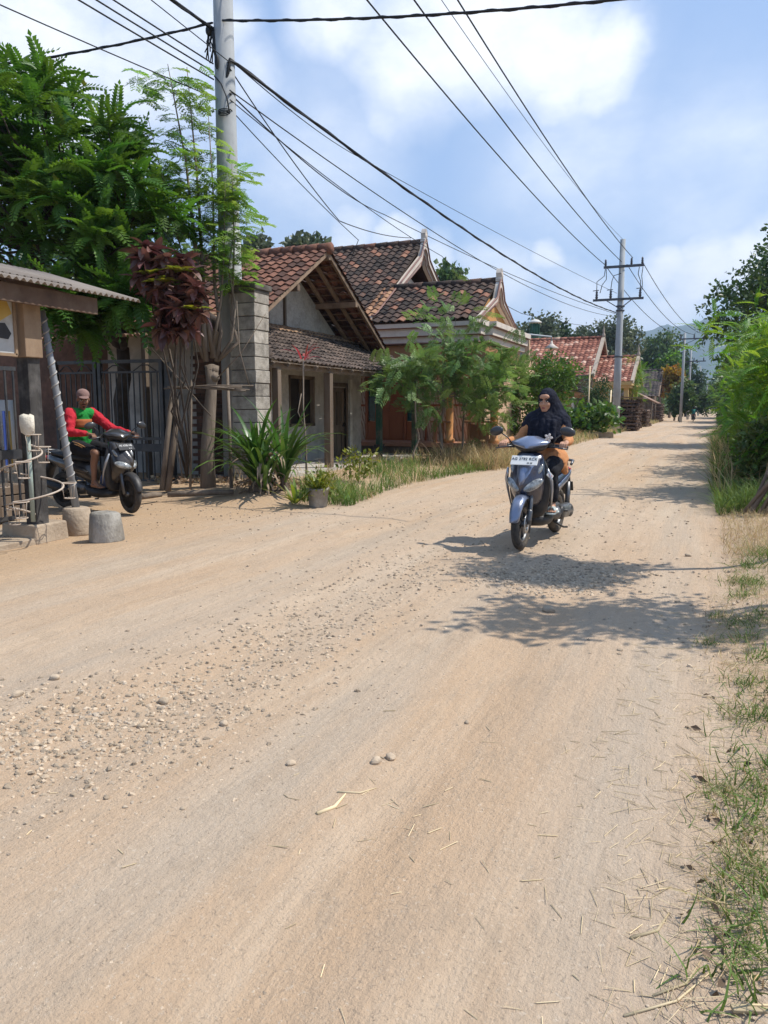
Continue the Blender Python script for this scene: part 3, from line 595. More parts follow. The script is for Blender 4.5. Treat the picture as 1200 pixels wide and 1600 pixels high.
mb = MB(); mb.box((-8.93, 17.5, 1.08), (.12, .08, 1.96)); mb.box((-8.93, 18.38, 1.08), (.12, .08, 1.96)); mb.box((-8.93, 17.94, 2.02), (.12, .96, .1)); mb.build('frame', M_wood, d, off=O1)
mb = MB(); mb.box((-9.03, 16.02, 1.58), (.04, 1.18, 1.05)); w = P1('window', mb, M_dark); mb = MB()  # window opening filled with a dark panel, room shade put into its colour
for y in (15.43, 16.6): mb.box((-8.94, y, 1.58), (.1, .07, 1.16))
for z in (1.03, 2.14): mb.box((-8.94, 16.02, z), (.1, 1.24, .07))
mb.box((-8.95, 16.02, 1.58), (.05, .05, 1.05)); mb.build('frame', M_wood, w, off=O1)
mb = MB(); mb.box((-8.86, 18.55, 1.12), (.06, .14, 2.1)); P1('corner_plank', mb, M_white)
mb = MB(); mb.box((-8.1, 15.8, .1), (1.6, 7.6, .16)); P1('porch_floor', mb, M_plast)
# ---- house 2
M_cream = mat('cream_trim', (.60, .52, .44), (.68, .60, .52), scale=2.5, rough=.7, dirt=(.30, .24, .19), dscale=2.5, damt=.5)
M_maroon = mat('maroon_trim', (.20, .10, .08), (.26, .14, .11), rough=.6)
M_ochre = mat('ochre_paint', (.42, .21, .07), (.50, .27, .10), scale=2, rough=.7, dirt=(.25, .14, .07), dscale=2, damt=.4)
M_obrown = mat('orange_brown_paint', (.30, .14, .06), (.38, .19, .09), scale=3, rough=.6)
M_door = mat('red_brown_varnish', (.28, .075, .025), (.36, .11, .04), scale=4, rough=.35, spec=.5, stretch=(1, 1, .2))
M_terr = mat('terracotta_floor', (.38, .17, .10), (.46, .23, .15), scale=4, rough=.5, dirt=(.30, .2, .14), dscale=2)
M_base = mat('dirty_cement', (.15, .125, .10), (.24, .205, .17), scale=3, rough=.95, bump=.3, dirt=(.09, .075, .055), dscale=2)
M_col = mat('orange_marble_paint', (.50, .20, .06), (.60, .32, .12), scale=6, rough=.35, spec=.5, dirt=(.34, .15, .05), dscale=3)
def marble():
    M = mat('painted_marble_panel', (.52, .36, .24), (.60, .46, .33), scale=2, rough=.6); N = M.node_tree.nodes; L = M.node_tree.links; b = [n for n in N if n.type == 'BSDF_PRINCIPLED'][0]
    tc = N.new('ShaderNodeTexCoord'); mp = N.new('ShaderNodeMapping'); mp.inputs['Scale'].default_value = (4, 4, 1.6); mp.inputs['Rotation'].default_value = (0, .5, 0); L.new(tc.outputs['Object'], mp.inputs[0])
    w = N.new('ShaderNodeTexWave'); w.inputs['Scale'].default_value = .9; w.inputs['Distortion'].default_value = 7; w.inputs['Detail'].default_value = 3; w.inputs['Detail Scale'].default_value = 1.4; L.new(mp.outputs[0], w.inputs[0])
    mr = N.new('ShaderNodeMapRange'); mr.inputs[1].default_value = .72; mr.inputs[2].default_value = .86; L.new(w.outputs[1], mr.inputs[0])
    mx = N.new('ShaderNodeMix'); mx.data_type = 'RGBA'; L.new(mr.outputs[0], mx.inputs[0]); old = b.inputs['Base Color'].links[0].from_socket; L.new(old, mx.inputs[6]); mx.inputs[7].default_value = rgb(.30, .16, .095); L.new(mx.outputs[2], b.inputs['Base Color']); return M
M_marble = marble(); M_wallc = mat('peach_wall', (.52, .34, .21), (.60, .42, .28), scale=2, rough=.7)
M_glass = mat('teal_window_glass', (.01, .05, .05), (.04, .14, .13), scale=5, rough=.12, spec=.8)
O2 = (-9.0, 22, .1); h2 = thing('ornate_house', 'orange bungalow with two cream ornamental gables and blackened tile roofs', 'house', O2)
def P2(name, mb, m, par=None, **k): return mb.build(name, m, par or h2, off=O2, **k)
def gable(nm, X, y0, z0, W_, H_, th=.12, fin=.34, scale=1.0):
    """ogee barge board standing in the plane X, apex (y0,z0)"""
    out = [(0, .0), (.10, -.05), (.2, -.17), (.30, -.34), (.42, -.56)]
    n = 6; e = out[-1]; out += [(e[0] + (W_ - e[0]) * t, e[1] + (-H_ - e[1]) * t) for t in np.linspace(0, 1, n)[1:]]; out += [(W_ + .16, -H_ - .05), (W_ + .30, -H_ - .06)]
    inn = [(0, -.46), (.09, -.50), (.17, -.60), (.2, -.74), (.30, -.86)]; inn = [(a * scale, b * scale) for a, b in inn]
    e = inn[-1]; inn += [(e[0] + (W_ - .32 * scale - e[0]) * t, e[1] + (-H_ - e[1]) * t) for t in np.linspace(0, 1, n)[1:]]; inn += [(W_ - .2, -H_ - .26), (W_ + .3, -H_ - .28)]
    mid = [((a[0] * .45 + b[0] * .55), (a[1] * .45 + b[1] * .55)) for a, b in zip(out, inn)]
    mb = MB(); mb2 = MB()
    for s in (1, -1):
        for A, B, xo, t_ in ((out, mid, 0, th), (mid, inn, -.07, th)):
            rings = [[(X + xo, y0 + s * a[0], z0 + a[1]), (X + xo, y0 + s * b[0], z0 + b[1]), (X + xo - t_, y0 + s * b[0], z0 + b[1]), (X + xo - t_, y0 + s * a[0], z0 + a[1])] for a, b in zip(A, B)]
            mb.loft(rings, 0, False)
        mb2.tube([(X + .01, y0 + s * a[0], z0 + a[1] + .015) for a in out], .028, 6); mb2.tube([(X - .0, y0 + s * a[0], z0 + a[1]) for a in mid], .018, 6); mb2.tube([(X - .06, y0 + s * a[0], z0 + a[1]) for a in inn], .014, 6)
    b = P2('gable_board', mb, M_cream); mb2.build('moulding', M_maroon, b, off=O2)
    mb = MB(); f = fin; prof = [(-.16, 0), (-.15, .08), (-.09, .12), (-.12, .26), (-.05, .36), (0, .42), (.05, .36), (.12, .26), (.09, .12), (.15, .08), (.16, 0)]
    mb.prism([(y0 + a * f / .42, z0 - .05 + c * f / .42 * 1.1) for a, c in prof], 0, X - th, X + .02)
    mb.ell((X + .03, y0, z0 + .1), (.03, .05, .1)); mb.build('finial', M_cream, b, off=O2, bevel=.01)
    return b
# porch roof and gable
pa, pz, pe = 22.15, 5.0, 20.12; s2 = (pz - 3.78) / (pa - pe); Ld = math.hypot(pa - pe, pz - 3.78)
mb = MB(); tiles(mb, (-9.5, pa, pz), (1, 0, 0), (0, -1, -s2), 3.6, Ld, .25, .26, .06, 0, r0=.0, r1=1); tiles(mb, (-9.5, pa, pz), (1, 0, 0), (0, 1, -s2), 3.6, Ld, .25, .26, .06)
tiles(mb, np.array((-9.45, pa, pz)) + np.array((0, -.016, .03)), (1, 0, 0), (0, -1, -s2), .45, Ld, .22, .26, .05, 1)
ridge(mb, (-9.5, pa, pz + .03), (-5.9, pa, pz + .03), .11, .4); slab(mb, (-9.5, pa, pz), (1, 0, 0), (0, -1, -s2), 3.6, Ld, .04, 0); slab(mb, (-9.5, pa, pz), (1, 0, 0), (0, 1, -s2), 3.6, Ld, .04, 0)
P2('porch_roof', mb, [M_tile2, M_tile2b])
gable('porch', -5.78, pa, pz + .06, 2.05, 1.24, scale=.85)
mb = MB(); mb.prism([(pe + .2, 3.7), (2 * pa - pe - .2, 3.7), (pa, pz - .3)], 0, -6.1, -5.98); P2('gable_wall', mb, M_ochre)
# main roof and gable
ma, mz, me_ = 24.66, 6.80, 20.55; s3 = (mz - 3.98) / (ma - me_); Ld = math.hypot(ma - me_, mz - 3.98)
mb = MB(); tiles(mb, (-16.2, ma, mz), (1, 0, 0), (0, -1, -s3), 7.1, Ld, .25, .26, .06); tiles(mb, (-16.2, ma, mz), (1, 0, 0), (0, 1, -s3), 7.1, Ld, .25, .26, .06)
ridge(mb, (-16.2, ma, mz + .03), (-9.1, ma, mz + .03), .12, .4); slab(mb, (-16.2, ma, mz), (1, 0, 0), (0, -1, -s3), 7.1, Ld, .04); slab(mb, (-16.2, ma, mz), (1, 0, 0), (0, 1, -s3), 7.1, Ld, .04)
P2('main_roof', mb, M_tile2)
gable('main', -9.0, ma, mz + .08, 4.1, 2.82, fin=.4)
mb = MB(); mb.prism([(me_ + .5, 3.7), (2 * ma - me_ - .5, 3.7), (2 * ma - me_ - .5, 4.0), (ma + 1.3, 5.4), (ma + .2, 5.75), (ma - 1.6, 5.3), (me_ + .5, 4.0)], 0, -9.75, -9.6); P2('gable_wall', mb, M_cream)
mb = MB(); mb.prism([(ma - 2.6, 4.6), (ma + 2.6, 4.6), (ma, 6.5)], 0, -9.95, -9.85); P2('loft_shade_panel', mb, M_dark)  # solid dark panel painted in place of the shade under the roof
# cornices along the side and the front of the porch
mb = MB(); mt = MB()
def band(x0, x1, y0, y1):
    for k, (z0, z1, o) in enumerate(((3.62, 3.76, .30), (3.40, 3.60, .20), (3.22, 3.38, .08))):
        mb.box(((x0 + x1 - .3 + o * 1) / 2, (y0 - o + y1) / 2, (z0 + z1) / 2), (x1 - x0 + o * .9, y1 - y0 + o, z1 - z0))
    for z, o in ((3.61, .27), (3.39, .16), (3.21, .10)): mt.box(((x0 + x1 - .3 + o) / 2, (y0 - o + y1) / 2, z), (x1 - x0 + o * .9, y1 - y0 + o, .025))
band(-10.5, -5.85, 20.45, 20.75); 
for z0, z1, o in ((3.62, 3.76, .28), (3.40, 3.60, .18), (3.22, 3.38, .08)): mb.box((-5.95 + o / 2, 22.9, (z0 + z1) / 2), (.3 + o, 4.28, z1 - z0))
for z, o in ((3.61, .25), (3.39, .15)): mt.box((-5.95 + o / 2, 22.9, z), (.3 + o, 4.3, .025))
mb.box((-12.5, 20.75, 3.86), (6.9, .5, .26)); mb.box((-9.3, 20.55, 3.86), (.5, .5, .24))
c = P2('cornice', mb, M_cream); mt.build('moulding', M_maroon, c, off=O2)
mb = MB(); mb.box((-8.1, 20.62, 2.98), (4.7, .22, .3)); mb.box((-5.9, 22.7, 2.98), (.22, 3.9, .3)); mb.box((-8.1, 20.55, 2.8), (4.7, .12, .05)); P2('porch_beam', mb, M_obrown)
mb = MB(); mb.box((-8.2, 22.2, 3.08), (4.6, 3.0, .06)); P2('ceiling', mb, M_ochre)
# body
mb = MB(); wallholes(mb, 1, 21.88, .16, -15.5, -6.3, 1.52, 3.1, [(-9.88, -8.17, .4, 2.34)]); mb.box((-6.22, 25.2, 1.75), (.16, 6.6, 2.7)); mb.box((-15.5, 25, 2.0), (.15, 6.2, 3.9)); mb.box((-10.9, 28.4, 2), (9.2, .15, 3.9)); P2('wall', mb, M_wallc)
mb = MB(); wallholes(mb, 1, 21.88, .17, -15.5, -6.3, .4, 1.5, [(-9.88, -8.17, .4, 2.34)]); P2('wall_panel', mb, M_marble)
mb = MB(); mb.box((-12.6, 21.79, 1.51), (5.4, .04, .06)); mb.box((-7.2, 21.79, 1.51), (1.8, .04, .06)); [mb.box((x, 21.785, 1.75), (.06, .05, 2.7)) for x in (-7.9, -6.55)]; P2('wall_rail', mb, M_door)
mb = MB(); mb.box((-9.03, 21.86, 1.35), (.94, .06, 1.85)); [mb.box((-9.03 + s * .23, 21.82, zc), (.3, .03, hh)) for s in (-1, 1) for zc, hh in ((1.75, .8), (.85, .65))]; d = P2('door', mb, M_door)
mb = MB(); [mb.box((x, 21.82, 1.38), (.08, .14, 1.92)) for x in (-9.84, -9.5, -8.56, -8.21)]; mb.box((-9.03, 21.82, 2.34), (1.72, .14, .09)); mb.box((-9.67, 21.82, .72), (.26, .1, .6)); mb.box((-8.38, 21.82, .72), (.26, .1, .6)); mb.build('frame', M_door, d, off=O2)
for x in (-9.67, -8.385): mb = MB(); mb.box((x, 21.84, 1.66), (.26, .03, 1.24)); P2('side_window', mb, M_glass)
mb = MB(); mb.box((-9.0, 21.1, .40), (7.5, 1.4, .12)); P2('terrace', mb, M_terr, bevel=.01); mb = MB(); mb.box((-9.0, 21.15, .16), (7.4, 1.3, .36)); P2('plinth', mb, M_base)
for x in (-6.78, -5.5):
    mb = MB(); mb.lathe([(.13, .46), (.15, .5), (.15, .56), (.105, .6), (.11, 1.3), (.10, 2.6), (.13, 2.68), (.15, 2.76), (.15, 2.82)], 16, (x, 20.62, 0)); P2('column', mb, M_col)
mb = MB()
for x0, x1 in ((-6.25, -5.62),):
    mb.box(((x0 + x1) / 2 + .0, 20.6, 1.05), (.86, .28, .05)); mb.box(((x0 + x1) / 2, 20.62, .49), (.66, .22, .06)); mb.box(((x0 + x1) / 2, 20.64, .77), (.5, .08, .42))
    for x in (x0 + .06, (x0 + x1) / 2, x1 - .06): mb.box((x, 20.6, .77), (.07, .16, .5))
P2('balustrade', mb, M_obrown, bevel=.006)
mb = MB(); mb.box((-7.0, 20.62, 1.05), (.6, .28, .05)); mb.box((-7.2, 20.62, .74), (.08, .14, .56)); mb.box((-6.98, 20.62, .74), (.08, .14, .56)); P2('balustrade', mb, M_obrown, bevel=.006)
# ---- house 3
M_cream3 = mat('dull_cream_trim', (.36, .29, .22), (.46, .38, .30), scale=2, rough=.8, dirt=(.2, .15, .11), dscale=2)
M_yel = mat('yellow_paint', (.50, .33, .12), (.58, .42, .19), scale=3, rough=.7, dirt=(.3, .2, .1), dscale=1.5, damt=.4)
O3 = (-7.84, 60.4, 0); h3 = thing('red_roof_house', 'yellow house with bright red tile roof behind the far power pole', 'house', O3)
def P3(name, mb, m, par=None, **k): return mb.build(name, m, par or h3, off=O3, **k)
ra, rz_, re = 60.4, 6.6, 55.6; s4 = (rz_ - 3.7) / (ra - re); Ld = math.hypot(ra - re, rz_ - 3.7)
mb = MB(); tiles(mb, (-15.8, ra, rz_), (1, 0, 0), (0, -1, -s4), 7.9, Ld, .34, .36, .07); tiles(mb, (-15.8, ra, rz_), (1, 0, 0), (0, 1, -s4), 7.9, Ld, .34, .36, .07); ridge(mb, (-15.8, ra, rz_ + .05), (-7.9, ra, rz_ + .05), .14, .5); P3('main_roof', mb, M_tile3)
qa, qz = 60.4, 5.15; s5 = .47
mb = MB(); Ld = math.hypot(4.0, 4.0 * s5); tiles(mb, (-8.1, qa, qz), (1, 0, 0), (0, -1, -s5), 2.75, Ld, .34, .36, .07); tiles(mb, (-8.1, qa, qz), (1, 0, 0), (0, 1, -s5), 2.75, Ld, .34, .36, .07); ridge(mb, (-8.1, qa, qz + .05), (-5.35, qa, qz + .05), .14, .5); P3('porch_roof', mb, M_tile3)
mb = MB()
for X, a, z, Wd, H_, t in ((-7.85, ra, rz_ + .1, 4.85, 2.95, .24), (-5.3, qa, qz + .1, 4.1, 1.95, .2)):
    for s in (1, -1): mb.beam((X, a + s * .0, z), (X, a + s * Wd, z - H_), .1, t, up=(1, 0, 0)); mb.beam((X + .07, a, z - .15), (X + .07, a + s * Wd, z - H_ - .15), .08, .1, up=(1, 0, 0))
    mb.lathe([(.16, 0), (.12, .25), (.05, .4), (.09, .5), (.03, .7), (.0, 1.0)], 8, (X, a, z - .05))
P3('gable_board', mb, M_cream3)
mb = MB(); mb.prism([(ra - 4.4, 3.7), (ra + 4.4, 3.7), (ra, 6.4)], 0, -8.2, -8.1); P3('loft_shade_panel', mb, M_dark)  # dark sheet colours in the shade behind the gable boards
mb = MB(); mb.prism([(qa - 3.9, 3.25), (qa + 3.9, 3.25), (qa, 5.0)], 0, -5.6, -5.5); mb.box((-6.7, 60.4, 3.15), (2.7, 8.2, .25)); mb.box((-6.7, 60.4, 2.95), (2.5, 7.9, .2)); P3('porch_fascia', mb, M_yel)
mb = MB(); mb.box((-10.8, 58.1, 1.7), (5.8, .2, 3.4)); mb.box((-7.9, 60.4, 1.7), (.2, 8, 3.4)); [mb.box((-5.7, y, 1.5), (.3, .3, 3.0)) for y in (56.9, 60.4, 63.9)]; P3('wall', mb, M_yel)
mb = MB(); mb.box((-10.9, 55.9, 3.1), (6, .1, 1.0)); P3('eave_boards', mb, M_wood)
# ---- house 4
O4 = (-6.4, 96, 0); h4 = thing('grey_roof_house', 'small house with dark grey tile roof by the far woodpile beside orange shrub', 'house', O4)
def P4(name, mb, m, par=None, **k): return mb.build(name, m, par or h4, off=O4, **k)
mb = MB(); Ld = math.hypot(5, 3.0); tiles(mb, (-13, 96, 5.75), (1, 0, 0), (0, -1, -.6), 7.3, Ld, .4, .4, .07); tiles(mb, (-13, 96, 5.75), (1, 0, 0), (0, 1, -.6), 7.3, Ld, .4, .4, .07); ridge(mb, (-13, 96, 5.8), (-5.7, 96, 5.8), .16, .6); P4('roof', mb, M_tile4)
mb = MB(); mb.prism([(91.6, 2.9), (100.4, 2.9), (96, 5.5)], 0, -6.5, -6.4); mb.box((-9.5, 92, 1.5), (6, .2, 3)); mb.box((-6.5, 96, 1.5), (.2, 8, 3)); P4('wall', mb, M_wood)
mb = MB()
for s in (1, -1): mb.beam((-5.7, 96, 5.7), (-5.7, 96 + s * 5, 2.7), .1, .25, up=(1, 0, 0))
P4('gable_board', mb, M_wood2)
M_rust = mat('rusty_sheet', (.28, .15, .10), (.46, .33, .25), scale=2, rough=.7, rnd=.2, dirt=(.2, .08, .04), dscale=2)
M_asb = mat('grey_corrugated_sheet', (.18, .15, .128), (.26, .225, .195), scale=2, rough=.9, bump=.2, rnd=.1, dirt=(.22, .18, .14), dscale=2.5, damt=.55)
def corr(mb, O, U, D, Lu, Ld, amp=.03, pitch=.15, th=.008, m=0):
    O, U, D = np.array(O, float), nrm(U), nrm(D); Nn = np.cross(U, D); Nn = Nn if Nn[2] > 0 else -Nn; n = int(Lu / pitch * 8); us = np.linspace(0, Lu, n + 1); h = amp * np.cos(us / pitch * 2 * PI)
    a = O + us[:, None] * U + h[:, None] * Nn; b = a + D * Ld; k = n + 1
    v = np.concatenate([a, b, a - Nn * th, b - Nn * th]); f = [(i, i + 1, k + i + 1, k + i) for i in range(n)] + [(2 * k + i + 1, 2 * k + i, 3 * k + i, 3 * k + i + 1) for i in range(n)] + [(k + i, k + i + 1, 3 * k + i + 1, 3 * k + i) for i in range(n)] + [(i + 1, i, 2 * k + i, 2 * k + i + 1) for i in range(n)]
    mb.add(v, f, m, True)
mb = MB(); corr(mb, (-7.6, 82.2, 3.1), (0, 1, 0), (1, 0, -.5), 6.5, 2.6, .04, .3); shd = mb.build('lean_to_shed', M_rust); tag(shd, 'rusty sheet lean-to roof on poles beside the grey roofed house', 'shed')
mb = MB(); [mb.tube([(x, y, 0), (x, y, z)], .07, 6) for x, y, z in ((-5.4, 82.5, 2.0), (-5.4, 88.4, 2.0), (-7.5, 82.5, 3.0), (-7.5, 88.4, 3.0))]; mb.box((-7.5, 85.4, 1.4), (.06, 5.8, 2.5)); mb.build('post', M_wood, shd)
# ---- brick pier, brick wall, gate
M_blk = mat('concrete_block', (.31, .275, .225), (.46, .415, .35), scale=7, rough=.95, bump=.6, bscale=40, rnd=.2, dirt=(.10, .085, .07), dscale=2.2, damt=.9)
M_cap = mat('mossy_cement', (.07, .062, .052), (.14, .125, .105), scale=5, rough=.95, bump=.5)
mb = MB(); zc = .05; py0, px0 = 11.66, -7.5
while zc < 3.3:
    hh = .225; mb.box((px0 + RS.normal() * .006, py0 + RS.normal() * .006, zc + hh / 2), (.50 + RS.normal() * .008, .46, hh - .014), r=RS.rand()); zc += hh
pr = mb.build('block_pillar', M_blk, bevel=.008); tag(pr, 'tall square pillar of grey concrete blocks beside the tiled house', 'pillar')
mb = MB(); mb.box((px0, py0, 1.7), (.47, .43, 3.3)); mb.build('mortar', M_cap, pr); mb = MB(); mb.box((px0, py0, zc + .05), (.6, .56, .10)); mb.box((px0, py0, zc - .03), (.54, .5, .06)); mb.build('cap', M_cap, pr, bevel=.015)
M_brick = mat('dark_brick', (.10, .055, .04), (.18, .095, .065), scale=8, rough=.95, bump=.4, bscale=50, rnd=.35, dirt=(.05, .04, .032), dscale=1.3, damt=.7)
M_mort = mat('mortar', (.09, .075, .06), (.14, .12, .10), scale=10, rough=1)
mb = MB(); row = 0; zc = .02
while zc < 2.45:
    x = -9.0 - (row % 2) * .11
    while x < -7.78: mb.box((x + .105, 12.14 + RS.normal() * .004, zc + .032), (.205, .1, .058), r=RS.rand()); x += .22
    zc += .07; row += 1
bw = mb.build('brick_wall', M_brick); tag(bw, 'dark brick wall between the black gate and block pillar', 'wall'); mb = MB(); mb.box((-8.4, 12.17, 1.22), (1.25, .08, 2.42)); mb.build('mortar', M_mort, bw)
M_gate = mat('black_gate_paint', (.022, .024, .028), (.04, .042, .046), scale=8, rough=.45, spec=.5, dirt=(.10, .085, .065), dscale=4, damt=.45)
gt = thing('metal_gate', 'black barred double gate standing behind the man on the scooter', 'gate', (-9.9, 11.0, 0))
def leaf_gate(x0, x1, y0, y1):
    mb = MB(); z0, z1 = .12, 2.28
    def P(t, z): return np.array((x0 + (x1 - x0) * t, y0 + (y1 - y0) * t, z))
    for t in (.02, .98): mb.beam(P(t, z0 - .08), P(t, z1), .07, .07, up=(1, 0, 0))
    for z, h_ in ((z0, .06), (z1 - .03, .06), (z1 - .22, .035), (.88, .05), (.72, .14)): mb.beam(P(.03, z), P(.97, z), .035, h_)
    n = max(6, int((x1 - x0) / .11))
    for i in range(1, n): mb.beam(P(i / n, z0), P(i / n, z1 - .22), .018, .018, up=(1, 0, 0))
    for t0, t1 in ((.1, .45), (.55, .9)):
        mb.tube([P(t0, z1 - .2), P((t0 + t1) / 2 - .05, z1 - .1), P((t0 + t1) / 2 + .05, z1 - .1), P(t1, z1 - .2)], .012, 5)
    o = mb.build('gate_leaf', M_gate, gt, off=(-9.9, 11.0, 0)); return o
leaf_gate(-11.3, -10.32, 10.95, 10.95); leaf_gate(-10.26, -8.95, 10.95, 11.1)
mb = MB(); mb.box((-8.86, 11.15, 1.1), (.12, .12, 2.25)); mb.build('gate_post', M_gate, gt, off=(-9.9, 11.0, 0))
mb = MB(); corr(mb, (-14.5, 11.35, 2.75), (1, 0, 0), (0, 1, .12), 4.9, 2.6, .03, .15); cpt = mb.build('added_shade_roof', M_rust); tag(cpt, 'low dark sheet roof added to shade the yard behind the black gate', 'added_shade_roof')  # added roof, put in to darken the yard behind the gate
for x, y in ((-14.3, 11.5), (-9.75, 11.6), (-9.75, 13.8)): MB().beam((x, y, 0), (x, y, 2.75 + (y - 11.35) * .12 - .04), .09, .09).build('post', M_wood, cpt)
mb = MB(); mb.box((-13.4, 14.2, 1.75), (9.4, .2, 3.6)); tag(mb.build('added_dark_backing', M_brick), 'dark wall added as gloom deep in the yard behind the black gate', 'wall')  # added dark backing, stands in for the shaded depth of the yard
# ================================================================ stall at the left edge
XS = -6.6
st = thing('roadside_stall', 'roadside stall with grey corrugated roof and thick brown post at the left edge', 'stall', (XS, 5.9, 0)); OS = (XS, 5.9, 0)
def PS(name, mb, m, par=None, **k): return mb.build(name, m, par or st, off=OS, **k)
mb = MB(); corr(mb, (-6.18, 3.2, 2.655), (0, 1, 0), (-1, 0, .28), 4.12, 1.5, .016, .085); corr(mb, (-6.28, 3.3, 2.70), (0, 1, 0), (-1, 0, .28), 3.1, 1.7, .016, .085); PS('roof', mb, M_asb)
M_beam = mat('brown_beam', (.075, .045, .03), (.13, .08, .052), scale=4, rough=.85, bump=.25, stretch=(.3, 1, 1), dirt=(.19, .14, .10), dscale=2)
mb = MB(); mb.beam((-6.32, 3.2, 2.53), (-6.32, 6.75, 2.53), .05, .17); mb.beam((-6.6, 5.95, 2.62), (-9.0, 5.95, 3.3), .07, .1); mb.beam((-6.5, 6.7, 2.6), (-9.0, 6.7, 3.3), .06, .08); PS('beam', mb, M_beam)
p = atx(46, 600, XS); yp = p[1]
M_post = mat('tan_board', (.24, .16, .10), (.34, .245, .16), scale=4, rough=.9, bump=.25, stretch=(1, 1, .2), dirt=(.14, .09, .055), dscale=3, damt=.5)
M_post2 = mat('blackened_post', (.025, .023, .022), (.06, .055, .05), scale=3, rough=.8, bump=.3, stretch=(3, 3, .35), dirt=(.20, .185, .17), dscale=3.5, damt=.5)
mb = MB(); mb.box((XS, yp, 1.1), (.16, .16, 2.0)); PS('post', mb, M_post2, bevel=.01)
mb = MB(); mb.box((XS + .02, yp - .02, 2.22), (.2, .22, .56)); PS('post_casing', mb, M_post, bevel=.008)
M_conc = mat('worn_concrete', (.36, .28, .20), (.48, .39, .285), scale=5, rough=.95, bump=.5, bscale=30, dirt=(.24, .175, .12), dscale=2.2, damt=.8)
b = onground(55, 846); mb = MB(); mb.box((b[0] - .1, b[1] + .1, .09), (.52, .46, .22), m=0, taper=.95); o = PS('footing', mb, M_conc, bevel=.025, seg=3)
mb = MB(); mb.box((XS - 1.2, 5.0, -.0), (2.6, 2.6, .12)); PS('floor_slab', mb, M_conc, bevel=.01)
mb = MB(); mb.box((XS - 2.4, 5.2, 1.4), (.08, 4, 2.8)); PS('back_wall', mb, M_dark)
mb = MB(); mb.prism([(5.2, 3.3), (7.2, 3.3), (6.2, 3.98)], 0, -11.5, -8.4); PS('inner_roof', mb, M_wood2)
# grille, poster, banner
y1 = atx(27, 600, XS)[1] - .02; y0 = y1 - 1.3
mb = MB()
for k in range(14): mb.beam((XS, y1 - .03 - k * .1, .3), (XS, y1 - .03 - k * .1, 1.82), .018, .018, up=(1, 0, 0))
for z in (.3, .98, 1.82): mb.beam((XS, y1, z), (XS, y0, z), .03, .04)
mb.beam((XS + .015, y1, .95), (XS + .015, y0, .95), .03, .09)
gr = mb.build('window_grille', M_gate); tag(gr, 'dark bar grille under the poster at the left edge of the stall', 'grille')
M_post_w = mat('faded_poster_white', (.42, .43, .42), (.52, .52, .50), scale=5, rough=.8, dirt=(.28, .24, .18), dscale=3, damt=.5)
M_py = mat('poster_yellow', (.42, .27, .06), (.50, .34, .10), scale=4, rough=.8); M_pk = mat('poster_black', (.03, .032, .036), (.05, .05, .052), scale=4, rough=.8); M_pr = mat('poster_red', (.32, .07, .06), (.38, .10, .09), scale=4, rough=.8)
po = thing('poster', 'faded framed poster with yellow, black and red shapes above the grille', 'poster', (XS + .03, y1 - .4, 2.15)); OP = (XS + .03, y1 - .4, 2.15)
zt_, zb_ = atx(20, 452, XS)[2], atx(20, 555, XS)[2]
mb = MB(); mb.box((XS + .03, y1 - .42, (zt_ + zb_) / 2), (.012, .84, zt_ - zb_)); mb.build('sheet', M_post_w, po, off=OP)
mb = MB(); zc = (zt_ + zb_) / 2; H = zt_ - zb_
mb.prism([(y1 - .30, zc + H * .4), (y1 - .10, zc + H * .36), (y1 - .03, zc + H * .12), (y1 - .2, zc - .02), (y1 - .4, zc - .06), (y1 - .6, zc + .1)], 0, XS + .037, XS + .041, 0)
mb.prism([(y1 - .6, zc - .08), (y1 - .36, zc - .04), (y1 - .12, zc - .02), (y1 - .05, zc - H * .18), (y1 - .09, zc - H * .27), (y1 - .3, zc - H * .25), (y1 - .7, zc - H * .24)], 0, XS + .037, XS + .041, 1)
mb.prism([(y1 - .55, zc - H * .17), (y1 - .24, zc - H * .19), (y1 - .22, zc - H * .3), (y1 - .6, zc - H * .32)], 0, XS + .042, XS + .045, 2); mb.build('print', [M_py, M_pk, M_pr], po, off=OP)
mb = MB()
for a, b_ in (((y1 - .005, zb_), (y1 - .005, zt_)), ((y1 - .84, zb_), (y1 - .84, zt_)), ((y1, zt_), (y1 - .84, zt_)), ((y1, zb_), (y1 - .84, zb_))): mb.beam((XS + .035, *a), (XS + .035, *b_), .03, .035, up=(1, 0, 0))
mb.build('frame', M_post, po, off=OP)
M_ban = mat('banner_white', (.62, .62, .60), (.72, .72, .70), scale=4, rough=.7)
yb1 = atx(24, 680, XS - .2)[1]; zt2, zb2 = atx(15, 625, XS - .2)[2], atx(15, 735, XS - .2)[2]
ba = thing('banner', 'white, yellow and blue cloth banner hanging behind the bar grille', 'banner', (XS - .2, yb1 - .3, zb2)); OB = (XS - .2, yb1 - .3, zb2)
mb = MB(); rg = []
for k in range(13): y = yb1 - k * .06; rg.append([(XS - .2 + .012 * math.sin(k * 1.3), y, zt2), (XS - .2 + .03 * math.sin(k * 1.3 + .4), y, zb2), (XS - .206 + .03 * math.sin(k * 1.3 + .4), y, zb2), (XS - .206 + .012 * math.sin(k * 1.3), y, zt2)])
mb.loft(rg, 0, True); mb.build('cloth', M_ban, ba, off=OB)
mb = MB()
for k, (c, a) in enumerate(((0, .10), (1, .16), (0, .3), (2, .36))): mb.box((XS - .165, yb1 - a, (zt2 + zb2) / 2 - .04), (.004, .035, (zt2 - zb2) * .8), m=c)
M_pb = mat('banner_blue', (.03, .06, .25), (.05, .09, .3), rough=.7); mb.build('stripes', [M_py, M_pb, M_pr], ba, off=OB)
bx = thing('wooden_box', 'small dark wooden box on the slab below the bar grille', 'box', tuple(at(8, 790, 9.6) * (1, 1, 0) + (0, 0, .06)))
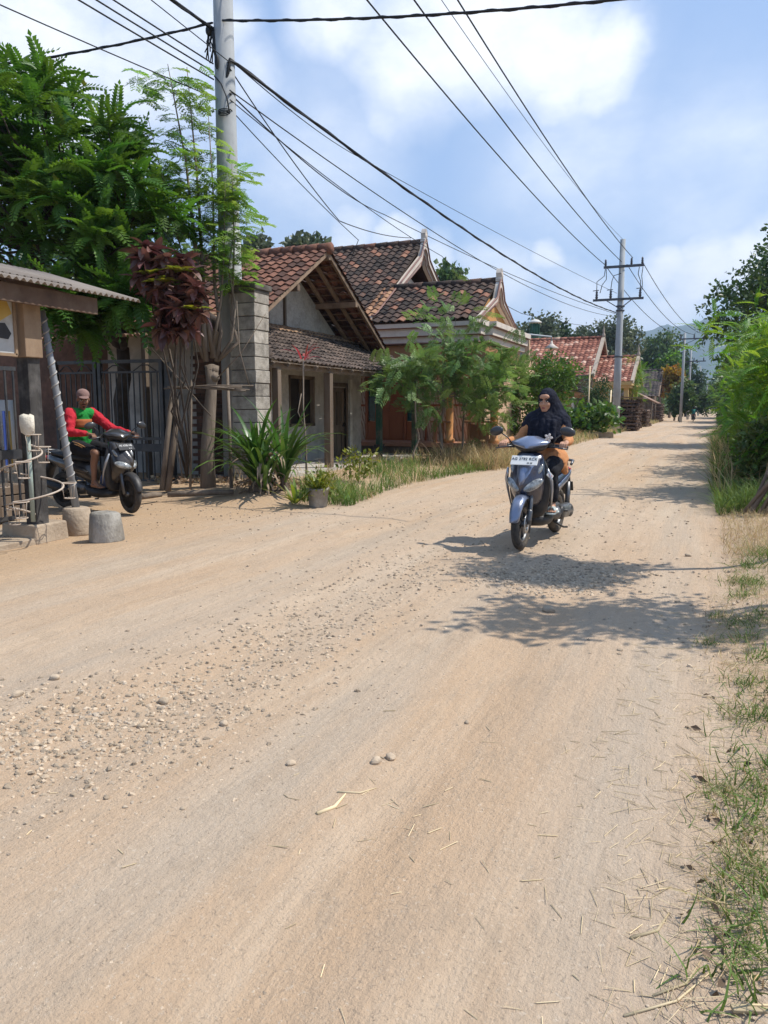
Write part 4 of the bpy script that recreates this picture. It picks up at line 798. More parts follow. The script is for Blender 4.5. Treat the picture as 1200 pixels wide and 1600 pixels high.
mb = MB(); [mb.box((0, 0, .1 + .13 * k), (.3, .46, .115)) for k in range(3)]; mb.build('side_boards', M_wood, bx, bevel=.006); mb = MB(); [MB().box((sx * .135, sy * .215, .22), (.05, .05, .44)).build('leg', M_wood, bx) for sx in (1, -1) for sy in (1, -1)]
# footings and leaning pole
def footing(px, py, r0, r1, h, lab, m):
    p = onground(px, py); mb = MB(); prof = [(r0 * .97, 0), (r0, .02), ((r0 + r1) / 2, h * .55), (r1, h - .015), (r1 - .02, h), (r1 * .35, h + .004), (.02, h - .01)]; mb.lathe(prof, 22)
    v = mb.V[0]; a = vn(v[:, 0] * 9 + 3, v[:, 1] * 9 + v[:, 2] * 5); v *= (1 + .09 * (a[:, None] - .5)) * np.array((1, 1, 1)); o = mb.build('concrete_footing', m, bevel=0); o.location = (p[0], p[1] + r0, g(p[0], p[1] + r0) - .01); return tag(o, lab, 'footing'), o.location
M_conc2 = mat('lime_streaked_concrete', (.16, .145, .12), (.30, .275, .235), scale=4, rough=.95, bump=.6, bscale=25, stretch=(1.5, 1.5, .9), dirt=(.50, .47, .41), dscale=2.4, damt=.75)
_, f1 = footing(105, 838, .16, .145, .31, 'tall concrete footing holding the leaning wrapped pole', M_conc)
_, f2 = footing(147, 851, .185, .155, .31, 'low grey concrete footing with white streaks standing nearest the road', M_conc2)
M_pipe = mat('grey_pipe', (.24, .26, .28), (.33, .35, .37), scale=4, rough=.55, metal=.2, dirt=(.20, .17, .14), dscale=2.5)
top = at(66, 485, 8.15); bot = np.array((f1[0], f1[1], f1[2] + .26)); lp = thing('leaning_pole', 'leaning grey pole wrapped in spiral wire in a concrete footing', 'pole', tuple(bot))
mb = MB(); dv = (top - bot); mb.tube([(0, 0, 0), dv * .35, dv * .7, dv], [.043, .04, .036, .03], 12); mb.build('pipe', M_pipe, lp)
mb = MB(); e1 = nrm(np.cross(dv, (0, 1, 0))); e2 = nrm(np.cross(dv, e1)); n = 17 * 10; P = []
for i in range(n + 1):
    t = .12 + .86 * i / n; a = i / 10 * 2 * PI; r = .046 - .012 * t; P.append(dv * t + r * (math.cos(a) * e1 + math.sin(a) * e2))
mb.tube(P, .009, 5); mb.build('wire_wrap', mat('wrap_wire', (.30, .28, .26), (.42, .40, .37), rough=.6, metal=.3), lp)
# spiral plant stand
ps = at(52, 815, 7.9); stn = thing('plant_stand', 'spiral wire plant stand on a pale green pipe with empty ring holders', 'plant stand', (ps[0], ps[1], ps[2]))
M_gpipe = mat('pale_green_pipe', (.26, .33, .29), (.36, .42, .37), scale=5, rough=.6, dirt=(.3, .25, .18), dscale=3); M_wire = mat('rusty_cream_wire', (.42, .33, .25), (.52, .44, .36), scale=9, rough=.7)
mb = MB(); mb.tube([(0, 0, .0), (0, 0, .95)], .022, 10); mb.build('pipe', M_gpipe, stn)
mb = MB(); P = [];
for i in range(61): a = i / 60 * 2.25 * 2 * PI + 2.2; t = i / 60; r = .34 * math.sin(PI * min(1, t * 1.12 + .05)) ** .6 * (1 - .25 * t); P.append((r * math.cos(a), r * math.sin(a), .06 + .86 * t))
mb.tube(P, .010, 6); mb.build('spiral', M_wire, stn)
for i in range(4, 60, 9):
    c = np.array(P[i]); u = nrm(c * (1, 1, 0)) if np.linalg.norm(c[:2]) > .05 else np.array((1, 0, 0)); c = c + u * .07; mb = MB()
    ring = lambda z, r: [(c[0] + r * math.cos(q), c[1] + r * math.sin(q), c[2] + z) for q in np.linspace(0, 2 * PI, 13)[:-1]]
    mb.tube(ring(.0, .075), .005, 4, closed=True); mb.tube(ring(-.16, .055), .005, 4, closed=True)
    for q in (0, 2.1, 4.2): mb.tube([(c[0] + .075 * math.cos(q), c[1] + .075 * math.sin(q), c[2]), (c[0] + .055 * math.cos(q), c[1] + .055 * math.sin(q), c[2] - .16)], .004, 4)
    mb.build('ring_holder', M_wire, stn)
M_paper = mat('torn_paper', (.55, .49, .38), (.70, .64, .53), scale=9, rough=.8, bump=.5)
mb = MB(); rg = []
for k, (z, rx, ry) in enumerate(((.0, .03, .03), (.02, .075, .05), (.1, .082, .06), (.19, .075, .065), (.21, .03, .03))): rg.append([(rx * math.cos(q) * (1 + .12 * math.sin(3 * q + k)), ry * math.sin(q), z + .012 * math.sin(2 * q)) for q in np.linspace(0, 2 * PI, 15)[:-1]])
mb.loft(rg); pp_ = mb.build('paper_bag', M_paper); pp_.location = (ps[0], ps[1], ps[2] + .88); tag(pp_, 'crumpled cream paper bag pulled over the top of the plant stand', 'bag')
# ================================================================ poles and wires
M_pole = mat('concrete_pole', (.30, .31, .31), (.40, .41, .41), scale=3, rough=.8, bump=.15, stretch=(1, 1, .2), dirt=(.20, .20, .20), dscale=1.5, damt=.4)
M_met = mat('galvanised_dark', (.07, .075, .085), (.12, .125, .14), scale=6, rough=.6, metal=.4); M_ins = mat('porcelain_dark', (.03, .025, .03), (.06, .05, .05), rough=.3, spec=.6); M_cab = mat('black_cable', (.012, .012, .014), (.02, .02, .022), rough=.6)
M_band = mat('steel_band', (.4, .41, .42), (.5, .5, .52), rough=.4, metal=.6)
NP = np.array((-7.98, 11.82, 0)); np_ = thing('power_pole', 'tall concrete power pole rising behind the block pillar, nearest the camera', 'power pole', tuple(NP))
mb = MB(); mb.lathe([(.205, 0), (.19, 3.6), (.15, 11), (.001, 11.02)], 20, sm=True); mb.build('pole', M_pole, np_)
mb = MB(); mb.lathe([(.205, 3.62), (.202, 3.64), (.20, 4.5)], 20); mb.build('sleeve', M_pole, np_)
for z in (7.85, 7.95, 7.05, 6.9): mb = MB(); rr = .205 - (z / 11) * .055; mb.lathe([(rr - .02, z), (rr - .006, z + .004), (rr - .006, z + .022), (rr - .02, z + .026)], 18); mb.build('band', M_band, np_)
mb = MB(); P = [(.1 + .1 * math.cos(q), -.2 + .02 * math.cos(q), 6.35 + .035 * math.sin(q) + .004 * q) for q in np.linspace(0, 6 * PI, 50)]; mb.tube(P, .009, 5); mb.tube([(.2, -.2, 6.4), (.17, -.21, 6.6), (.05, -.2, 6.85), (-.1, -.17, 7.0)], .012, 5); mb.build('cable_coil', M_cab, np_)
mb = MB()
for k in range(9): a = np.array((-.18 + .03 * RS.normal(), -.12, 7.75 + .05 * RS.normal())); mb.tube([a, a + (.03 * RS.normal(), -.03, -.15), a + (.05 * RS.normal(), -.03, -.3 - .25 * RS.rand())], .011, 5)
mb.ell((-.2, -.13, 7.75), (.07, .06, .09)); mb.ell((-.02, -.2, 7.2), (.04, .03, .12)); mb.build('cable_splice', M_cab, np_)
mb = MB(); mb.beam((-.6, 0, 10.3), (2.4, 0, 10.3), .08, .1); mb.build('crossarm', M_met, np_)
def insul(mb, c, h=.26, r=.055):
    c = np.array(c, float); mb.lathe([(.02, 0), (r * .6, .02), (r, h * .25), (r * .6, h * .35), (r, h * .5), (r * .6, h * .6), (r * .8, h * .8), (.02, h)], 10, c)
B2 = np.array((-5.36, 48.1, 0)); p2 = thing('power_pole', 'concrete power pole with two dark crossarms standing before the red roofed houses', 'power pole', tuple(B2), 0)
mb = MB(); mb.lathe([(.23, 0), (.21, 4), (.15, 11.15), (.001, 11.17)], 16); mb.build('pole', M_pole, p2)
def carm(o, z, x0, x1, mt=M_met):
    mb = MB(); mb.beam((x0, -.2, z), (x1, -.2, z), .1, .13); mb.beam((x0 * .5, -.2, z - .05), (0, -.18, z - .55), .05, .05); mb.beam((x1 * .5, -.2, z - .05), (0, -.18, z - .55), .05, .05); return mb.build('crossarm', mt, o)
mb = MB(); mb.beam((-1.0, -.2, 9.6), (1.25, -.2, 9.6), .1, .14); mb.build('crossarm', M_met, p2); carm(p2, 7.75, -1.55, 1.3)
for c in ((.55, -.2, 9.66), (1.15, -.2, 9.66), (-.9, -.2, 9.66)): mb = MB(); insul(mb, c, .4, .08); mb.build('insulator', M_ins, p2)
for c in ((-1.35, -.2, 7.8), (-.55, -.2, 7.8), (1.1, -.2, 7.8)): mb = MB(); insul(mb, c, .5, .09); mb.beam(np.array(c) + (-.22, 0, .5), np.array(c) + (.12, 0, .52), .05, .04); mb.build('fuse_switch', M_ins, p2)
for a, b_, c_, d_ in (((-.9, -.25, 9.5), (-.95, -.25, 9.1), (-1.35, -.25, 8.8), (-1.35, -.25, 8.3)), ((-.85, -.25, 9.5), (-.82, -.25, 8.9), (-1.05, -.25, 8.6), (-1.15, -.25, 8.15)), ((.0, -.25, 9.2), (-.4, -.25, 9.1), (-.5, -.25, 8.8), (-.55, -.25, 8.3)), ((1.0, -.25, 9.5), (.95, -.25, 9.1), (1.1, -.25, 8.7), (1.1, -.25, 8.3)), ((1.2, -.25, 9.5), (1.15, -.25, 9.0), (1.2, -.25, 8.6), (1.2, -.25, 8.2))): MB().tube([a, b_, c_, d_], .022, 5).build('jumper_wire', M_cab, p2)
[MB().lathe([(.19, z), (.25, z + .02), (.25, z + .1), (.19, z + .12)], 12).build('band', M_met, p2) for z in (7.3, 7.05, 4.4)]
def farpole(px, py, t, H, lab, arms, r=.115):
    b_ = at(px, py, t); o = thing('power_pole', lab, 'power pole', (b_[0], b_[1], 0)); mb = MB(); mb.lathe([(r * 1.3, 0), (r, H), (.001, H + .02)], 10); mb.build('pole', M_pole, o)
    for z, x0, x1 in arms:
        a = carm(o, z, x0, x1)
        for x in (x0 * .85, (x0 + x1) / 2, x1 * .85): mb = MB(); insul(mb, (x, -.2, z + .06), .4, .09); mb.build('insulator', M_ins, o)
    return (b_[0], b_[1], H)
P3a = farpole(1064, 640, 78, 8.9, 'distant power pole with one crossarm on the right before the mountain', [(8.3, -.4, 2.2)])
P4a = farpole(1075, 640, 98, 9.2, 'far thin power pole just right of another, with low crossarm', [(7.3, -1.0, 1.8)])
farpole(1091, 640, 150, 9.5, 'very far power pole, left one of the pair against the mountain', [(7.5, -1, 1)]); farpole(1103, 640, 165, 8.5, 'very far power pole, right one of the pair against the mountain', [(6.5, -1, 1)])
def wire(pts, r, lab, sag=0, nm='power_cable', m=M_cab, tw=0):
    P = []
    for a, b_ in zip(pts[:-1], pts[1:]):
        a, b_ = np.array(a, float), np.array(b_, float); n = 24
        for i in range(n + (b_ is pts[-1])): t = i / n; P.append(a + (b_ - a) * t - np.array((0, 0, 4 * sag * t * (1 - t))))
    P.append(np.array(pts[-1], float)); P = np.array(P); mb = MB(); mb.tube(P, r, 6)
    if tw:
        k = len(P) * 4; i = np.linspace(0, len(P) - 1.001, k); Q = P[i.astype(int)] + (P[np.minimum(i.astype(int) + 1, len(P) - 1)] - P[i.astype(int)]) * (i % 1)[:, None]; a = np.arange(k) * .9
        mb.tube(Q + np.stack([.6 * r * np.cos(a), .3 * r * np.cos(a), r * np.sin(a)], 1) * tw, r * .75, 4)
    o = mb.build(nm, m); tag(o, lab, 'cable'); return o
nA = NP + (-.12, -.15, 7.75); nB = NP + (.17, -.1, 7.25); nC = NP + (-.12, -.16, 7.05); nD = NP + (.17, -.12, 6.7); lowp2 = B2 + (-.2, -.15, 7.0)
def frm(a, px, py, t, k=1.15): b_ = at(px, py, t); a = np.array(a); return a + (b_ - a) * k
wire([NP + (-.1, -2.0 - 25, 7.9), nA], .026, 'thick twisted black cable climbing to upper left from the near power pole', .15, tw=1)
wire([nA, nB, lowp2], .026, 'thick bundled cable sagging from the near pole to the far pole', .55, tw=1)
wire([nA + (0, 0, .1), np.array((-16, 9.2, 7.3)), np.array((-40, 1, 7.5))], .018, 'twisted black cable leaving the near pole straight to the left edge', .25, tw=1)
wire([nA + (.2, 0, .1), frm(NP + (.1, -.15, 7.85), 805, 0, 10.5, 1.6)], .018, 'twisted black cable crossing the road from the near pole to upper right', .12, tw=1)
for k, (x, z, lab) in enumerate(((-.25, 7.0, 'lowest of three thin cables running from near pole to upper left'), (-.05, 7.12, 'middle of three thin cables running from near pole to upper left'), (.1, 7.25, 'highest of three thin cables running from near pole to upper left'))):
    wire([NP + (x * 1.5, -28, z + .1), nC + (0, 0, (z - 7.1))], .012, lab, .3)
wire([NP + (1.2, -30, 8.4), nB + (0, 0, -.05)], .008, 'fine cable above the thick twisted cable left of near pole', .2); wire([NP + (-3.4, -26, 6.9), NP + (-.3, -.15, 6.75)], .009, 'lone thin cable low on the far left ending at the pole', .4)
wire([nB, at(560, 245, 24), B2 + (-.2, -.1, 8.1)], .010, 'fine straight cable highest above the houses between both poles', .12)
wire([nD, at(600, 335, 27), lowp2 + (.05, 0, -.1)], .013, 'second thin cable under the thick bundle between both poles', .25); wire([nD + (0, 0, .05), lowp2 + (.1, 0, -.25)], .011, 'slack thin cable hanging lowest between the two big poles', .8)
wire([nB + (0, 0, -.15), at(530, 345, 20), np.array((-9.5, 24.6, 7.0))], .012, 'service cable dropping steeply from near pole to the ornate house', .1); wire([nD + (0, 0, -.25), at(560, 375, 20), np.array((-10.5, 21.5, 5.4))], .009, 'lowest service cable from near pole into the ornate house roof', .06)
wire([lowp2, np.array((-6.3, 60, 5.5))], .012, 'short cable from far pole down to the red roofed house', .2); wire([nD + (0, 0, -.1), at(690, 400, 24), np.array((-5.95, 25.5, 4.5)), B2 + (-.2, -.1, 6.2)], .009, 'thin cable tied to the end of the orange house cornice', .15)
tops = [(587, 0, B2 + (-.9, -.2, 9.72)), (660, 0, B2 + (.0, -.25, 9.85)), (727, 0, B2 + (.6, -.2, 10.05)), (703, 0, B2 + (0, 0, 11.15))]
for (px, py, b_), r, lab in zip(tops, (.02, .02, .02, .009), ('left one of three bare lines crossing the sky to the far pole', 'middle one of three bare lines crossing the sky to the far pole', 'right one of three bare lines crossing the sky to the far pole', 'faint earth wire running to the very tip of the far pole')):
    best = None
    for t in np.linspace(12, 30, 400):
        q = at(px, py, t); k = (NP[1] - b_[1]) / (q[1] - b_[1]); a = b_ + (q - b_) * k
        if best is None or abs(a[2] - 10.55) < best[0]: best = (abs(a[2] - 10.55), a)
    wire([best[1], b_], r, lab, .45)
e3 = (np.array(P3a) + (-.2, -.2, -.2), np.array(P3a) + (.9, -.2, -.2), np.array(P3a) + (1.9, -.2, -.2))
for a, b_, lab in zip((B2 + (-.9, -.2, 9.7), B2 + (.3, -.2, 9.7), B2 + (1.2, -.2, 9.7)), e3, ('left line beyond the far pole falling towards the mountain', 'middle line beyond the far pole falling towards the mountain', 'right line beyond the far pole falling towards the mountain')): wire([a, b_], .022, lab, .9)
# lamp on a bent pipe at the ornate house
lb = at(813, 620, 26.5); la = thing('yard_lamp', 'hanging lamp with cone shade on bent pipe arm by the orange house', 'lamp', (lb[0], lb[1], 0)); z2 = at(813, 523, 26.5)[2]; arm = at(862, 530, 26.8) - np.array((lb[0], lb[1], 0))
mb = MB(); mb.tube([(0, 0, 0), (0, 0, z2 - .03), (.03, .01, z2), (arm[0] * .98, arm[1], arm[2] + .08), (arm[0], arm[1], arm[2] - .08)], .035, 7); mb.build('pipe', M_pipe, la)
mb = MB(); mb.lathe([(.03, .0), (.05, -.1), (.08, -.13), (.26, -.27), (.25, -.28), (.06, -.15)], 14, arm + (0, 0, -.05)); mb.build('lamp_shade', M_cream, la); mb = MB(); mb.ell(arm + (0, 0, -.3), (.06, .06, .08)); mb.build('bulb', mat('frosted_bulb', (.5, .4, .3), (.6, .5, .4), rough=.3), la)
# green turret and water jars on roofs
tq = at(836, 512, 72); tu = thing('green_turret', 'small green rooftop turret with pale cap behind the red tile roof', 'turret', (tq[0], tq[1], 5.0)); M_tg = mat('green_turret_paint', (.02, .09, .05), (.04, .14, .08), rough=.5)
mb = MB(); mb.lathe([(.52, 0), (.52, 2.9), (.60, 2.95), (.60, 3.05), (.4, 3.06)], 8, sm=False); [mb.beam((.4 * math.cos(q), .4 * math.sin(q), 3.0), (.4 * math.cos(q), .4 * math.sin(q), 4.3), .07, .07) for q in np.arange(8) * PI / 4]; mb.lathe([(.26, 3.0), (.26, 4.3)], 10); mb.build('drum', M_tg, tu); mb = MB(); mb.lathe([(.4, 4.28), (.62, 4.34), (.6, 4.42), (.3, 4.62), (.01, 4.7)], 12); mb.build('cap', M_white, tu)
jq = at(402, 392, 21.5); M_jar = mat('glazed_jar', (.30, .33, .34), (.42, .44, .44), rough=.4)
vt = thing('roof_vent', 'pair of pale vent jars poking up behind the old roof ridge', 'roof vent', (jq[0], jq[1], jq[2] - 1.0)); M_jar = mat('glazed_jar', (.30, .33, .34), (.42, .44, .44), rough=.4)
for dx in (-.10, .12): mb = MB(); mb.lathe([(.10, .3), (.11, .55), (.12, .6), (.12, .95), (.07, 1.02)], 12, (dx, 0, 0)); mb.build('jar', M_jar, vt)
mb = MB(); mb.lathe([(.02, .0), (.05, .02), (.06, .3), (.3, .55), (.3, .62), (.05, .64)], 12); mb.build('base', M_cap, vt)
# kerb wall
ka = at(838, 680, 37.5); kb = at(957, 679, 37.5); mb = MB(); mb.beam((ka[0], ka[1], .02), (kb[0], kb[1], .02), .4, .5); tag(mb.build('kerb_wall', M_conc, bevel=.02), 'low concrete kerb in grass before the far power pole', 'kerb')
# woodpiles
M_log = mat('firewood', (.10, .065, .048), (.20, .135, .10), scale=9, rough=.9, rnd=.4, bump=.3); M_logd = mat('dark_firewood', (.075, .05, .038), (.19, .125, .09), scale=9, rough=.9, rnd=.5, bump=.3)
def woodpile(lab, x0, x1, y0, y1, H, roof=None, m=M_logd):
    mb = MB(); cx, cy = (x0 + x1) / 2, (y0 + y1) / 2; o = thing('woodpile', lab, 'woodpile', (cx, cy, 0)); zc = .1; k = 0
    while zc < H:
        if k % 2:
            y = y0
            while y < y1: mb.tube([(x0 + RS.normal() * .06, y, zc + RS.normal() * .02), (cx, y + RS.normal() * .03, zc), (x1 + RS.normal() * .06, y + RS.normal() * .04, zc + RS.normal() * .02)], .035 + .05 * RS.rand(), 6, rr=RS.rand(), sm=False); y += .15
        else:
            x = x0
            while x < x1: mb.tube([(x, y0 + RS.normal() * .16, zc + RS.normal() * .03), (x + RS.normal() * .06, y1 + RS.normal() * .14, zc)], .035 + .05 * RS.rand(), 6, rr=RS.rand(), sm=False); x += .15
        zc += .115; k += 1
    mb.build('stacked_log', m, o, off=(cx, cy, 0))['kind'] = 'stuff'
    if roof: mb = MB(); corr(mb, (x0 - .2, y0 - .2, H + .1), (0, 1, 0), (1, 0, -.05), y1 - y0 + .4, x1 - x0 + .45, .03, .2); mb.build('cover_sheet', roof, o, off=(cx, cy, 0))
    return o
woodpile('tall dark firewood stack under a pale sheet beside the far power pole', -5.75, -4.3, 50.8, 53.2, 2.05, M_asb)
woodpile('reddish firewood stack under the rusty lean-to shed', -5.6, -4.9, 83.2, 87.8, 1.9, None, M_log); woodpile('low dark woodpile between tall firewood stack and the shed', -5.6, -4.6, 62, 65, 1.3, None, M_logd)
# ================================================================ trees and plants
M_bark = mat('tree_bark', (.12, .09, .065), (.24, .19, .145), scale=6, rough=.95, bump=.5, stretch=(1, 1, .3), bscale=22); M_barkd = mat('dark_bark', (.045, .035, .028), (.10, .08, .065), scale=6, rough=.95, bump=.4)
M_stem = mat('green_stem', (.10, .12, .05), (.17, .18, .08), scale=5, rough=.8)
L_big = leafm('broad_frond_leaf', (.048, .125, .018), (.105, .21, .036), rnd=.45, hue=.02, trans=.36); L_mor = leafm('feathery_leaf', (.13, .25, .04), (.22, .35, .08), rnd=.35, hue=.02, trans=.4)
L_mar = leafm('maroon_leaf', (.085, .036, .030), (.19, .095, .075), rnd=.5, hue=.02, trans=.12, rough=.4); L_mix = leafm('yellow_green_leaf', (.12, .17, .02), (.22, .24, .04), rnd=.4, hue=.03, trans=.3)
L_lam = leafm('lamtoro_leaf', (.105, .19, .05), (.18, .27, .085), rnd=.4, hue=.02, trans=.35); L_bush = leafm('bush_leaf', (.055, .12, .02), (.10, .18, .035), rnd=.45, hue=.025, trans=.35)
L_bright = leafm('bright_legume_leaf', (.09, .21, .02), (.17, .30, .05), rnd=.45, hue=.03, trans=.42); L_dark = leafm('dark_tree_leaf', (.030, .068, .018), (.066, .115, .036), rnd=.45, hue=.02, trans=.25)
L_mid = leafm('mid_tree_leaf', (.058, .105, .03), (.105, .16, .055), rnd=.45, hue=.03, trans=.3); L_grey = leafm('grey_green_leaf', (.075, .10, .05), (.125, .15, .085), rnd=.4, hue=.02, trans=.3); L_or = leafm('orange_leaf', (.24, .14, .02), (.34, .22, .035), rnd=.4, hue=.03, trans=.3)
L_pan = leafm('pandan_leaf', (.045, .11, .02), (.10, .19, .04), rnd=.35, hue=.02, trans=.2, rough=.35); L_dead = leafm('dead_leaf', (.26, .19, .12), (.36, .28, .19), rnd=.35, hue=.02, trans=.15, rough=.9); L_red = leafm('red_leaf', (.26, .04, .04), (.40, .09, .075), rnd=.3, hue=.02, trans=.3)
def branches(mb, root, tips, r0, fork, n=7, k=5):
    """trunk from root to fork, limbs to k-means-like hubs, twigs to every tip"""
    root, fork, tips = np.array(root, float), np.array(fork, float), np.array(tips, float)
    limb(mb, root, fork, r0, r0 * .72, .05, 9)
    hub = tips[RS.permutation(len(tips))[:k]]
    for _ in range(4):
        w = np.argmin(((tips[:, None] - hub[None]) ** 2).sum(2), 1); hub = np.array([tips[w == i].mean(0) if (w == i).any() else hub[i] for i in range(k)])
    hb = fork + (hub - fork) * .62
    for i in range(k):
        limb(mb, fork, hb[i], r0 * .5, r0 * .22, .1, n)
        for t in tips[w == i]: limb(mb, hb[i], t, r0 * .18, r0 * .05, .12, 5, 4)
# ---- big frond tree on the left
def px_tips(shapes, n, t0, t1):
    P = []; area = np.array([rx * ry for _, _, rx, ry in shapes]); area = area / area.sum()
    for i in RS.choice(len(shapes), n, p=area):
        cx, cy, rx, ry = shapes[i]; a, r = RS.rand() * 2 * PI, RS.rand() ** .5; P.append(at(cx + rx * r * math.cos(a), cy + ry * r * math.sin(a), RS.uniform(t0, t1)))
    return np.array(P)
tips = px_tips([(30, 210, 60, 90), (90, 165, 42, 45), (185, 235, 50, 50), (90, 300, 110, 90), (210, 320, 65, 60), (60, 390, 90, 50), (180, 410, 70, 60), (20, 440, 40, 40), (-20, 160, 40, 50), (-60, 280, 80, 120), (255, 340, 30, 26)], 150, 11.3, 14.2)
tips = np.concatenate([tips, px_tips([(180, 480, 40, 24), (100, 500, 45, 30), (75, 470, 40, 20)], 26, 11.2, 12.2)])
tr = thing('broad_frond_tree', 'large dense dark green tree with broad feathered fronds behind the stall and gate', 'tree', (-10.9, 12.3, 0)); OT = np.array((-10.9, 12.3, 0))
mb = MB(); branches(mb, (-10.9, 12.3, 0), tips, .17, (-10.7, 12.1, 2.6), k=9); mb.build('trunk', M_barkd, tr, off=OT)
F1 = frond(11, .62, .165, .046, .35, 74, .6, .25, .10, .14); F2 = frond(10, .5, .15, .044, .25, 72, .65, .25, .12, .12)
cen = tips.mean(0); Ms = []; Ps = []; Rr = []; rc = RS.rand(len(tips))
for i, t in enumerate(tips):
    ax = nrm(nrm(t - cen) * .7 + (0, 0, .9)); n = 11; a = np.arange(n) * 2.4 + RS.rand() * 6; el = np.linspace(1.2, -.25, n) + RS.normal(size=n) * .1
    u = nrm(np.cross(ax, (1, .3, .2))); w = np.cross(ax, u)
    d = np.cos(el)[:, None] * (np.cos(a)[:, None] * u + np.sin(a)[:, None] * w) + np.sin(el)[:, None] * ax
    Ms.append(frames(d, RS.normal(size=n) * .25, RS.uniform(.75, 1.2, n))); Ps.append(np.repeat(t[None], n, 0)); Rr.append(np.clip(.5 * rc[i] + .5 * RS.rand(n), 0, 1))
Ms, Ps, Rr = np.concatenate(Ms), np.concatenate(Ps), np.concatenate(Rr); mb = MB(); h_ = RS.rand(len(Ps)) < .5
mb.scatter(F1, Ms[h_], Ps[h_], Rr[h_]); mb.scatter(F2, Ms[~h_], Ps[~h_], Rr[~h_])
k = 40; i = RS.randint(0, len(tips), k); mb.scatter(cluster(3, .3, .13, .04, 5), zrot(k, 1), tips[i], m=1)
mb.build('crown', [L_big, L_mix], tr, off=OT)
# ---- moringa: pollarded trunk with tall feathery shoots
def feather(n=6, L=.34, seed=0):
    rs = np.random.RandomState(seed); vs = []; fs = []
    def lf(p, d, l):
        d = nrm(d); s = nrm(np.cross(d, (.1, .2, 1))); k = len(vs); vs.extend([p, p + d * l * .5 + s * l * .33, p + d * l, p + d * l * .5 - s * l * .33]); fs.append((k, k + 1, k + 2, k + 3))
    for i in range(n):
        t = .2 + .8 * i / n; p = np.array((L * t, 0, -.35 * L * t * t))
        for sg in (1, -1):
            d = nrm(np.array((.55, sg * .8, -.3))); Lp = L * .42 * (1 - .55 * t)
            for j in range(5):
                q = p + d * Lp * (j + 1) / 5
                for s2 in (1, -1): lf(q, nrm(d + s2 * np.array((-.5 * sg, .6, -.25)) * .9 + rs.normal(size=3) * .2), .036)
    k = len(vs); vs.extend([(0, .004, 0), (0, -.004, 0), (L, -.002, -.35 * L), (L, .002, -.35 * L)]); fs.append((k, k + 1, k + 2, k + 3))
    return np.array(vs), np.array(fs)
mo = thing('moringa_tree', 'slender tree with pollarded pale trunk and tall airy feathery shoots before the near pole', 'tree', (-7.75, 10.9, 0)); OM = np.array((-7.75, 10.9, 0))
tm = 12.75; q = lambda px, py, dt=0: at(px, py, tm + dt)
mb = MB(); b0 = onground(325, 762, .1); b0 = q(325, 758)
mb.tube([b0 + (0, 0, -.15), q(324, 700), q(328, 640), q(331, 600), q(331, 572)], [.135, .11, .10, .085, .12], 12); mb.ell(q(331, 578), (.12, .11, .10)); mb.ell(q(336, 590, -.05), (.08, .07, .07))
STEM = [((322, 565), (318, 500), (312, 440), (290, 250), (262, 100), .05, -.1), ((335, 560), (322, 480), (318, 455), (310, 300), (292, 105), .055, .05), ((338, 565), (345, 520), (335, 440), (333, 300), (325, 170), .04, .1), ((342, 562), (372, 535), (362, 500), (366, 380), (362, 250), .035, .15), ((318, 560), (305, 520), (303, 470), (285, 400), (230, 180), .03, -.15), ((340, 565), (362, 530), (368, 480), (357, 420), (372, 320), .028, 0), ((330, 560), (340, 500), (345, 470), (350, 400), (352, 280), .03, -.2)]
tw = []
for s in STEM:
    P = [q(*s[i], s[6] * (i / 4)) for i in range(5)]; r = s[5]; mb.tube(P, [r, r * .85, r * .7, r * .35, r * .12], 8)
    for a, b_ in ((2, 3), (3, 4)):
        for k in range(6):
            t = k / 6; p = P[a] + (P[b_] - P[a]) * t
            if a == 2 and t < .35: continue
            tw.append(p)
mb.build('trunk', M_bark, mo, off=OM)
Tm = [feather(6, .36, 1), feather(5, .30, 2), feather(7, .42, 3)]; P = []; D = []
for p in tw:
    for k in range(3): d = rdir(1, -.25, .5)[0]; P.append(p + d * .05); D.append(d)
extra = px_tips([(265, 250, 60, 75), (290, 330, 60, 60), (345, 300, 45, 60), (375, 300, 22, 45), (330, 380, 70, 40), (250, 130, 40, 30), (215, 100, 30, 20), (300, 130, 30, 40), (300, 420, 30, 20), (370, 310, 30, 60), (365, 350, 26, 40), (385, 280, 14, 30)], 175, tm - .5, tm + .4)
for p in extra: P.append(p); D.append(nrm(rdir(1, -.3, .3)[0] * (1, 1, .6)))
P, D = np.array(P), np.array(D); w = RS.randint(0, 3, len(P)); mb = MB()
for i in range(3): mb.scatter(Tm[i], frames(D[w == i], None, RS.uniform(.8, 1.25, (w == i).sum())), P[w == i])
mb.build('crown', L_mor, mo, off=OM)
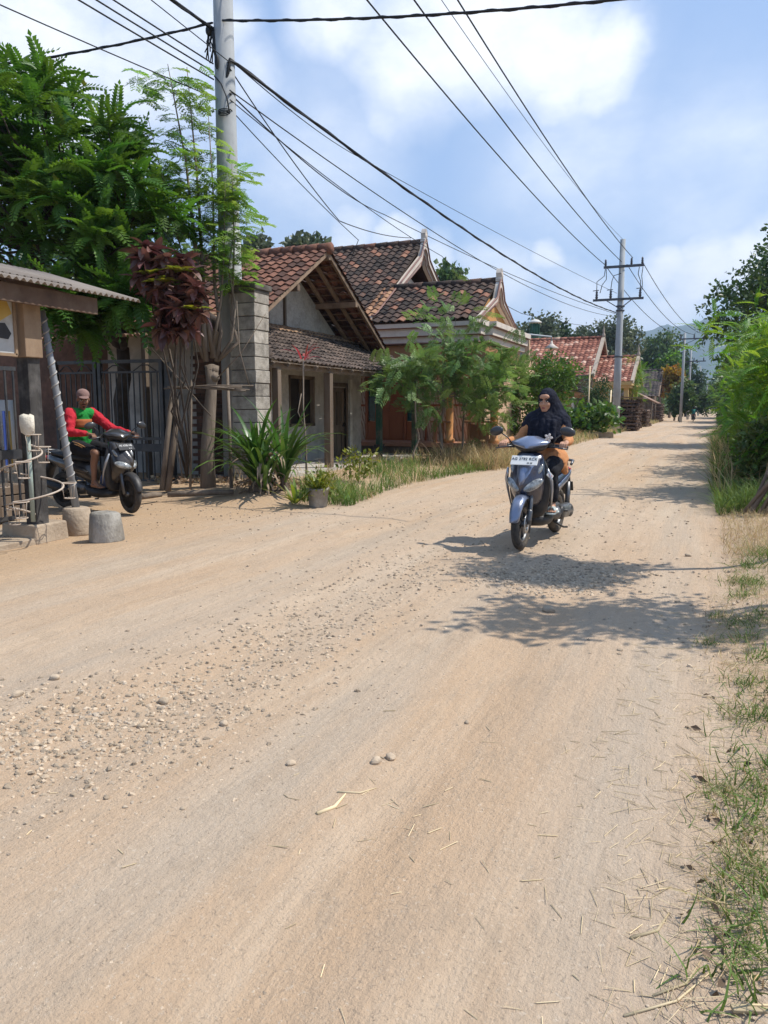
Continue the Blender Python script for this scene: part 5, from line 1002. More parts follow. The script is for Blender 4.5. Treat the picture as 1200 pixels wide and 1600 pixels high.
# ---- maroon shrub beside the gate
ms = thing('maroon_shrub', 'shrub of big dark maroon leaves right of the gate above the leaning stakes', 'shrub', (-8.7, 10.9, 0)); OS_ = np.array((-8.7, 10.9, 0))
tips = px_tips([(250, 410, 38, 25), (265, 460, 42, 30), (275, 500, 36, 28), (300, 475, 18, 35), (285, 430, 20, 30), (225, 400, 20, 16), (235, 440, 24, 20)], 66, 10.9, 11.4); mb = MB()
base = at(292, 745, 12.7)
for t in tips[::9]: limb(mb, base, t, .02, .008, .04, 6, 5)
mb.build('stem', M_barkd, ms, off=OS_)
def strapleaf(L=.28, w=.05, bend=.5):
    xs = np.linspace(0, 1, 6); v = []
    for x in xs: ww = w * math.sin(PI * (.08 + .92 * x) ** .8) ** .8 + .002; z = -bend * L * x * x; v += [(L * x, ww, z + ww * .35), (L * x, 0, z), (L * x, -ww, z + ww * .35)]
    f = []
    for i in range(5): f += [(3 * i, 3 * i + 1, 3 * i + 4, 3 * i + 3), (3 * i + 1, 3 * i + 2, 3 * i + 5, 3 * i + 4)]
    return np.array(v), np.array(f)
mb = MB(); SL = strapleaf(.25, .058, .35); P = np.repeat(tips, 9, 0); el = np.tile(np.linspace(.9, -.9, 9), len(tips)); a = np.arange(len(P)) * 2.4; d = np.stack([np.cos(el) * np.cos(a), np.cos(el) * np.sin(a), np.sin(el)], 1)
mb.scatter(SL, frames(d, RS.normal(size=len(P)) * .3, RS.uniform(.7, 1.2, len(P))), P, m=(0)); 
tg_ = px_tips([(240, 415, 30, 15), (255, 430, 30, 18), (300, 470, 18, 15)], 7, 10.8, 11.0); P = np.repeat(tg_, 6, 0); a = np.arange(len(P)) * 2.4; d = np.stack([np.cos(a), np.sin(a), .3 + .4 * RS.rand(len(P))], 1); mb.scatter(SL, frames(d), P, m=1)
mb.build('foliage', [L_mar, L_mix], ms, off=OS_)
# ---- stakes and a rail of sticks against the brick wall
for (a, b_, r, lab) in (((253, 756), (275, 560), .045, 'slanting pale stake nearest the gate against the brick wall'), ((262, 758), (283, 590), .05, 'thicker slanting stake right beside the one nearest the gate'), ((297, 755), (300, 520), .022, 'thin upright stick between slanting stakes and the pollarded trunk'), ((362, 770), (355, 575), .03, 'upright stick right of the pollarded trunk')):
    p0 = at(a[0], a[1], 12.5); p1 = at(b_[0], b_[1], 12.9); mb = MB(); mid = (p0 + p1) / 2 + RS.normal(size=3) * .02; mb.tube([p0 - (0, 0, .1), mid, p1], [r, r * .95, r * .8], 8); tag(mb.build('stake', M_bark), lab, 'stake')
mb = MB()
for k in range(6): a = at(256 + 6 * k, 606 + 1.5 * RS.normal(), 12.4); b_ = at(396 - 6 * k, 606 + 3 * RS.normal(), 12.15); mb.tube([a, (a + b_) / 2 + (0, 0, .02 * RS.normal()), b_], .012, 5)
tag(mb.build('stick_rail', M_bark), 'horizontal bundle of thin sticks tied across the pollarded trunk', 'rail')
mb = MB()
for a, b_ in (((215, 520), (330, 650)), ((415, 490), (340, 590)), ((370, 470), (390, 605)), ((265, 545), (262, 640)), ((270, 640), (285, 745))): mb.tube([at(*a, 12.3), (at(*a, 12.3) + at(*b_, 12.3)) / 2 + RS.normal(size=3) * .06, at(*b_, 12.3)], [.006, .009, .011], 5)
tag(mb.build('bare_twigs', M_bark), 'bare dry twigs hanging across the brick wall by the trunk', 'twigs')
# ---- leaf litter and logs by the wall
mb = MB(); n = 420; x = -9.1 + 3.0 * RS.rand(n); y = 10.75 + .9 * RS.rand(n); mb.scatter(cluster(2, .05, .09, .03, 3), zrot(n, 1.2), np.stack([x, y, gz(x, y) + .03 + .05 * RS.rand(n)], 1)); o = mb.build('leaf_litter', L_dead); o['kind'] = 'stuff'
for a, b_, lab in (((262, 776), (365, 772), 'pale split log lying at the foot of the pollarded trunk'), ((222, 780), (252, 776), 'short pale board on the ground right of the gate')): mb = MB(); p0, p1 = onground(*a, .1), onground(*b_, .1); mb.tube([p0 + (0, 0, .03), (p0 + p1) / 2 + (0, 0.03, .04), p1 + (0, 0, .03)], [.04, .05, .035], 7); tag(mb.build('log', M_bark), lab, 'log')
# ---- pandan
pn = thing('pandan_clump', 'large pandan clump with long arching strap leaves before the block pillar', 'plant', (-6.45, 10.35, .1)); OP_ = np.array((-6.45, 10.35, .1))
def strap(L, w, bend, n=7):
    xs = np.linspace(0, 1, n); v = []; ang = 0; p = np.zeros(2)
    for i, x in enumerate(xs):
        ww = w * (1 - x ** 3) * (.75 + .25 * math.sin(PI * x)) + .001; v += [(p[0], ww, p[1] + ww * .55), (p[0], 0, p[1]), (p[0], -ww, p[1] + ww * .55)]
        th = PI / 2 - .12 - bend * x ** 1.3; p = p + np.array((math.cos(th), math.sin(th))) * L / (n - 1)
    f = []
    for i in range(n - 1): f += [(3 * i, 3 * i + 1, 3 * i + 4, 3 * i + 3), (3 * i + 1, 3 * i + 2, 3 * i + 5, 3 * i + 4)]
    return np.array(v), np.array(f)
mb = MB()
def strapset(mb, c, n, L0, L1, w, b0_, b1, spread, m, zs=(0.0, .3)):
    for k in range(n):
        T = strap(RS.uniform(L0, L1), w * RS.uniform(.8, 1.15), RS.uniform(b0_, b1)); a = RS.rand() * 2 * PI; c_, s_ = math.cos(a), math.sin(a); le = RS.uniform(*spread); cl, sl_ = math.cos(le), math.sin(le)
        R = np.array([[c_, -s_, 0], [s_, c_, 0], [0, 0, 1]]) @ np.array([[cl, 0, sl_], [0, 1, 0], [-sl_, 0, cl]])
        mb.scatter(T, R[None], np.array(c)[None] + (.06 * c_, .06 * s_, RS.uniform(*zs)), m=m, sm=True)
for c, n in (((-6.55, 10.3, .25), 40), ((-6.2, 10.55, .25), 36), ((-6.75, 10.6, .2), 22), ((-6.35, 10.2, .12), 18)): strapset(mb, c, n, .75, 1.35, .034, .5, 2.1, (.05, .75), 0, (0, .4))
strapset(mb, (-6.45, 10.35, .35), 14, .5, .8, .035, 2.2, 3.2, (.5, .9), 1); strapset(mb, (-6.45, 10.3, .15), 40, .3, .6, .025, 2.0, 3.2, (.7, 1.2), 1, (-.05, .2))
mb.build('foliage', [L_pan, L_dead], pn, off=OP_); mb = MB()
for c in ((-6.55, 10.3), (-6.2, 10.55), (-6.75, 10.6)):
    limb(mb, (c[0], c[1], 0), (c[0], c[1], .45), .07, .05, .05)
    for k in range(7): a = RS.rand() * 6.3; mb.tube([(c[0], c[1], .32), (c[0] + .14 * math.cos(a), c[1] + .14 * math.sin(a), .12), (c[0] + .2 * math.cos(a), c[1] + .2 * math.sin(a), -.02)], .013, 5)
mb.build('stem', M_bark, pn, off=OP_)
sp = onground(462, 785, .08); s2 = thing('small_strap_plant', 'small low strap leaved plant between pandan clump and flower pot', 'plant', (sp[0], sp[1], .05)); mb = MB(); strapset(mb, (0, 0, 0), 18, .3, .55, .028, .3, 1.2, (.2, 1.0), 0, (0, .05)); mb.build('foliage', L_mix, s2)
# ---- pot
pq = onground(490, 789, .05); pt = thing('potted_plant', 'grey cement flower pot with bushy yellow green plant at the verge', 'potted plant', (pq[0], pq[1] + .14, g(pq[0], pq[1]))); mb = MB(); mb.lathe([(.115, 0), (.13, .02), (.155, .24), (.165, .25), (.165, .28), (.145, .28), (.14, .22), (.0, .21)], 22); mb.build('pot', M_conc2, pt)
mb = MB(); strapset(mb, (0, 0, .2), 70, .18, .36, .013, .2, 1.5, (.05, .7), 0, (0, .1)); mb.scatter(cluster(8, .12, .09, .018, 9), zrot(26, 1), np.stack([.10 * RS.normal(size=26), .10 * RS.normal(size=26), .34 + .08 * RS.normal(size=26)], 1)); mb.build('foliage', L_mix, pt)
# ---- red cordyline
cq = at(478, 760, 12.3); ct_ = at(474, 560, 12.6); cd = thing('red_cordyline', 'thin bare stem topped with a tuft of red leaves before the porch', 'plant', tuple(cq)); mb = MB(); D_ = ct_ - cq
mb.tube([(0, 0, -.15), D_ * .3 + (.02, 0, 0), D_ * .6 + (-.02, 0, 0), D_], [.016, .014, .012, .012], 7); mb.tube([D_ * .45, D_ * .55 + (-.10, -.04, .05), D_ * .72 + (-.04, -.02, .0)], .009, 5); mb.build('stem', M_bark, cd); mb = MB(); strapset(mb, tuple(D_), 12, .22, .36, .022, .3, 1.5, (.1, 1.2), 0, (-.05, .05)); mb.build('foliage', L_red, cd)
# ---- generic leafy tree
def tree(nm, lab, base, H, shapes, nt, tmpl, ntm, leafmat, r0, fork, cat='tree', group=None, bark=None, leanup=.3, spread=.3, k=6, crown='crown'):
    """shapes: ellipsoids (dx,dy,dz,rx,ry,rz) of foliage relative to base"""
    base = np.array(base, float); o = thing(nm, lab, cat, tuple(base), 0, group); S = np.array(shapes, float); vol = S[:, 3] * S[:, 4] * S[:, 5]; i = RS.choice(len(S), nt, p=vol / vol.sum())
    d = rdir(nt) * (RS.rand(nt, 1) ** .45); t = S[i, :3] + d * S[i, 3:]
    mb = MB(); branches(mb, (0, 0, -.1), t[RS.permutation(nt)[:min(nt, 60)]], r0, fork, k=k); mb.build('trunk', bark or M_bark, o)
    mb = MB(); P = np.repeat(t, ntm, 0); rc = np.repeat(RS.rand(nt), ntm); out = np.repeat(d, ntm, 0); n = len(P); dd = nrm(out * .8 + RS.normal(size=(n, 3)) * .7 + (0, 0, leanup)); P = P + RS.normal(size=(n, 3)) * spread
    w = RS.randint(0, len(tmpl), n)
    for j, T in enumerate(tmpl): s = w == j; mb.scatter(T, frames(dd[s], RS.normal(size=s.sum()) * .5, RS.uniform(.75, 1.25, s.sum())), P[s], np.clip(.55 * rc[s] + .45 * RS.rand(s.sum()), 0, 1))
    mb.build(crown, leafmat, o); return o
LF = [feather(7, .40, 61), feather(6, .34, 62), feather(7, .46, 63)]
b_ = at(690, 716, 18.6)
def off(px, py, t, b): return tuple(at(px, py, t) - np.array(b))
def shp(b, L, t): return [(*off(px, py, t + dt, b), rx * t / 1200, .6 * rx * t / 1200 + .15, ry * t / 1200) for px, py, rx, ry, dt in L]
bb = (b_[0], b_[1], .1); tree('lamtoro_tree', 'tallest feathery young tree in front of the orange house', bb, 4, shp(bb, [(700, 520, 60, 50, 0), (735, 560, 55, 40, -.2), (690, 590, 70, 50, 0), (750, 600, 50, 50, .3), (725, 640, 60, 35, 0)], 18.6), 78, LF, 5, L_lam, .05, off(692, 620, 18.6, bb), spread=.16, leanup=.45)
b_ = at(648, 722, 17.8); bb = (b_[0], b_[1], .1); tree('lamtoro_sapling', 'spindly feathery sapling beside the green porch posts', bb, 3, shp(bb, [(648, 580, 40, 22, 0), (640, 600, 45, 15, 0), (665, 630, 45, 18, 0), (615, 590, 20, 14, 0), (650, 560, 30, 20, 0)], 17.8), 30, LF, 5, L_lam, .028, off(648, 610, 17.8, bb), spread=.14, leanup=.45, k=4)
b_ = at(722, 712, 19.5); bb = (b_[0], b_[1], .1); tree('lamtoro_sapling', 'feathery sapling standing at the orange columns right of the tallest one', bb, 3, shp(bb, [(775, 580, 45, 45, 0), (800, 610, 30, 45, .3), (765, 640, 30, 25, 0)], 20), 36, LF, 5, L_lam, .035, off(728, 630, 19.6, bb), spread=.16, leanup=.45, k=4)
b_ = at(560, 735, 13.6); mb = MB(); wd = thing('yellow_weed', 'bright yellow green leafy weed at the porch corner in the verge grass', 'weed', (b_[0], b_[1], .1)); mb.scatter(cluster(9, .12, .09, .025, 4), zrot(30, 1), np.stack([.16 * RS.normal(size=30), .16 * RS.normal(size=30), .15 + .45 * RS.rand(30)], 1)); mb.build('foliage', L_mix, wd); mb = MB(); [mb.tube([(0, 0, 0), (.1 * RS.normal(), .1 * RS.normal(), .55)], .008, 4) for k in range(1)]; mb.build('stem', M_stem, wd)
CL = [cluster(10, .22, .11, .03, 11), cluster(10, .22, .12, .035, 12), cluster(9, .2, .10, .03, 13)]
b_ = at(850, 692, 25.5); bb = (b_[0], b_[1], .05); tree('leafy_bush', 'bushy green tree behind the woman rider at the corner of the orange house', bb, 3, shp(bb, [(850, 600, 48, 42, 0), (810, 620, 30, 40, 0), (872, 590, 28, 35, .3), (830, 660, 35, 35, 0), (800, 670, 22, 30, .2)], 25.5), 170, CL, 5, L_bush, .09, off(845, 640, 25.5, bb), cat='bush', spread=.14)
b_ = at(925, 662, 40); bb = (b_[0], b_[1], 0); tree('dark_bush', 'round dark green bush before the yellow house, left of the far pole', bb, 2, shp(bb, [(925, 622, 26, 34, 0), (930, 640, 24, 20, 0)], 40), 80, CL, 4, L_dark, .07, off(925, 645, 40, bb), cat='bush', spread=.2)
BIGL = [cluster(7, .3, .32, .11, 21), cluster(7, .3, .28, .10, 22)]
b_ = at(915, 668, 37.6); bb = (b_[0], b_[1] + .6, 0); tree('cassava_patch', 'low broad leaved garden plants above the concrete kerb', bb, 1, shp(bb, [(905, 652, 30, 12, 0), (935, 650, 28, 14, 0), (885, 664, 30, 10, 0)], 37.6), 60, BIGL, 3, L_bush, .03, off(915, 664, 37.6, bb), cat='plants', spread=.2, crown='foliage')
for px, lab in ((922, 'thin upright bamboo stake just left of the dark round bush centre'), (955, 'thin upright bamboo stake touching the far power pole')): p0 = at(px - 4, 668, 38); p1 = at(px, 572 if px < 940 else 610, 38.5); mb = MB(); mb.tube([p0, p1], [.045, .035], 6); tag(mb.build('stake', M_straw), lab, 'stake')
b_ = at(990, 640, 56); bb = (b_[0], b_[1], 0); tree('bamboo_shrub', 'pale green bamboo like shrub beside the yellow porch behind the firewood', bb, 4, shp(bb, [(985, 600, 20, 24, 0), (990, 580, 12, 14, 0)], 56), 60, [frond(8, .7, .25, .02, .5)], 5, L_bright, .05, off(988, 620, 56, bb), cat='shrub', spread=.3)
mp_ = at(903, 655, 44); sh2 = thing('gate_pillar', 'brown gate pillar with stacked roof boards on its top', 'pillar', (mp_[0], mp_[1], 0)); mb = MB(); mb.box((0, 0, .95), (.55, .55, 2.1)); mb.build('shaft', M_base, sh2, bevel=.02); mb = MB(); mb.box((0, 0, 2.06), (.8, .8, .12)); mb.box((0, 0, 2.2), (.95, .95, .14)); mb.build('cap', M_obrown, sh2); mb = MB(); mb.box((-.25, -.36, 1.0), (.14, .1, 2.0)); mb.build('white_post', M_white, sh2)
bo = thing('board_stack', 'untidy stack of grey boards lying over the brown gate pillar', 'board stack', (mp_[0] - .1, mp_[1], 2.3)); 
for k in range(9): mb = MB(); mb.box((.2 * RS.normal(), .1 * RS.normal(), .06 + .11 * k), (1.7 + .3 * RS.normal(), .5, .05), np.array(Euler((.1 * RS.normal(), .16 * RS.normal(), .3 * RS.normal())).to_matrix())); mb.build('board', M_asb if k % 3 else M_wood, bo)
# ---- background trees
CB = [cluster(12, .6, .42, .16, 31), cluster(12, .6, .46, .17, 32), cluster(11, .55, .4, .15, 33)]
def bg(nm, lab, px, t, L, n, mt, r0=.2, tm=None, grp='trees behind the houses', ntm=4, spread=.5):
    b_ = at(px, 640, t); bb = (b_[0], b_[1], 0); S = shp(bb, L, t); top = max(s[2] for s in S); tree(nm, lab, bb, 0, S, n, tm or CB, ntm, mt, r0, (0, 0, top * .4), group=grp, spread=spread, bark=M_barkd if mt is L_dark else M_bark)
bg('tall_tree', 'tall mid green tree behind the dark grey roof, right of the far pole', 1030, 125, [(1030, 555, 34, 40, 0), (1015, 580, 30, 34, 0), (1045, 590, 26, 30, 0), (1000, 560, 20, 26, 3)], 200, L_mid, .3)
bg('light_tree', 'lighter green tree left of the first distant pole', 1046, 108, [(1048, 578, 18, 22, 0), (1052, 596, 14, 16, 0)], 70, L_bush, .2)
bg('dark_tree', 'dark tree behind the distant poles under the mountain', 1072, 130, [(1075, 600, 22, 30, 0), (1066, 570, 14, 22, 0), (1090, 625, 22, 20, 0)], 130, L_dark, .25)
bg('orange_shrub', 'orange flowering shrub beside the dark grey roof', 1054, 88, [(1052, 592, 9, 14, 0), (1058, 604, 7, 11, 0)], 45, L_or, .12, spread=.35)
bg('green_shrub', 'green shrub under the orange shrub at the distant pole foot', 1062, 84, [(1062, 628, 10, 16, 0), (1070, 620, 8, 20, 0)], 60, L_mid, .12, spread=.3)
bg('sparse_tree', 'sparse grey green tree behind the red roof, left of the far pole', 950, 100, [(940, 535, 26, 26, 0), (960, 520, 24, 24, 0), (985, 535, 26, 30, 3), (925, 545, 18, 16, 0)], 130, L_grey, .22, ntm=3)
bg('sparse_tree', 'sparse grey green tree between the turret and orange house', 835, 95, [(830, 530, 34, 34, 0), (850, 520, 26, 26, 0), (815, 545, 25, 30, 0)], 130, L_grey, .22, ntm=3)
bg('round_tree', 'rounded dark green tree just right of the green turret', 872, 100, [(872, 530, 20, 20, 0), (885, 540, 16, 14, 0)], 80, L_dark, .2)
bg('pale_tree', 'small pale tree top above the red roof under the power lines', 912, 105, [(910, 535, 14, 16, 0)], 45, L_grey, .15)
bg('far_bush', 'bright tree top peeping over the ridge between both ornate gables', 700, 60, [(702, 440, 14, 12, 0)], 30, L_mid, .15, spread=.3)
bg('far_tree', 'feathery tree tops peeping over the old tiled ridge', 470, 55, [(475, 392, 28, 10, 0), (490, 384, 10, 10, 0), (395, 392, 20, 10, 0)], 70, L_grey, .15, spread=.3)
for i, (px, t, L, n, mt, lab) in enumerate(((1095, 190, [(1098, 618, 22, 18, 0), (1085, 625, 15, 14, 0)], 90, L_mid, 'mid green tree closing the road end on the left'), (1118, 220, [(1118, 618, 22, 20, 0)], 90, L_dark, 'dark tree closing the road end straight ahead'), (1135, 150, [(1136, 600, 18, 26, 0), (1128, 620, 14, 16, 0)], 90, L_dark, 'dark tree on the right before the road end'))): bg('far_tree', lab, px, t, L, n, mt, .25, grp='trees at the road end')
mb = MB(); n = 1500; y = 110 + 150 * RS.rand(n); x = -9 - 22 * RS.rand(n) ** 1.5; P = np.stack([x, y, .5 + 4.5 * RS.rand(n) ** 1.2 * (.5 + vn(x * .2, y * .1))], 1); mb.scatter(CB[0], zrot(n, 1, 1, 1.8), P); o = mb.build('far_thicket', L_mid); o['kind'] = 'stuff'
mb = MB(); n = 2600; y = 230 + 260 * RS.rand(n); x = -90 + 180 * RS.rand(n); s_ = np.abs(x + 1.5) > 4.0; x, y = x[s_], y[s_]; P = np.stack([x, y, .5 + 8 * RS.rand(len(x)) ** 1.2 * (.4 + vn(x * .1, y * .1))], 1); mb.scatter(CB[1], zrot(len(x), 1, 1.4, 2.6), P); o = mb.build('far_wood', L_mid); o['kind'] = 'stuff'
mb = MB(); n = 2600; y = np.where(RS.rand(n) < .5, 15.5 + 14 * RS.rand(n), 30 + 70 * RS.rand(n)); x = np.where(y < 30, -13 - 14 * RS.rand(n), -16 - 14 * RS.rand(n)); P = np.stack([x, y, .3 + np.where(y < 30, 6.0, 3.0) * RS.rand(n) * (.4 + vn(x * .2, y * .2))], 1); mb.scatter(CB[2], zrot(n, 1, .8, 1.4), P); o = mb.build('garden_thicket', L_dark); o['kind'] = 'stuff'
# ---- right side of the road
RB = [frond(9, .34, .105, .017, .55, 55, .7, .2, .15), frond(8, .30, .10, .016, .4, 52, .7, .2, .15), frond(10, .4, .10, .015, .8, 58, .6, .2, .12)]
def rbush(lab, y, x, S, n, mt=L_bright, tm=RB, ntm=6, spread=.16, r0=.05, nm='legume_bush', k=6, fork=(0, 0, .8), leanup=.35, grp='bushes along the right verge'): tree(nm, lab, (x, y, .05), 0, S, n, tm, ntm, mt, r0, fork, cat='bush', group=grp, spread=spread, leanup=leanup, k=k)
rbush('bright green feathery bush nearest on the right verge, reaching over the road', 13.6, 1.6, [(-.35, .6, 1.75, 1.0, 1.4, .75), (-.2, 1.2, 2.5, 1.0, 1.3, .6), (-1.15, .4, 2.6, .6, .7, .26), (-.8, 1.2, 2.1, .6, .9, .5), (.1, -.2, 1.0, .8, 1.0, .5), (.7, .2, 2.2, .9, 1.0, .9), (-.5, .8, 1.0, .7, 1.3, .5)], 300)
rbush('bright green bush behind the nearest one on the right verge', 18.5, 1.7, [(-.4, 0, 1.7, 1.1, 2.0, 1.0), (-.2, 1.5, 2.8, 1.1, 1.7, .8), (-.6, -1, 1.0, .8, 1.5, .6)], 260)
rbush('third bright bush along the right verge', 25, 1.8, [(-.4, 0, 1.6, 1.2, 2.5, 1.1), (.4, 1, 2.9, 1.1, 2, .9)], 170)
rbush('fourth green bush further along the right verge', 34, 1.9, [(-.1, 0, 1.8, 1.3, 3, 1.3), (.4, 1, 3.2, 1.2, 2.4, 1)], 170, L_bush, r0=.09, spread=.25)
CR = [cluster(11, .32, .2, .06, 41), cluster(11, .32, .22, .065, 42)]
rbush('fifth bush on the right, dark and dense', 46, 2.2, [(-.3, 0, 2, 1.5, 4, 1.6), (.4, 2, 4, 1.6, 3, 1.4)], 200, L_mid, CR, 5, .3, .12, 'roadside_tree'); rbush('sixth green roadside tree on the right, far along', 62, 2.4, [(-.2, 0, 2.4, 1.8, 5, 2), (.6, 3, 4.5, 2, 4, 1.6)], 200, L_mid, CB, 4, .4, .15, 'roadside_tree'); rbush('seventh roadside tree on the right, near the distant riders', 85, 2.6, [(-.3, 0, 3, 2, 8, 2.6), (.6, 5, 5, 2, 5, 2)], 200, L_mid, CB, 4, .5, .15, 'roadside_tree'); rbush('last roadside tree on the right at the road end', 120, 3.2, [(-.4, 0, 3.5, 2.4, 12, 3), (.6, 8, 6, 3, 9, 2.4)], 220, L_dark, CB, 4, .6, .2, 'roadside_tree')
tree('spreading_tree', 'big dark spreading tree above the bright bushes on the right', (3.1, 33, 0), 0, [(-1.2, 0, 5.2, 2.4, 3, 1.4), (-.2, 0, 6.6, 2.2, 2.5, 1.2), (1.5, 0, 6.8, 2.6, 3, 1.8), (-2.4, 1, 4.4, 1.4, 2, .8), (-2.2, .5, 5.9, 1.3, 1.6, .6)], 260, CR, 5, L_dark, .25, (-.2, 0, 2.8), spread=.32, bark=M_barkd)
tree('roadside_tree', 'leafy tree between the bright bush and big spreading tree', (3.2, 24, 0), 0, [(-.4, 0, 3.9, 1.4, 2, 1.0), (.6, 0, 4.6, 1.5, 2, .9)], 120, CL, 6, L_mid, .12, (-.2, 0, 2.2), spread=.25, group='bushes along the right verge')
# slender trees just right of the frame, whose crowns shade the road and whose leaves reach the frame
def slim(lab, x, y, S, n, fork, tm=RB, mt=L_mid, sp=.12, r0=.045): tree('slender_tree', lab, (x, y, .05), 0, S, n, tm, 6, mt, r0, fork, group='slender trees by the right verge', spread=sp, k=4)
slim('slender tree right of frame whose leaf tip shows at the right edge', 1.3, 7.95, [(-.05, -.1, 4.1, .62, .5, .42), (.05, .1, 4.5, .6, .5, .4), (.0, .3, 3.5, .35, .3, .25)], 62, (0, 0, 2.8), CL, r0=.05)
slim('loose leaved slender tree out of frame beside the nearest verge', 1.6, 6.4, [(-.05, -.1, 3.6, .8, .75, .45), (.3, .0, 3.3, .6, .6, .4)], 40, (0, 0, 1.9), CL, sp=.16)
mb = MB(); n = 26000; y = 13.2 + 90 * RS.rand(n) ** 1.6; x = .45 + 1.3 * RS.rand(n); z = 1.2 * RS.rand(n) * (.5 + vn(x * 1.3, y * .6)); P = np.stack([x, y, gz(x, y) + z * .8], 1); mb.scatter(cluster(5, .12, .10, .025, 51), zrot(n, 1.2, .7, 1.5 ), P); o = mb.build('verge_undergrowth', leafm('undergrowth_leaf', (.06, .11, .022), (.12, .15, .045), rnd=.5, hue=.05, trans=.25)); o['kind'] = 'stuff'
# bundle of leaning branches
bq = (.86, 11.15, .05); bu = thing('branch_bundle', 'bundle of cut branches leaning by the right edge below the bright bush', 'branches', bq)
for k in range(12): a = np.array((-.42 + .05 * k + .02 * RS.normal(), .08 * RS.normal() - .2, .02)); e = np.array((.30 + .05 * RS.normal(), .25 + .2 * RS.normal(), 1.25 + .15 * RS.normal())); mb = MB(); r = .018 + .02 * RS.rand(); mb.tube([a, (a + e) / 2 + RS.normal(size=3) * .02, e], [r, r * .9, r * .6], 7); mb.build('branch', M_bark, bu)
# ---- mountain
X, Y = np.meshgrid(np.linspace(-1500, 1900, 150), np.linspace(2100, 3600, 60)); rr_ = np.exp(-((X + 10) / 560) ** 2) * 1.0 + .5 * np.exp(-((X - 900) / 600) ** 2); prof = sst((Y - 2100) / 700) * (1 - .3 * sst((Y - 2900) / 700))
Z = 335 * rr_ * prof * (.8 + .4 * vn(X / 260, Y / 300)) + 55 * prof * (vn(X / 90, Y / 110) - .5) + 22 * prof * (vn(X / 30, Y / 40) - .5) - 15; k = 150; i = (np.arange(59)[:, None] * k + np.arange(149)[None]).ravel(); mb = MB(); mb.add(np.stack([X, Y, Z], 2).reshape(-1, 3), np.stack([i, i + 1, i + k + 1, i + k], 1), 0, True, .5); o = mb.build('mountain', mat('forest_slope', (.025, .05, .02), (.06, .085, .035), scale=.03, rough=1, bump=.6, bscale=.05, detail=10)); o['kind'] = 'structure'
# ================================================================ scooters
def paint(name, c, metal=.55, rough=.28): return mat(name, c, tuple(min(1, q * 1.15) for q in c), scale=3, rough=rough, metal=metal, coat=.6, spec=.5, dirt=tuple(.35 * q + .65 * w for q, w in zip(c, (.36, .28, .19))), dscale=4, damt=.35)
M_blue = paint('silver_blue_paint', (.19, .225, .315)); M_navy = paint('dark_blue_paint', (.03, .035, .06), .3); M_blk2 = paint('gloss_black_paint', (.018, .018, .02), .1, .3); M_silv = paint('silver_paint', (.36, .37, .39))
M_plas = mat('black_plastic', (.018, .018, .019), (.035, .034, .033), scale=6, rough=.5, spec=.4, dirt=(.13, .105, .08), dscale=5, damt=.4); M_tyre = mat('dusty_tyre', (.028, .026, .024), (.07, .06, .05), scale=10, rough=.9, dirt=(.20, .16, .115), dscale=6, damt=.6); M_alloy = mat('alloy', (.10, .10, .105), (.20, .20, .20), rough=.4, metal=.7); M_lens = mat('lamp_lens', (.07, .075, .075), (.50, .51, .48), scale=16,  rough=.12, spec=.9, coat=1); M_seat = mat('seat_vinyl', (.02, .02, .022), (.035, .035, .037), rough=.55); M_disc = mat('steel_disc', (.3, .3, .3), (.45, .45, .44), rough=.3, metal=.8); M_redl = mat('red_lens', (.35, .02, .02), (.45, .04, .03), rough=.2, coat=.5); M_mirr = mat('mirror_back', (.03, .03, .032), (.05, .05, .052), rough=.35, coat=.3); M_pw = mat('plate_white', (.74, .73, .68), (.80, .79, .75), rough=.5); M_pb2 = mat('plate_black', (.02, .02, .022), (.03, .03, .032), rough=.5); M_pt = mat('plate_letter_white', (.68, .67, .64), (.72, .71, .69), rough=.5)
M_dgrey = paint('dark_grey_paint', (.05, .051, .055), .4)
M_rsk = mat('red_sticker', (.5, .05, .03), (.55, .07, .04), rough=.4); M_wsk = mat('white_sticker', (.6, .6, .58), (.66, .66, .64), rough=.4)
RY = np.array([[1, 0, 0], [0, 0, 1], [0, -1, 0]], float)
def xf(mb, R, c=(0, 0, 0), d=(0, 0, 0)):
    c = np.array(c, float); mb.V = [(v - c) @ np.array(R).T + c + np.array(d, float) for v in mb.V]; return mb
def rotz(a): return np.array([[math.cos(a), -math.sin(a), 0], [math.sin(a), math.cos(a), 0], [0, 0, 1]])
def rings_z(L): return [[(xr, -w * .8, z), (xr, w * .8, z), (xr + .35 * (xf_ - xr), w, z), (xr + .72 * (xf_ - xr), w * .66, z), (xf_, w * .16, z), (xf_, -w * .16, z), (xr + .72 * (xf_ - xr), -w * .66, z), (xr + .35 * (xf_ - xr), -w, z)] for z, xf_, xr, w in L]
def rings_x(L, p=.55): return [[(x, -w, z0 + (z1 - z0) * .35), (x, -w * p, z0), (x, w * p, z0), (x, w, z0 + (z1 - z0) * .35), (x, w * .95, z0 + (z1 - z0) * .75), (x, w * p, z1), (x, -w * p, z1), (x, -w * .95, z0 + (z1 - z0) * .75)] for x, w, z0, z1 in L]
def letters(txt, size, loc, rot, m, par, name='plate_text'):
    cu = bpy.data.curves.new(name, 'FONT'); cu.body = txt; cu.size = size; cu.extrude = .001; cu.align_x = 'CENTER'; cu.align_y = 'CENTER'; cu.space_character = 1.08; cu.materials.append(m); o = bpy.data.objects.new(name, cu); C.objects.link(o); dg = bpy.context.evaluated_depsgraph_get(); me = bpy.data.meshes.new_from_object(o.evaluated_get(dg)); bpy.data.objects.remove(o); o = bpy.data.objects.new(name, me); C.objects.link(o); o.parent = par; o.location = loc; o.rotation_euler = rot; return o
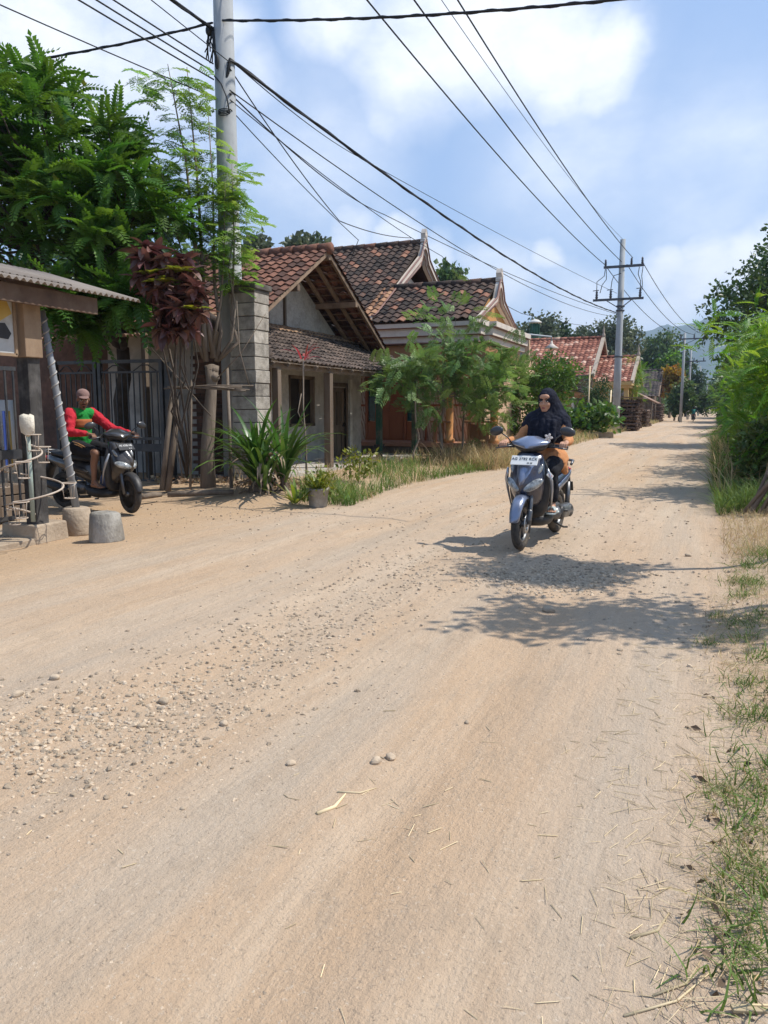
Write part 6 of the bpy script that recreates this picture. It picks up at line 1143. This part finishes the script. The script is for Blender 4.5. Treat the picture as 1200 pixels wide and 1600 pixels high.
def wheel(o, nm, cx, r, wd, S, disc):
    mb = MB(); w = wd / 2; mb.lathe([(r * .70, -w * .7), (r * .82, -w * .98), (r * .93, -w * .8), (r * .985, -w * .4), (r, 0), (r * .985, w * .4), (r * .93, w * .8), (r * .82, w * .98), (r * .70, w * .7), (r * .68, 0), (r * .70, -w * .7)], 40, (cx, 0, r), RY); xf(mb, *S)
    t = mb.build(nm, M_tyre, o); mb = MB(); mb.lathe([(r * .60, -w * .5), (r * .70, -w * .68), (r * .70, w * .68), (r * .60, w * .5), (r * .60, -w * .5)], 32, (cx, 0, r), RY); mb.lathe([(.001, -.06), (.035, -.06), (.03, 0), (.035, .06), (.001, .06)], 14, (cx, 0, r), RY)
    for k in range(5):
        a = k * 2 * PI / 5 + .3
        for da in (-.16, .16): mb.beam((cx + .03 * math.cos(a), 0, r + .03 * math.sin(a)), (cx + r * .62 * math.cos(a + da), 0, r + r * .62 * math.sin(a + da)), .028, .018, up=(0, 1, 0))
    xf(mb, *S); mb.build('rim', M_alloy, t)
    if disc: mb = MB(); mb.lathe([(.045, .052), (.095, .052), (.095, .057), (.045, .057), (.045, .052)], 28, (cx, 0, r), RY); xf(mb, *S); mb.build('brake_disc', M_disc, t)
    return t
def scooter(lab, loc, rz, steer, paintA, paintB, plate, plate_m, text_m, sub2, style):
    o = thing('scooter', lab, 'scooter', loc, rz); S = (rotz(steer), (.50, 0, 0)); I = (np.eye(3),)
    wheel(o, 'front_wheel', .63, .262, .085, S, True); wheel(o, 'rear_wheel', -.63, .255, .10, I, False)
    mb = MB()
    for s in (1, -1): mb.tube([(.63, s * .075, .26), (.575, s * .075, .44), (.50, s * .06, .66)], [.026, .024, .024], 10)
    mb.capsule((.62, .07, .3), (.60, .075, .38), .03, .03); xf(mb, *S); mb.build('fork', M_alloy, o)
    mb = MB(); rg = []
    for k in range(10):
        a = math.radians(8 + k * 15.5); R = .292; c = (.63 + R * math.cos(a), .262 + R * math.sin(a)); w = .068 * (.55 + .45 * math.sin(PI * (k + 1.5) / 12)); q = (.63 + (R - .05) * math.cos(a), .262 + (R - .05) * math.sin(a)); rg.append([(q[0], -w * 1.1, q[1]), (c[0], -w * .8, c[1]), (c[0] + .01 * math.cos(a), 0, c[1] + .012 * math.sin(a)), (c[0], w * .8, c[1]), (q[0], w * 1.1, q[1]), (c[0] - .012 * math.cos(a), w * .7, c[1] - .012 * math.sin(a)), (c[0] - .008 * math.cos(a), 0, c[1] - .008 * math.sin(a)), (c[0] - .012 * math.cos(a), -w * .7, c[1] - .012 * math.sin(a))])
    mb.loft(rg); xf(mb, *S); mb.build('front_fender', paintA if style == 'v' else M_plas, o, sub=1)
    mb = MB(); mb.loft(rings_z([(.40, .44, .33, .12), (.50, .57, .35, .165), (.60, .665, .36, .19), (.70, .655, .36, .20), (.80, .585, .35, .19), (.90, .50, .34, .165), (.965, .44, .33, .13)])); fp = mb.build('front_panel', paintB, o, sub=1)
    mb = MB(); mb.loft(rings_z([(.64, .672, .60, .03), (.72, .668, .55, .065), (.80, .602, .48, .10), (.90, .515, .40, .115), (.955, .46, .36, .10)])); mb.build('nose_panel', paintA, fp, sub=1)
    for s in (1, -1):
        mb = MB(); d = nrm((-.42, s * .52, .36 if style == 'v' else .2)); nn = nrm((.72, s * .60, .25)); nn = nrm(nn - d * np.dot(nn, d)); u = np.cross(nn, d); mb.ell((.583, s * .105, .645), (.115, .046, .03), np.stack([d, u, nn], 1), 18, 10); mb.build('headlight', M_lens, o)
        mb = MB(); d = nrm((-.45, s * .25, .75)); u = np.cross(nn, d); mb.ell((.488, s * .142, .80), (.06, .022, .022), np.stack([d, nrm(np.cross(nn, d)), nn], 1), 14, 8); mb.build('turn_signal', M_lens, o)
        mb = MB(); mb.tube([(.45, s * .205, .80), (.41, s * .232, .68), (.37, s * .232, .58), (.31, s * .21, .40)], [.012, .02, .014, .008], 6); mb.build('side_strip', M_silv, o)
        if style == 'v': mb = MB(); d = nrm((-.5, s * .25, -.45)); nn_ = nrm((.55, s * .8, .1)); u = np.cross(nn_, d); Rk = np.stack([d, nrm(u), nn_], 1); mb.box((.425, s * .222, .735), (.085, .05, .012), Rk, m=0); mb.box(np.array((.425, s * .222, .735)) + nn_ * .007, (.05, .018, .004), Rk, m=1); mb.build('sticker', [M_wsk, M_rsk], o)
        mb = MB(); mb.loft([[(x, s * (w + .004), z - h), (x, s * (w + .012), z), (x, s * (w + .002), z + h), (x, s * (w - .012), z)] for x, w, z, h in ((-.02, .118, .52, .02), (-.2, .158, .58, .05), (-.5, .165, .64, .055), (-.78, .125, .69, .03), (-.9, .07, .70, .012))]); mb.build('rear_side_panel', paintA, o, sub=1)
        mb = MB(); mb.tube([(-.22, s * .14, .30), (-.23, s * .24, .31)], .014, 6); mb.build('foot_peg', M_plas, o)
    mb = MB(); mb.loft([[(x0, -w, z), (x0, w, z), (x1, w * 1.02, z), (x1 + .02, w * .5, z), (x1 + .02, -w * .5, z), (x1, -w * 1.02, z)] for z, x0, x1, w in ((.28, .29, .36, .17), (.45, .30, .38, .205), (.65, .31, .40, .235), (.82, .32, .40, .20), (.94, .32, .38, .12))]); mb.build('leg_shield', M_plas, o, sub=1)
    mb = MB(); mb.loft(rings_x([(.36, .14, .20, .33), (.2, .17, .18, .32), (0, .16, .18, .32), (-.14, .13, .22, .38)], .8)); mb.build('floorboard', M_plas, o, sub=1)
    mb = MB(); mb.loft(rings_x([(.02, .075, .30, .66), (-.1, .125, .36, .68), (-.28, .155, .44, .70), (-.55, .16, .52, .735), (-.80, .115, .61, .755), (-.93, .05, .67, .745)])); mb.build('rear_body', paintB if style == 'v' else M_blk2, o, sub=1)
    mb = MB(); mb.loft(rings_x([(.03, .06, .66, .725), (-.12, .115, .66, .765), (-.34, .145, .68, .765), (-.50, .14, .70, .785), (-.72, .115, .73, .815), (-.86, .06, .755, .80)], .8)); mb.build('seat', M_seat, o, sub=1)
    mb = MB(); mb.tube([(-.74, .13, .77), (-.9, .11, .80), (-.95, 0, .81), (-.9, -.11, .80), (-.74, -.13, .77)], .016, 8); mb.build('grab_rail', M_alloy, o)
    mb = MB(); mb.ell((-.925, 0, .70), (.03, .085, .035)); mb.build('tail_light', M_redl, o)
    mb = MB(); mb.loft([[(-.86, -w, .64), (-.86, w, .64), (-.84, w, .64), (-.84, -w, .64)] if k == 0 else [(x, -w, z), (x, w, z), (x + .025, w, z + .01), (x + .025, -w, z + .01)] for k, (x, z, w) in enumerate(((0, 0, .09), (-.93, .52, .085), (-.98, .40, .07)))]); mb.box((-.985, 0, .50), (.015, .19, .11), np.array(Euler((0, .35, 0)).to_matrix())); mb.build('rear_fender', M_plas, o)
    mb = MB(); mb.capsule((-.14, .12, .285), (-.60, .125, .27), .075, .085); mb.capsule((-.3, .02, .30), (-.5, .02, .28), .10, .09); mb.build('engine', M_alloy, o); mb = MB(); mb.lathe([(.001, .20), (.05, .205), (.075, .19), (.075, .15)], 18, (-.22, 0, .285), RY); mb.lathe([(.001, .20), (.05, .205), (.07, .19), (.07, .15)], 18, (-.56, 0, .27), RY); mb.build('engine_cover', M_plas, o)
    mb = MB(); mb.tube([(-.05, -.09, .2), (-.2, -.13, .19), (-.32, -.16, .24), (-.40, -.17, .27)], .022, 8); mb.capsule((-.42, -.175, .28), (-.84, -.185, .37), .052, .058); mb.build('exhaust', M_plas, o)
    mb = MB(); mb.tube([(-.62, .13, .28), (-.66, .12, .58)], .028, 10); mb.build('rear_shock', M_alloy, o); mb = MB(); mb.tube([(-.12, .12, .2), (-.22, .2, .13), (-.30, .22, .12)], .012, 6); mb.build('side_stand', M_plas, o)
    # steering head
    mb = MB(); mb.loft(rings_z([(.955, .45, .29, .10), (.99, .485, .26, .175), (1.03, .47, .245, .20), (1.07, .42, .255, .16), (1.10, .36, .27, .08)])); xf(mb, *S); hc = mb.build('handlebar_cover', M_plas, o, sub=1)
    mb = MB(); mb.loft(rings_z([(1.0, .515, .42, .05), (1.03, .50, .33, .17), (1.062, .465, .29, .205), (1.085, .42, .27, .15), (1.118, .38, .27, .06)])); xf(mb, *S); mb.build('visor', paintA, hc, bevel=.006)
    for s in (1, -1):
        mb = MB(); mb.tube([(.29, s * .12, 1.02), (.285, s * .2, 1.025), (.27, s * .36, 1.005)], .013, 8); mb.tube([(.276, s * .235, 1.02), (.27, s * .36, 1.005)], .019, 10); mb.box((.285, s * .205, 1.02), (.05, .05, .045)); xf(mb, *S); mb.build('grip', M_plas, o)
        mb = MB(); mb.tube([(.32, s * .2, 1.015), (.345, s * .26, 1.01), (.33, s * .37, .99)], [.008, .007, .009], 6); xf(mb, *S); mb.build('brake_lever', M_alloy, o)
        mb = MB(); mb.tube([(.29, s * .21, 1.035), (.315, s * .25, 1.10), (.33, s * .33, 1.155)], .007, 6); mb.ell((.335, s * .365, 1.165), (.03, .078, .048), np.array(Euler((s * -.25, 0, s * .15)).to_matrix())); xf(mb, *S); mr = mb.build('mirror', M_mirr, o); mb = MB(); mb.ell((.312, s * .366, 1.165), (.012, .066, .038), np.array(Euler((s * -.25, 0, s * .15)).to_matrix())); xf(mb, *S); mb.build('glass', M_disc, mr)
    if plate:
        c = np.array((.56 if style == 'v' else .545, 0, .885)); ti = .62; R = np.array(Euler((0, -ti, 0)).to_matrix()); mb = MB(); mb.box(c, (.008, .275, .108), R); p = mb.build('number_plate', plate_m, o, bevel=.004); nrm_ = R @ np.array((1, 0, 0)); up_ = R @ np.array((0, 0, 1))
        mt = Matrix(((0, up_[0], nrm_[0]), (1, 0, 0), (0, up_[2], nrm_[2]))).to_euler()
        letters(plate, .041, tuple(c + nrm_ * .006 + up_ * .014), mt, text_m, p); letters(sub2, .022, tuple(c + nrm_ * .006 - up_ * .032 + np.array((0, .06, 0))), mt, text_m, p)
    return o
cW = np.array((-1.70, 7.46)) ; hW = nrm(np.array((-.09, -1.0))); cW = cW - hW * .63; rzW = math.atan2(hW[1], hW[0]); zW = g(*(cW)) + .005
scW = scooter('silver blue scooter with white number plate ridden along the dirt road by the woman', (cW[0], cW[1], zW), rzW, 0.04, M_blue, M_navy, 'AG 2782 RCK', M_pw, M_pb2, '05 28', 'v')
cM = np.array((-7.07, 8.07)); hM = nrm(np.array((.985, -.06))); cM = cM - hM * .64; rzM = math.atan2(hM[1], hM[0]); zM = g(*cM) + .01
scM = scooter('black scooter with black number plate coming out of the gateway under the man', (cM[0], cM[1], zM), rzM, -.30, M_dgrey, M_blk2, 'AE 6588 NB', M_pb2, M_pt, '06 26', 'b')
for c in kids(scM):
    if c.name.startswith('front_panel'):
        for q in kids(c): q.data.materials[0] = M_blk2
# ================================================================ people
M_skinW = mat('light_brown_skin', (.42, .215, .13), (.50, .275, .175), scale=6, rough=.55, spec=.35); M_skinM = mat('dark_brown_skin', (.21, .105, .062), (.28, .145, .09), scale=6, rough=.55); M_eye = mat('eye_dark', (.02, .012, .01), (.03, .018, .014), rough=.2); M_eyew = mat('eye_white', (.55, .52, .48), (.6, .57, .53), rough=.3); M_lip = mat('lips', (.26, .075, .065), (.32, .10, .085), rough=.5); M_brow = mat('brow_hair', (.015, .011, .01), (.03, .022, .018), rough=.9)
def cloth(name, c, c2=None, bump=.25): return mat(name, c, c2 or tuple(q * 1.25 for q in c), scale=7, rough=.9, bump=bump, bscale=18, spec=.15)
M_hij = cloth('navy_black_hijab', (.010, .011, .018), (.018, .02, .032)); M_orange = cloth('orange_shirt', (.46, .20, .085), (.56, .27, .12)); M_trou = cloth('black_trousers', (.011, .011, .013), (.022, .022, .026)); M_grn = cloth('green_shirt', (.015, .19, .035), (.025, .25, .05)); M_redc = cloth('red_sleeve', (.40, .018, .03), (.52, .035, .05)); M_cap2 = cloth('taupe_cap', (.20, .12, .105), (.26, .17, .15)); M_shorts = cloth('black_shorts', (.012, .012, .014), (.024, .024, .027)); M_print = cloth('faded_orange_print', (.33, .10, .04), (.42, .15, .06)); M_sand = mat('pale_sandal', (.40, .46, .44), (.55, .60, .57), scale=20, rough=.7)
def hand(mb, G, sy, wrist, s=1.0):
    """right or left hand closed round a grip that runs along y; sy=+1 left hand"""
    G = np.array(G, float); wrist = np.array(wrist, float)
    mb.chain([wrist, G + (-.035 * s, sy * .012, .035)], [.025 * s, .026 * s]); mb.chain([G + (-.04, -.026, .034), G + (-.005, -.028, .036)], [.017, .015]); mb.chain([G + (-.04, .026, .034), G + (-.005, .028, .036)], [.017, .015]); mb.chain([G + (-.03, -.02, .034), G + (-.03, .02, .034)], [.02, .02])
    for k, (dy, L) in enumerate(((-.032, .9), (-.011, 1.02), (.011, 1.0), (.031, .82))):
        dy = dy * -sy; q = [G + (-.004, dy, .036), G + (.026 * L, dy * 1.02, .028), G + (.036 * L, dy * 1.03, .002), G + (.02, dy * 1.02, -.024 * L)]; mb.chain(q, [.0105, .0095, .009, .0075])
    mb.chain([G + (-.045, -sy * .03, .02), G + (-.022, -sy * .047, -.002), G + (.006, -sy * .05, -.018)], [.013, .0105, .0085])
def rotm(yaw=0, pitch=0, roll=0): return np.array(Euler((roll, pitch, yaw), 'XYZ').to_matrix())
def head(mb, c, R, f=1.0):
    c = np.array(c, float); A = lambda p, r: mb.ell(c + R @ np.array(p), r, R, 18, 12)
    A((-.012, 0, .025), (.092, .074, .092)); A((.012, 0, -.035), (.072, .060, .085)); A((.045, 0, -.088), (.035, .036, .026)); A((.052, 0, .05), (.036, .056, .035))
    for s in (1, -1): A((.05, s * .033, -.028), (.032, .027, .03)); A((-.008, s * .074, -.01), (.02, .01, .03)); A((.082, s * .011, -.032), (.010, .009, .008))
    P = lambda p: c + R @ np.array(p); mb.chain([P((.076, 0, .012)), P((.088, 0, -.012)), P((.096, 0, -.030))], [.008, .0095, .012]); mb.chain([P((.076, -.016, -.062)), P((.084, 0, -.060)), P((.076, .016, -.062))], [.007, .009, .007])
def face(o, c, R, male=False):
    c = np.array(c, float); P = lambda p: c + R @ np.array(p)
    for s in (1, -1):
        mb = MB(); mb.ell(P((.073, s * .031, .006)), (.0085, .0155, .0075), R, 12, 8); mb.ell(P((.0795, s * .031, .006)), (.0045, .0075, .0068), R, 10, 6, m=1); mb.build('eye', [M_eyew, M_eye], o)
        mb = MB(); mb.tube([P((.083, s * .013, .027)), P((.083, s * .03, .033)), P((.073, s * .05, .026))], [.004, .005, .003], 6); mb.build('eyebrow', M_brow, o)
        mb = MB(); mb.tube([P((.0795, s * .016, .012)), P((.0815, s * .031, .0155)), P((.074, s * .046, .010))], [.002, .003, .002], 5); mb.build('eyelid', M_brow, o)
    mb = MB(); mb.ell(P((.086, 0, -.0585)), (.007, .021, .0048), R); mb.ell(P((.085, 0, -.067)), (.008, .018, .0055), R); mb.build('mouth', M_lip, o)
    if male:
        mb = MB(); [mb.tube([P((.093, s * .002, -.046)), P((.090, s * .014, -.048)), P((.078, s * .03, -.06))], [.006, .007, .003], 6) for s in (1, -1)]; mb.build('moustache', M_brow, o); mb = MB(); mb.ell(P((.072, 0, -.088)), (.012, .018, .012), R); mb.build('beard', M_brow, o)
def person(lab, loc, rz, J, skin, hd, R, foot=True, vox=.0055, hands=True):
    mb = MB(); mb.chain([J['pel'], J['che'], J['nek']], [.115, .105, .05]); mb.chain([J['nek'], np.array(hd) + R @ np.array((-.012, 0, -.05))], [.05, .047]); head(mb, hd, R)
    for s in 'LR':
        sy = 1 if s == 'L' else -1; mb.chain([J['nek'] - (0, 0, .03), J['sh' + s]], [.05, .052]); mb.chain([J['sh' + s], J['el' + s], J['wr' + s]], [.048, .036, .024])
        if hands: hand(mb, J['gr' + s], sy, J['wr' + s])
        mb.chain([J['pel'], J['hi' + s]], [.10, .085]); mb.chain([J['hi' + s], J['kn' + s], np.array(J['kn' + s]) * .62 + np.array(J['an' + s]) * .38 + (-.02, 0, 0), J['an' + s]], [.08, .053, .048, .031])
        if foot:
            a, t = np.array(J['an' + s], float), np.array(J['to' + s], float); hl = np.array((a[0] - .035, a[1], t[2] + .012)); mb.chain([a, hl], [.031, .026]); mb.chain([a + (.01, 0, -.01), (hl + t) / 2 + (0, 0, .012), t + (-.03, 0, .004)], [.03, .03, .024]); mb.chain([hl, t + (-.03, 0, 0)], [.026, .022])
            for k in range(5): y = (k - 2) * .0165; mb.chain([t + (-.045, y * 1.1, 0), t + (.012 - .006 * abs(k - (1 if s == 'R' else 3)), y * 1.35, -.006)], [.012, .0085])
    o = mb.build('person', skin, None, remesh=vox, smooth_it=2); o.location = loc; o.rotation_euler = (0, 0, rz); tag(o, lab, 'person'); return o
A_ = lambda *a: np.array(a, float)
JW = dict(pel=A_(-.27, 0, .87), che=A_(-.23, 0, 1.12), nek=A_(-.19, 0, 1.31), shL=A_(-.20, .148, 1.275), shR=A_(-.20, -.148, 1.275), elL=A_(-.06, .27, 1.06), elR=A_(-.06, -.27, 1.06), wrL=A_(.165, .318, 1.05), wrR=A_(.165, -.312, 1.05), grL=A_(.268, .315, 1.012), grR=A_(.272, -.305, 1.012), hiL=A_(-.22, .10, .84), hiR=A_(-.22, -.10, .84), knL=A_(.17, .145, .755), knR=A_(.17, -.145, .755), anL=A_(.10, .165, .42), anR=A_(.10, -.165, .42), toL=A_(.255, .19, .355), toR=A_(.255, -.19, .355))
for k in ('grL', 'grR', 'wrL', 'wrR'): JW[k] = rotz(.04) @ (JW[k] - (.5, 0, 0)) + (.5, 0, 0)
hdW = A_(-.145, 0, 1.465); RW = rotm(-.10, .04, 0)
pW = person('woman in black headscarf and orange shirt riding the silver blue scooter', (cW[0], cW[1], zW), rzW, JW, M_skinW, hdW, RW); face(pW, hdW, RW)
mb = MB(); mb.chain([JW['pel'] - (0, 0, .03), JW['che'], JW['nek'] - (0, 0, .06)], [.145, .13, .08]); mb.chain([JW['pel'] + (.05, 0, -.05), JW['pel'] + (.10, 0, -.06)], [.13, .10])
for s in 'LR':
    mb.chain([JW['nek'] - (0, 0, .05), JW['sh' + s]], [.08, .07]); mb.chain([JW['sh' + s], JW['el' + s], JW['el' + s] * .2 + JW['wr' + s] * .8], [.066, .053, .039]); mb.chain([JW['hi' + s] + (-.02, 0, .02), JW['hi' + s] * .85 + JW['kn' + s] * .15 + (0, 0, .015)], [.13, .125])
mb.chain([JW['hiL'] + (-.03, .05, -.01), JW['hiL'] + (-.05, .09, -.12)], [.06, .035]); mb.build('shirt', M_orange, pW, remesh=.009, smooth_it=2, disp=.022)
mb = MB()
for s in 'LR': mb.chain([JW['pel'] - (0, 0, .03), JW['hi' + s], JW['kn' + s], JW['kn' + s] * .45 + JW['an' + s] * .55 + (-.015, 0, 0), JW['an' + s] + (0, 0, .055)], [.125, .108, .086, .074, .06])
mb.build('trousers', M_trou, pW, remesh=.009, smooth_it=2, disp=.02)
mb = MB(); H = lambda p: hdW + RW @ np.array(p); E_ = lambda p, r: mb.ell(H(p), r, RW, 20, 14)
E_((-.032, 0, .035), (.112, .098, .108)); E_((-.045, 0, -.02), (.098, .104, .13)); mb.chain([H((-.05, 0, -.05)), H((-.06, 0, -.18))], [.104, .15]); mb.chain([H((-.07, .0, .0)), A_(-.25, .05, 1.27), A_(-.30, .09, 1.12)], [.11, .165, .14]); mb.chain([H((.012, 0, -.128)), H((-.0, 0, -.19))], [.055, .10])
for i in range(17):
    a = i / 17 * 2 * PI; b = (i + 1) / 17 * 2 * PI; e = lambda q: H((.048 - .022 * abs(math.sin(q)) + .01 * math.cos(q), .066 * math.sin(q), -.012 + .098 * math.cos(q))); mb.capsule(e(a), e(b), .015, .015)
for s in (1, -1): mb.chain([H((-.05, s * .05, -.15)), A_(-.19, s * .165, 1.27), A_(-.13, s * .235, 1.15)], [.10, .085, .055]); mb.chain([A_(-.25, s * .12, 1.25), A_(-.30, s * .16, 1.10)], [.09, .07])
mb.chain([A_(-.15, .0, 1.27), A_(-.10, .02, 1.12), A_(-.085, .03, 1.06)], [.12, .125, .085]); mb.chain([A_(-.14, .10, 1.24), A_(-.09, .13, 1.10)], [.09, .07]); mb.chain([A_(-.14, -.10, 1.24), A_(-.09, -.12, 1.10)], [.09, .07]); mb.chain([A_(-.26, 0, 1.28), A_(-.33, 0, 1.08)], [.12, .10])
for k in range(5): a = -.6 + .3 * k; mb.chain([A_(-.09 + .05 * math.cos(a), .13 * math.sin(a * 1.6), 1.26), A_(-.0 + .03 * math.cos(a), .17 * math.sin(a * 1.6), 1.08)], [.03, .022])
mb.build('headscarf', M_hij, pW, remesh=.007, smooth_it=2, disp=.018, dsize=.05)
fl = at(857, 684, 7.55); Rl = rotz(rzW); lf = np.array(fl) - np.array((cW[0], cW[1], zW)); lf = Rl.T @ lf; mb = MB()
for k in range(5): a = k * 2 * PI / 5; c = lf + .026 * np.array((0, math.cos(a), math.sin(a))); mb.ell(c, (.007, .019, .013), np.array(Euler((a, 0, 0)).to_matrix()), 10, 6)
mb.ell(lf + (.008, 0, 0), (.008, .01, .01)); fw_ = mb.build('flower_charm', mat('white_flower', (.66, .60, .56), (.74, .69, .65), rough=.6), None); fw_.location = (cW[0], cW[1], zW); fw_.rotation_euler = (0, 0, rzW); tag(fw_, 'white five petal flower ornament on the scooter behind its visor', 'ornament')
for s in 'LR':
    t = JW['to' + s]; mb = MB(); mb.loft([[(t[0] + x, t[1] - w, t[2] - .034), (t[0] + x, t[1] + w, t[2] - .034), (t[0] + x, t[1] + w, t[2] - .018), (t[0] + x, t[1] - w, t[2] - .018)] for x, w in ((-.225, .02), (-.2, .036), (-.1, .036), (-.03, .048), (.01, .044), (.035, .02))])
    for x0, x1 in ((-.09, -.045), (-.05, -.085), (-.03, -.02)): mb.tube([(t[0] + x0, t[1] - .046, t[2] - .02), (t[0] + (x0 + x1) / 2, t[1] - .02, t[2] + .034), (t[0] + (x0 + x1) / 2, t[1] + .02, t[2] + .034), (t[0] + x1, t[1] + .046, t[2] - .02)], .011, 6)
    mb.build('sandal', M_sand, pW)
JM = dict(pel=A_(-.30, 0, .89), che=A_(-.27, 0, 1.17), nek=A_(-.235, 0, 1.375), shL=A_(-.24, .185, 1.33), shR=A_(-.24, -.185, 1.33), hiL=A_(-.24, .11, .86), hiR=A_(-.24, -.11, .86), knL=A_(.18, .17, .80), knR=A_(.19, -.19, .80), anL=A_(.10, .16, .43), anR=A_(.11, -.165, .43), toL=A_(.27, .17, .352), toR=A_(.28, -.19, .352))
for s, sy in (('L', 1), ('R', -1)):
    G_ = rotz(-.30) @ (A_(.27, sy * .305, 1.01) - (.5, 0, 0)) + (.5, 0, 0); JM['gr' + s] = G_; JM['wr' + s] = G_ + (-.095, 0, .045)
JM['elL'] = (JM['shL'] + JM['wrL']) / 2 + (-.03, .05, -.09); JM['elR'] = (JM['shR'] + JM['wrR']) / 2 + (-.08, -.10, -.12)
hdM = A_(-.175, -.02, 1.515); RM = rotm(-.62, .30, 0)
pM = person('man in green and red shirt, cap and shorts sitting on the black scooter', (cM[0], cM[1], zM), rzM, JM, M_skinM, hdM, RM); face(pM, hdM, RM, True)
mb = MB(); mb.chain([JM['pel'] - (0, 0, .02), JM['che'], JM['nek'] - (0, 0, .10)], [.155, .15, .09]); [mb.chain([JM['nek'] - (0, 0, .06), JM['sh' + s] * .8 + JM['nek'] * .2 - (0, 0, .015)], [.075, .078]) for s in 'LR']; mb.chain([JM['pel'] + (.04, -.08, -.03), JM['pel'] + (.1, -.09, -.04)], [.11, .08]); mb.build('shirt', M_grn, pM, remesh=.009, smooth_it=2, disp=.032)
for s in 'LR': mb = MB(); mb.chain([JM['sh' + s] + (0, 0, -.01), JM['el' + s], JM['el' + s] * .12 + JM['wr' + s] * .88], [.083, .06, .042]); mb.build('sleeve', M_redc, pM, remesh=.009, smooth_it=1, disp=.032)
mb = MB(); ca = JM['che'] + (0, 0, .02); rg = []
for dz in (-.055, -.02, .02, .055): rg.append([tuple(ca + ((.168 - .1 * abs(dz) * .1) * math.cos(a), .168 * math.sin(a), dz)) for a in np.linspace(-1.25, .35, 10)])
mb.loft(rg, closed=False); pr_ = mb.build('shirt_print', M_print, pM); q = pr_.modifiers.new('thick', 'SOLIDIFY'); q.thickness = .006
mb = MB()
for s in 'LR': mb.chain([JM['pel'] - (0, 0, .03), JM['hi' + s], JM['hi' + s] * .25 + JM['kn' + s] * .75], [.135, .118, .09])
sh_ = mb.build('shorts', M_shorts, pM, remesh=.009, smooth_it=2, disp=.02); mb = MB(); a, b_ = JM['hiR'] + (.02, -.085, .07), JM['hiR'] * .3 + JM['kn' + 'R'] * .7 + (0, -.075, .045); [mb.tube([a + (0, 0, d), (a + b_) / 2 + (0, -.012, d + .012), b_ + (0, 0, d)], .006, 6) for d in (-.012, .016)]; mb.build('stripe', M_ochre, sh_)
mb = MB(); H = lambda p: hdM + RM @ np.array(p); mb.ell(H((-.012, 0, .06)), (.104, .086, .078), RM, 20, 12); mb.ell(H((.085, 0, .050)), (.075, .066, .012), RM, 18, 8); mb.build('cap', M_cap2, pM, remesh=.006, smooth_it=2)
mb = MB(); mb.ell(H((-.03, 0, .0)), (.075, .077, .07), RM); mb.build('hair', M_brow, pM)
mb = MB(); t = A_(.22, -.02, .43); mb.ell(t, (.10, .12, .11)); mb.ell(t + (.03, .06, .06), (.07, .08, .08)); mb.chain([t + (0, 0, .08), t + (.02, 0, .16)], [.03, .05]); bg_ = mb.build('plastic_bag', mat('blue_plastic_bag', (.03, .05, .14), (.10, .13, .24), scale=8, rough=.3, spec=.6, bump=.8, bscale=14), None, remesh=.012, smooth_it=1); bg_.location = (cM[0], cM[1], zM); bg_.rotation_euler = (0, 0, rzM); tag(bg_, 'dark blue plastic bag standing on the floorboard of the black scooter', 'bag')
# distant riders going away
M_teal = cloth('teal_shirt', (.05, .22, .19)); M_whel = mat('white_helmet', (.6, .6, .58), rough=.3)
def far_rider(px, py, lab1, lab2, shirt, helm):
    p = onground(px, py); s = dup(scW); s.location = (p[0], p[1], g(p[0], p[1])); s.rotation_euler = (0, 0, PI / 2 + .02); s['label'] = lab1
    mb = MB(); mb.chain([JW['pel'], JW['che'], JW['nek']], [.14, .13, .06]); mb.ell(hdW, (.09, .08, .11))
    for q in 'LR': mb.chain([JW['nek'] - (0, 0, .03), JW['sh' + q], JW['el' + q], JW['wr' + q]], [.06, .06, .045, .03]); mb.chain([JW['pel'], JW['hi' + q], JW['kn' + q], JW['an' + q]], [.11, .09, .06, .04])
    o = mb.build('person', M_skinM, None, remesh=.02); o.location = s.location; o.rotation_euler = s.rotation_euler; tag(o, lab2, 'person'); mb = MB(); mb.chain([JW['pel'] - (0, 0, .03), JW['che'], JW['nek'] - (0, 0, .04)], [.17, .16, .09]); [mb.chain([JW['sh' + q], JW['el' + q]], [.08, .06]) for q in 'LR']; mb.build('shirt', shirt, o, remesh=.02); mb = MB(); mb.ell(hdW + (-.01, 0, .03), (.12, .11, .12)); mb.build('helmet', helm, o)
M_whp = paint('white_paint', (.5, .5, .5), .1)
far_rider(1083, 658.5, 'distant scooter seen from behind near the woodpiles far down the road', 'distant rider in teal top going away past the woodpiles', M_teal, M_pb2)
far_rider(1113, 646.2, 'tiny farthest scooter at the very end of the road', 'tiny farthest rider at the very end of the road', M_redc, M_pb2)
# ================================================================ haze
mb = MB(); mb.box((0, 1800, 185), (5200, 4300, 412)); M = bpy.data.materials.new('haze_air'); M.use_nodes = True; N = M.node_tree.nodes; N.clear(); out = N.new('ShaderNodeOutputMaterial'); v = N.new('ShaderNodeVolumePrincipled'); v.inputs['Color'].default_value = (.62, .79, 1, 1); v.inputs['Density'].default_value = .00029; v.inputs['Anisotropy'].default_value = .2; M.node_tree.links.new(v.outputs[0], out.inputs['Volume']); hz = mb.build('haze', M); hz['kind'] = 'stuff'
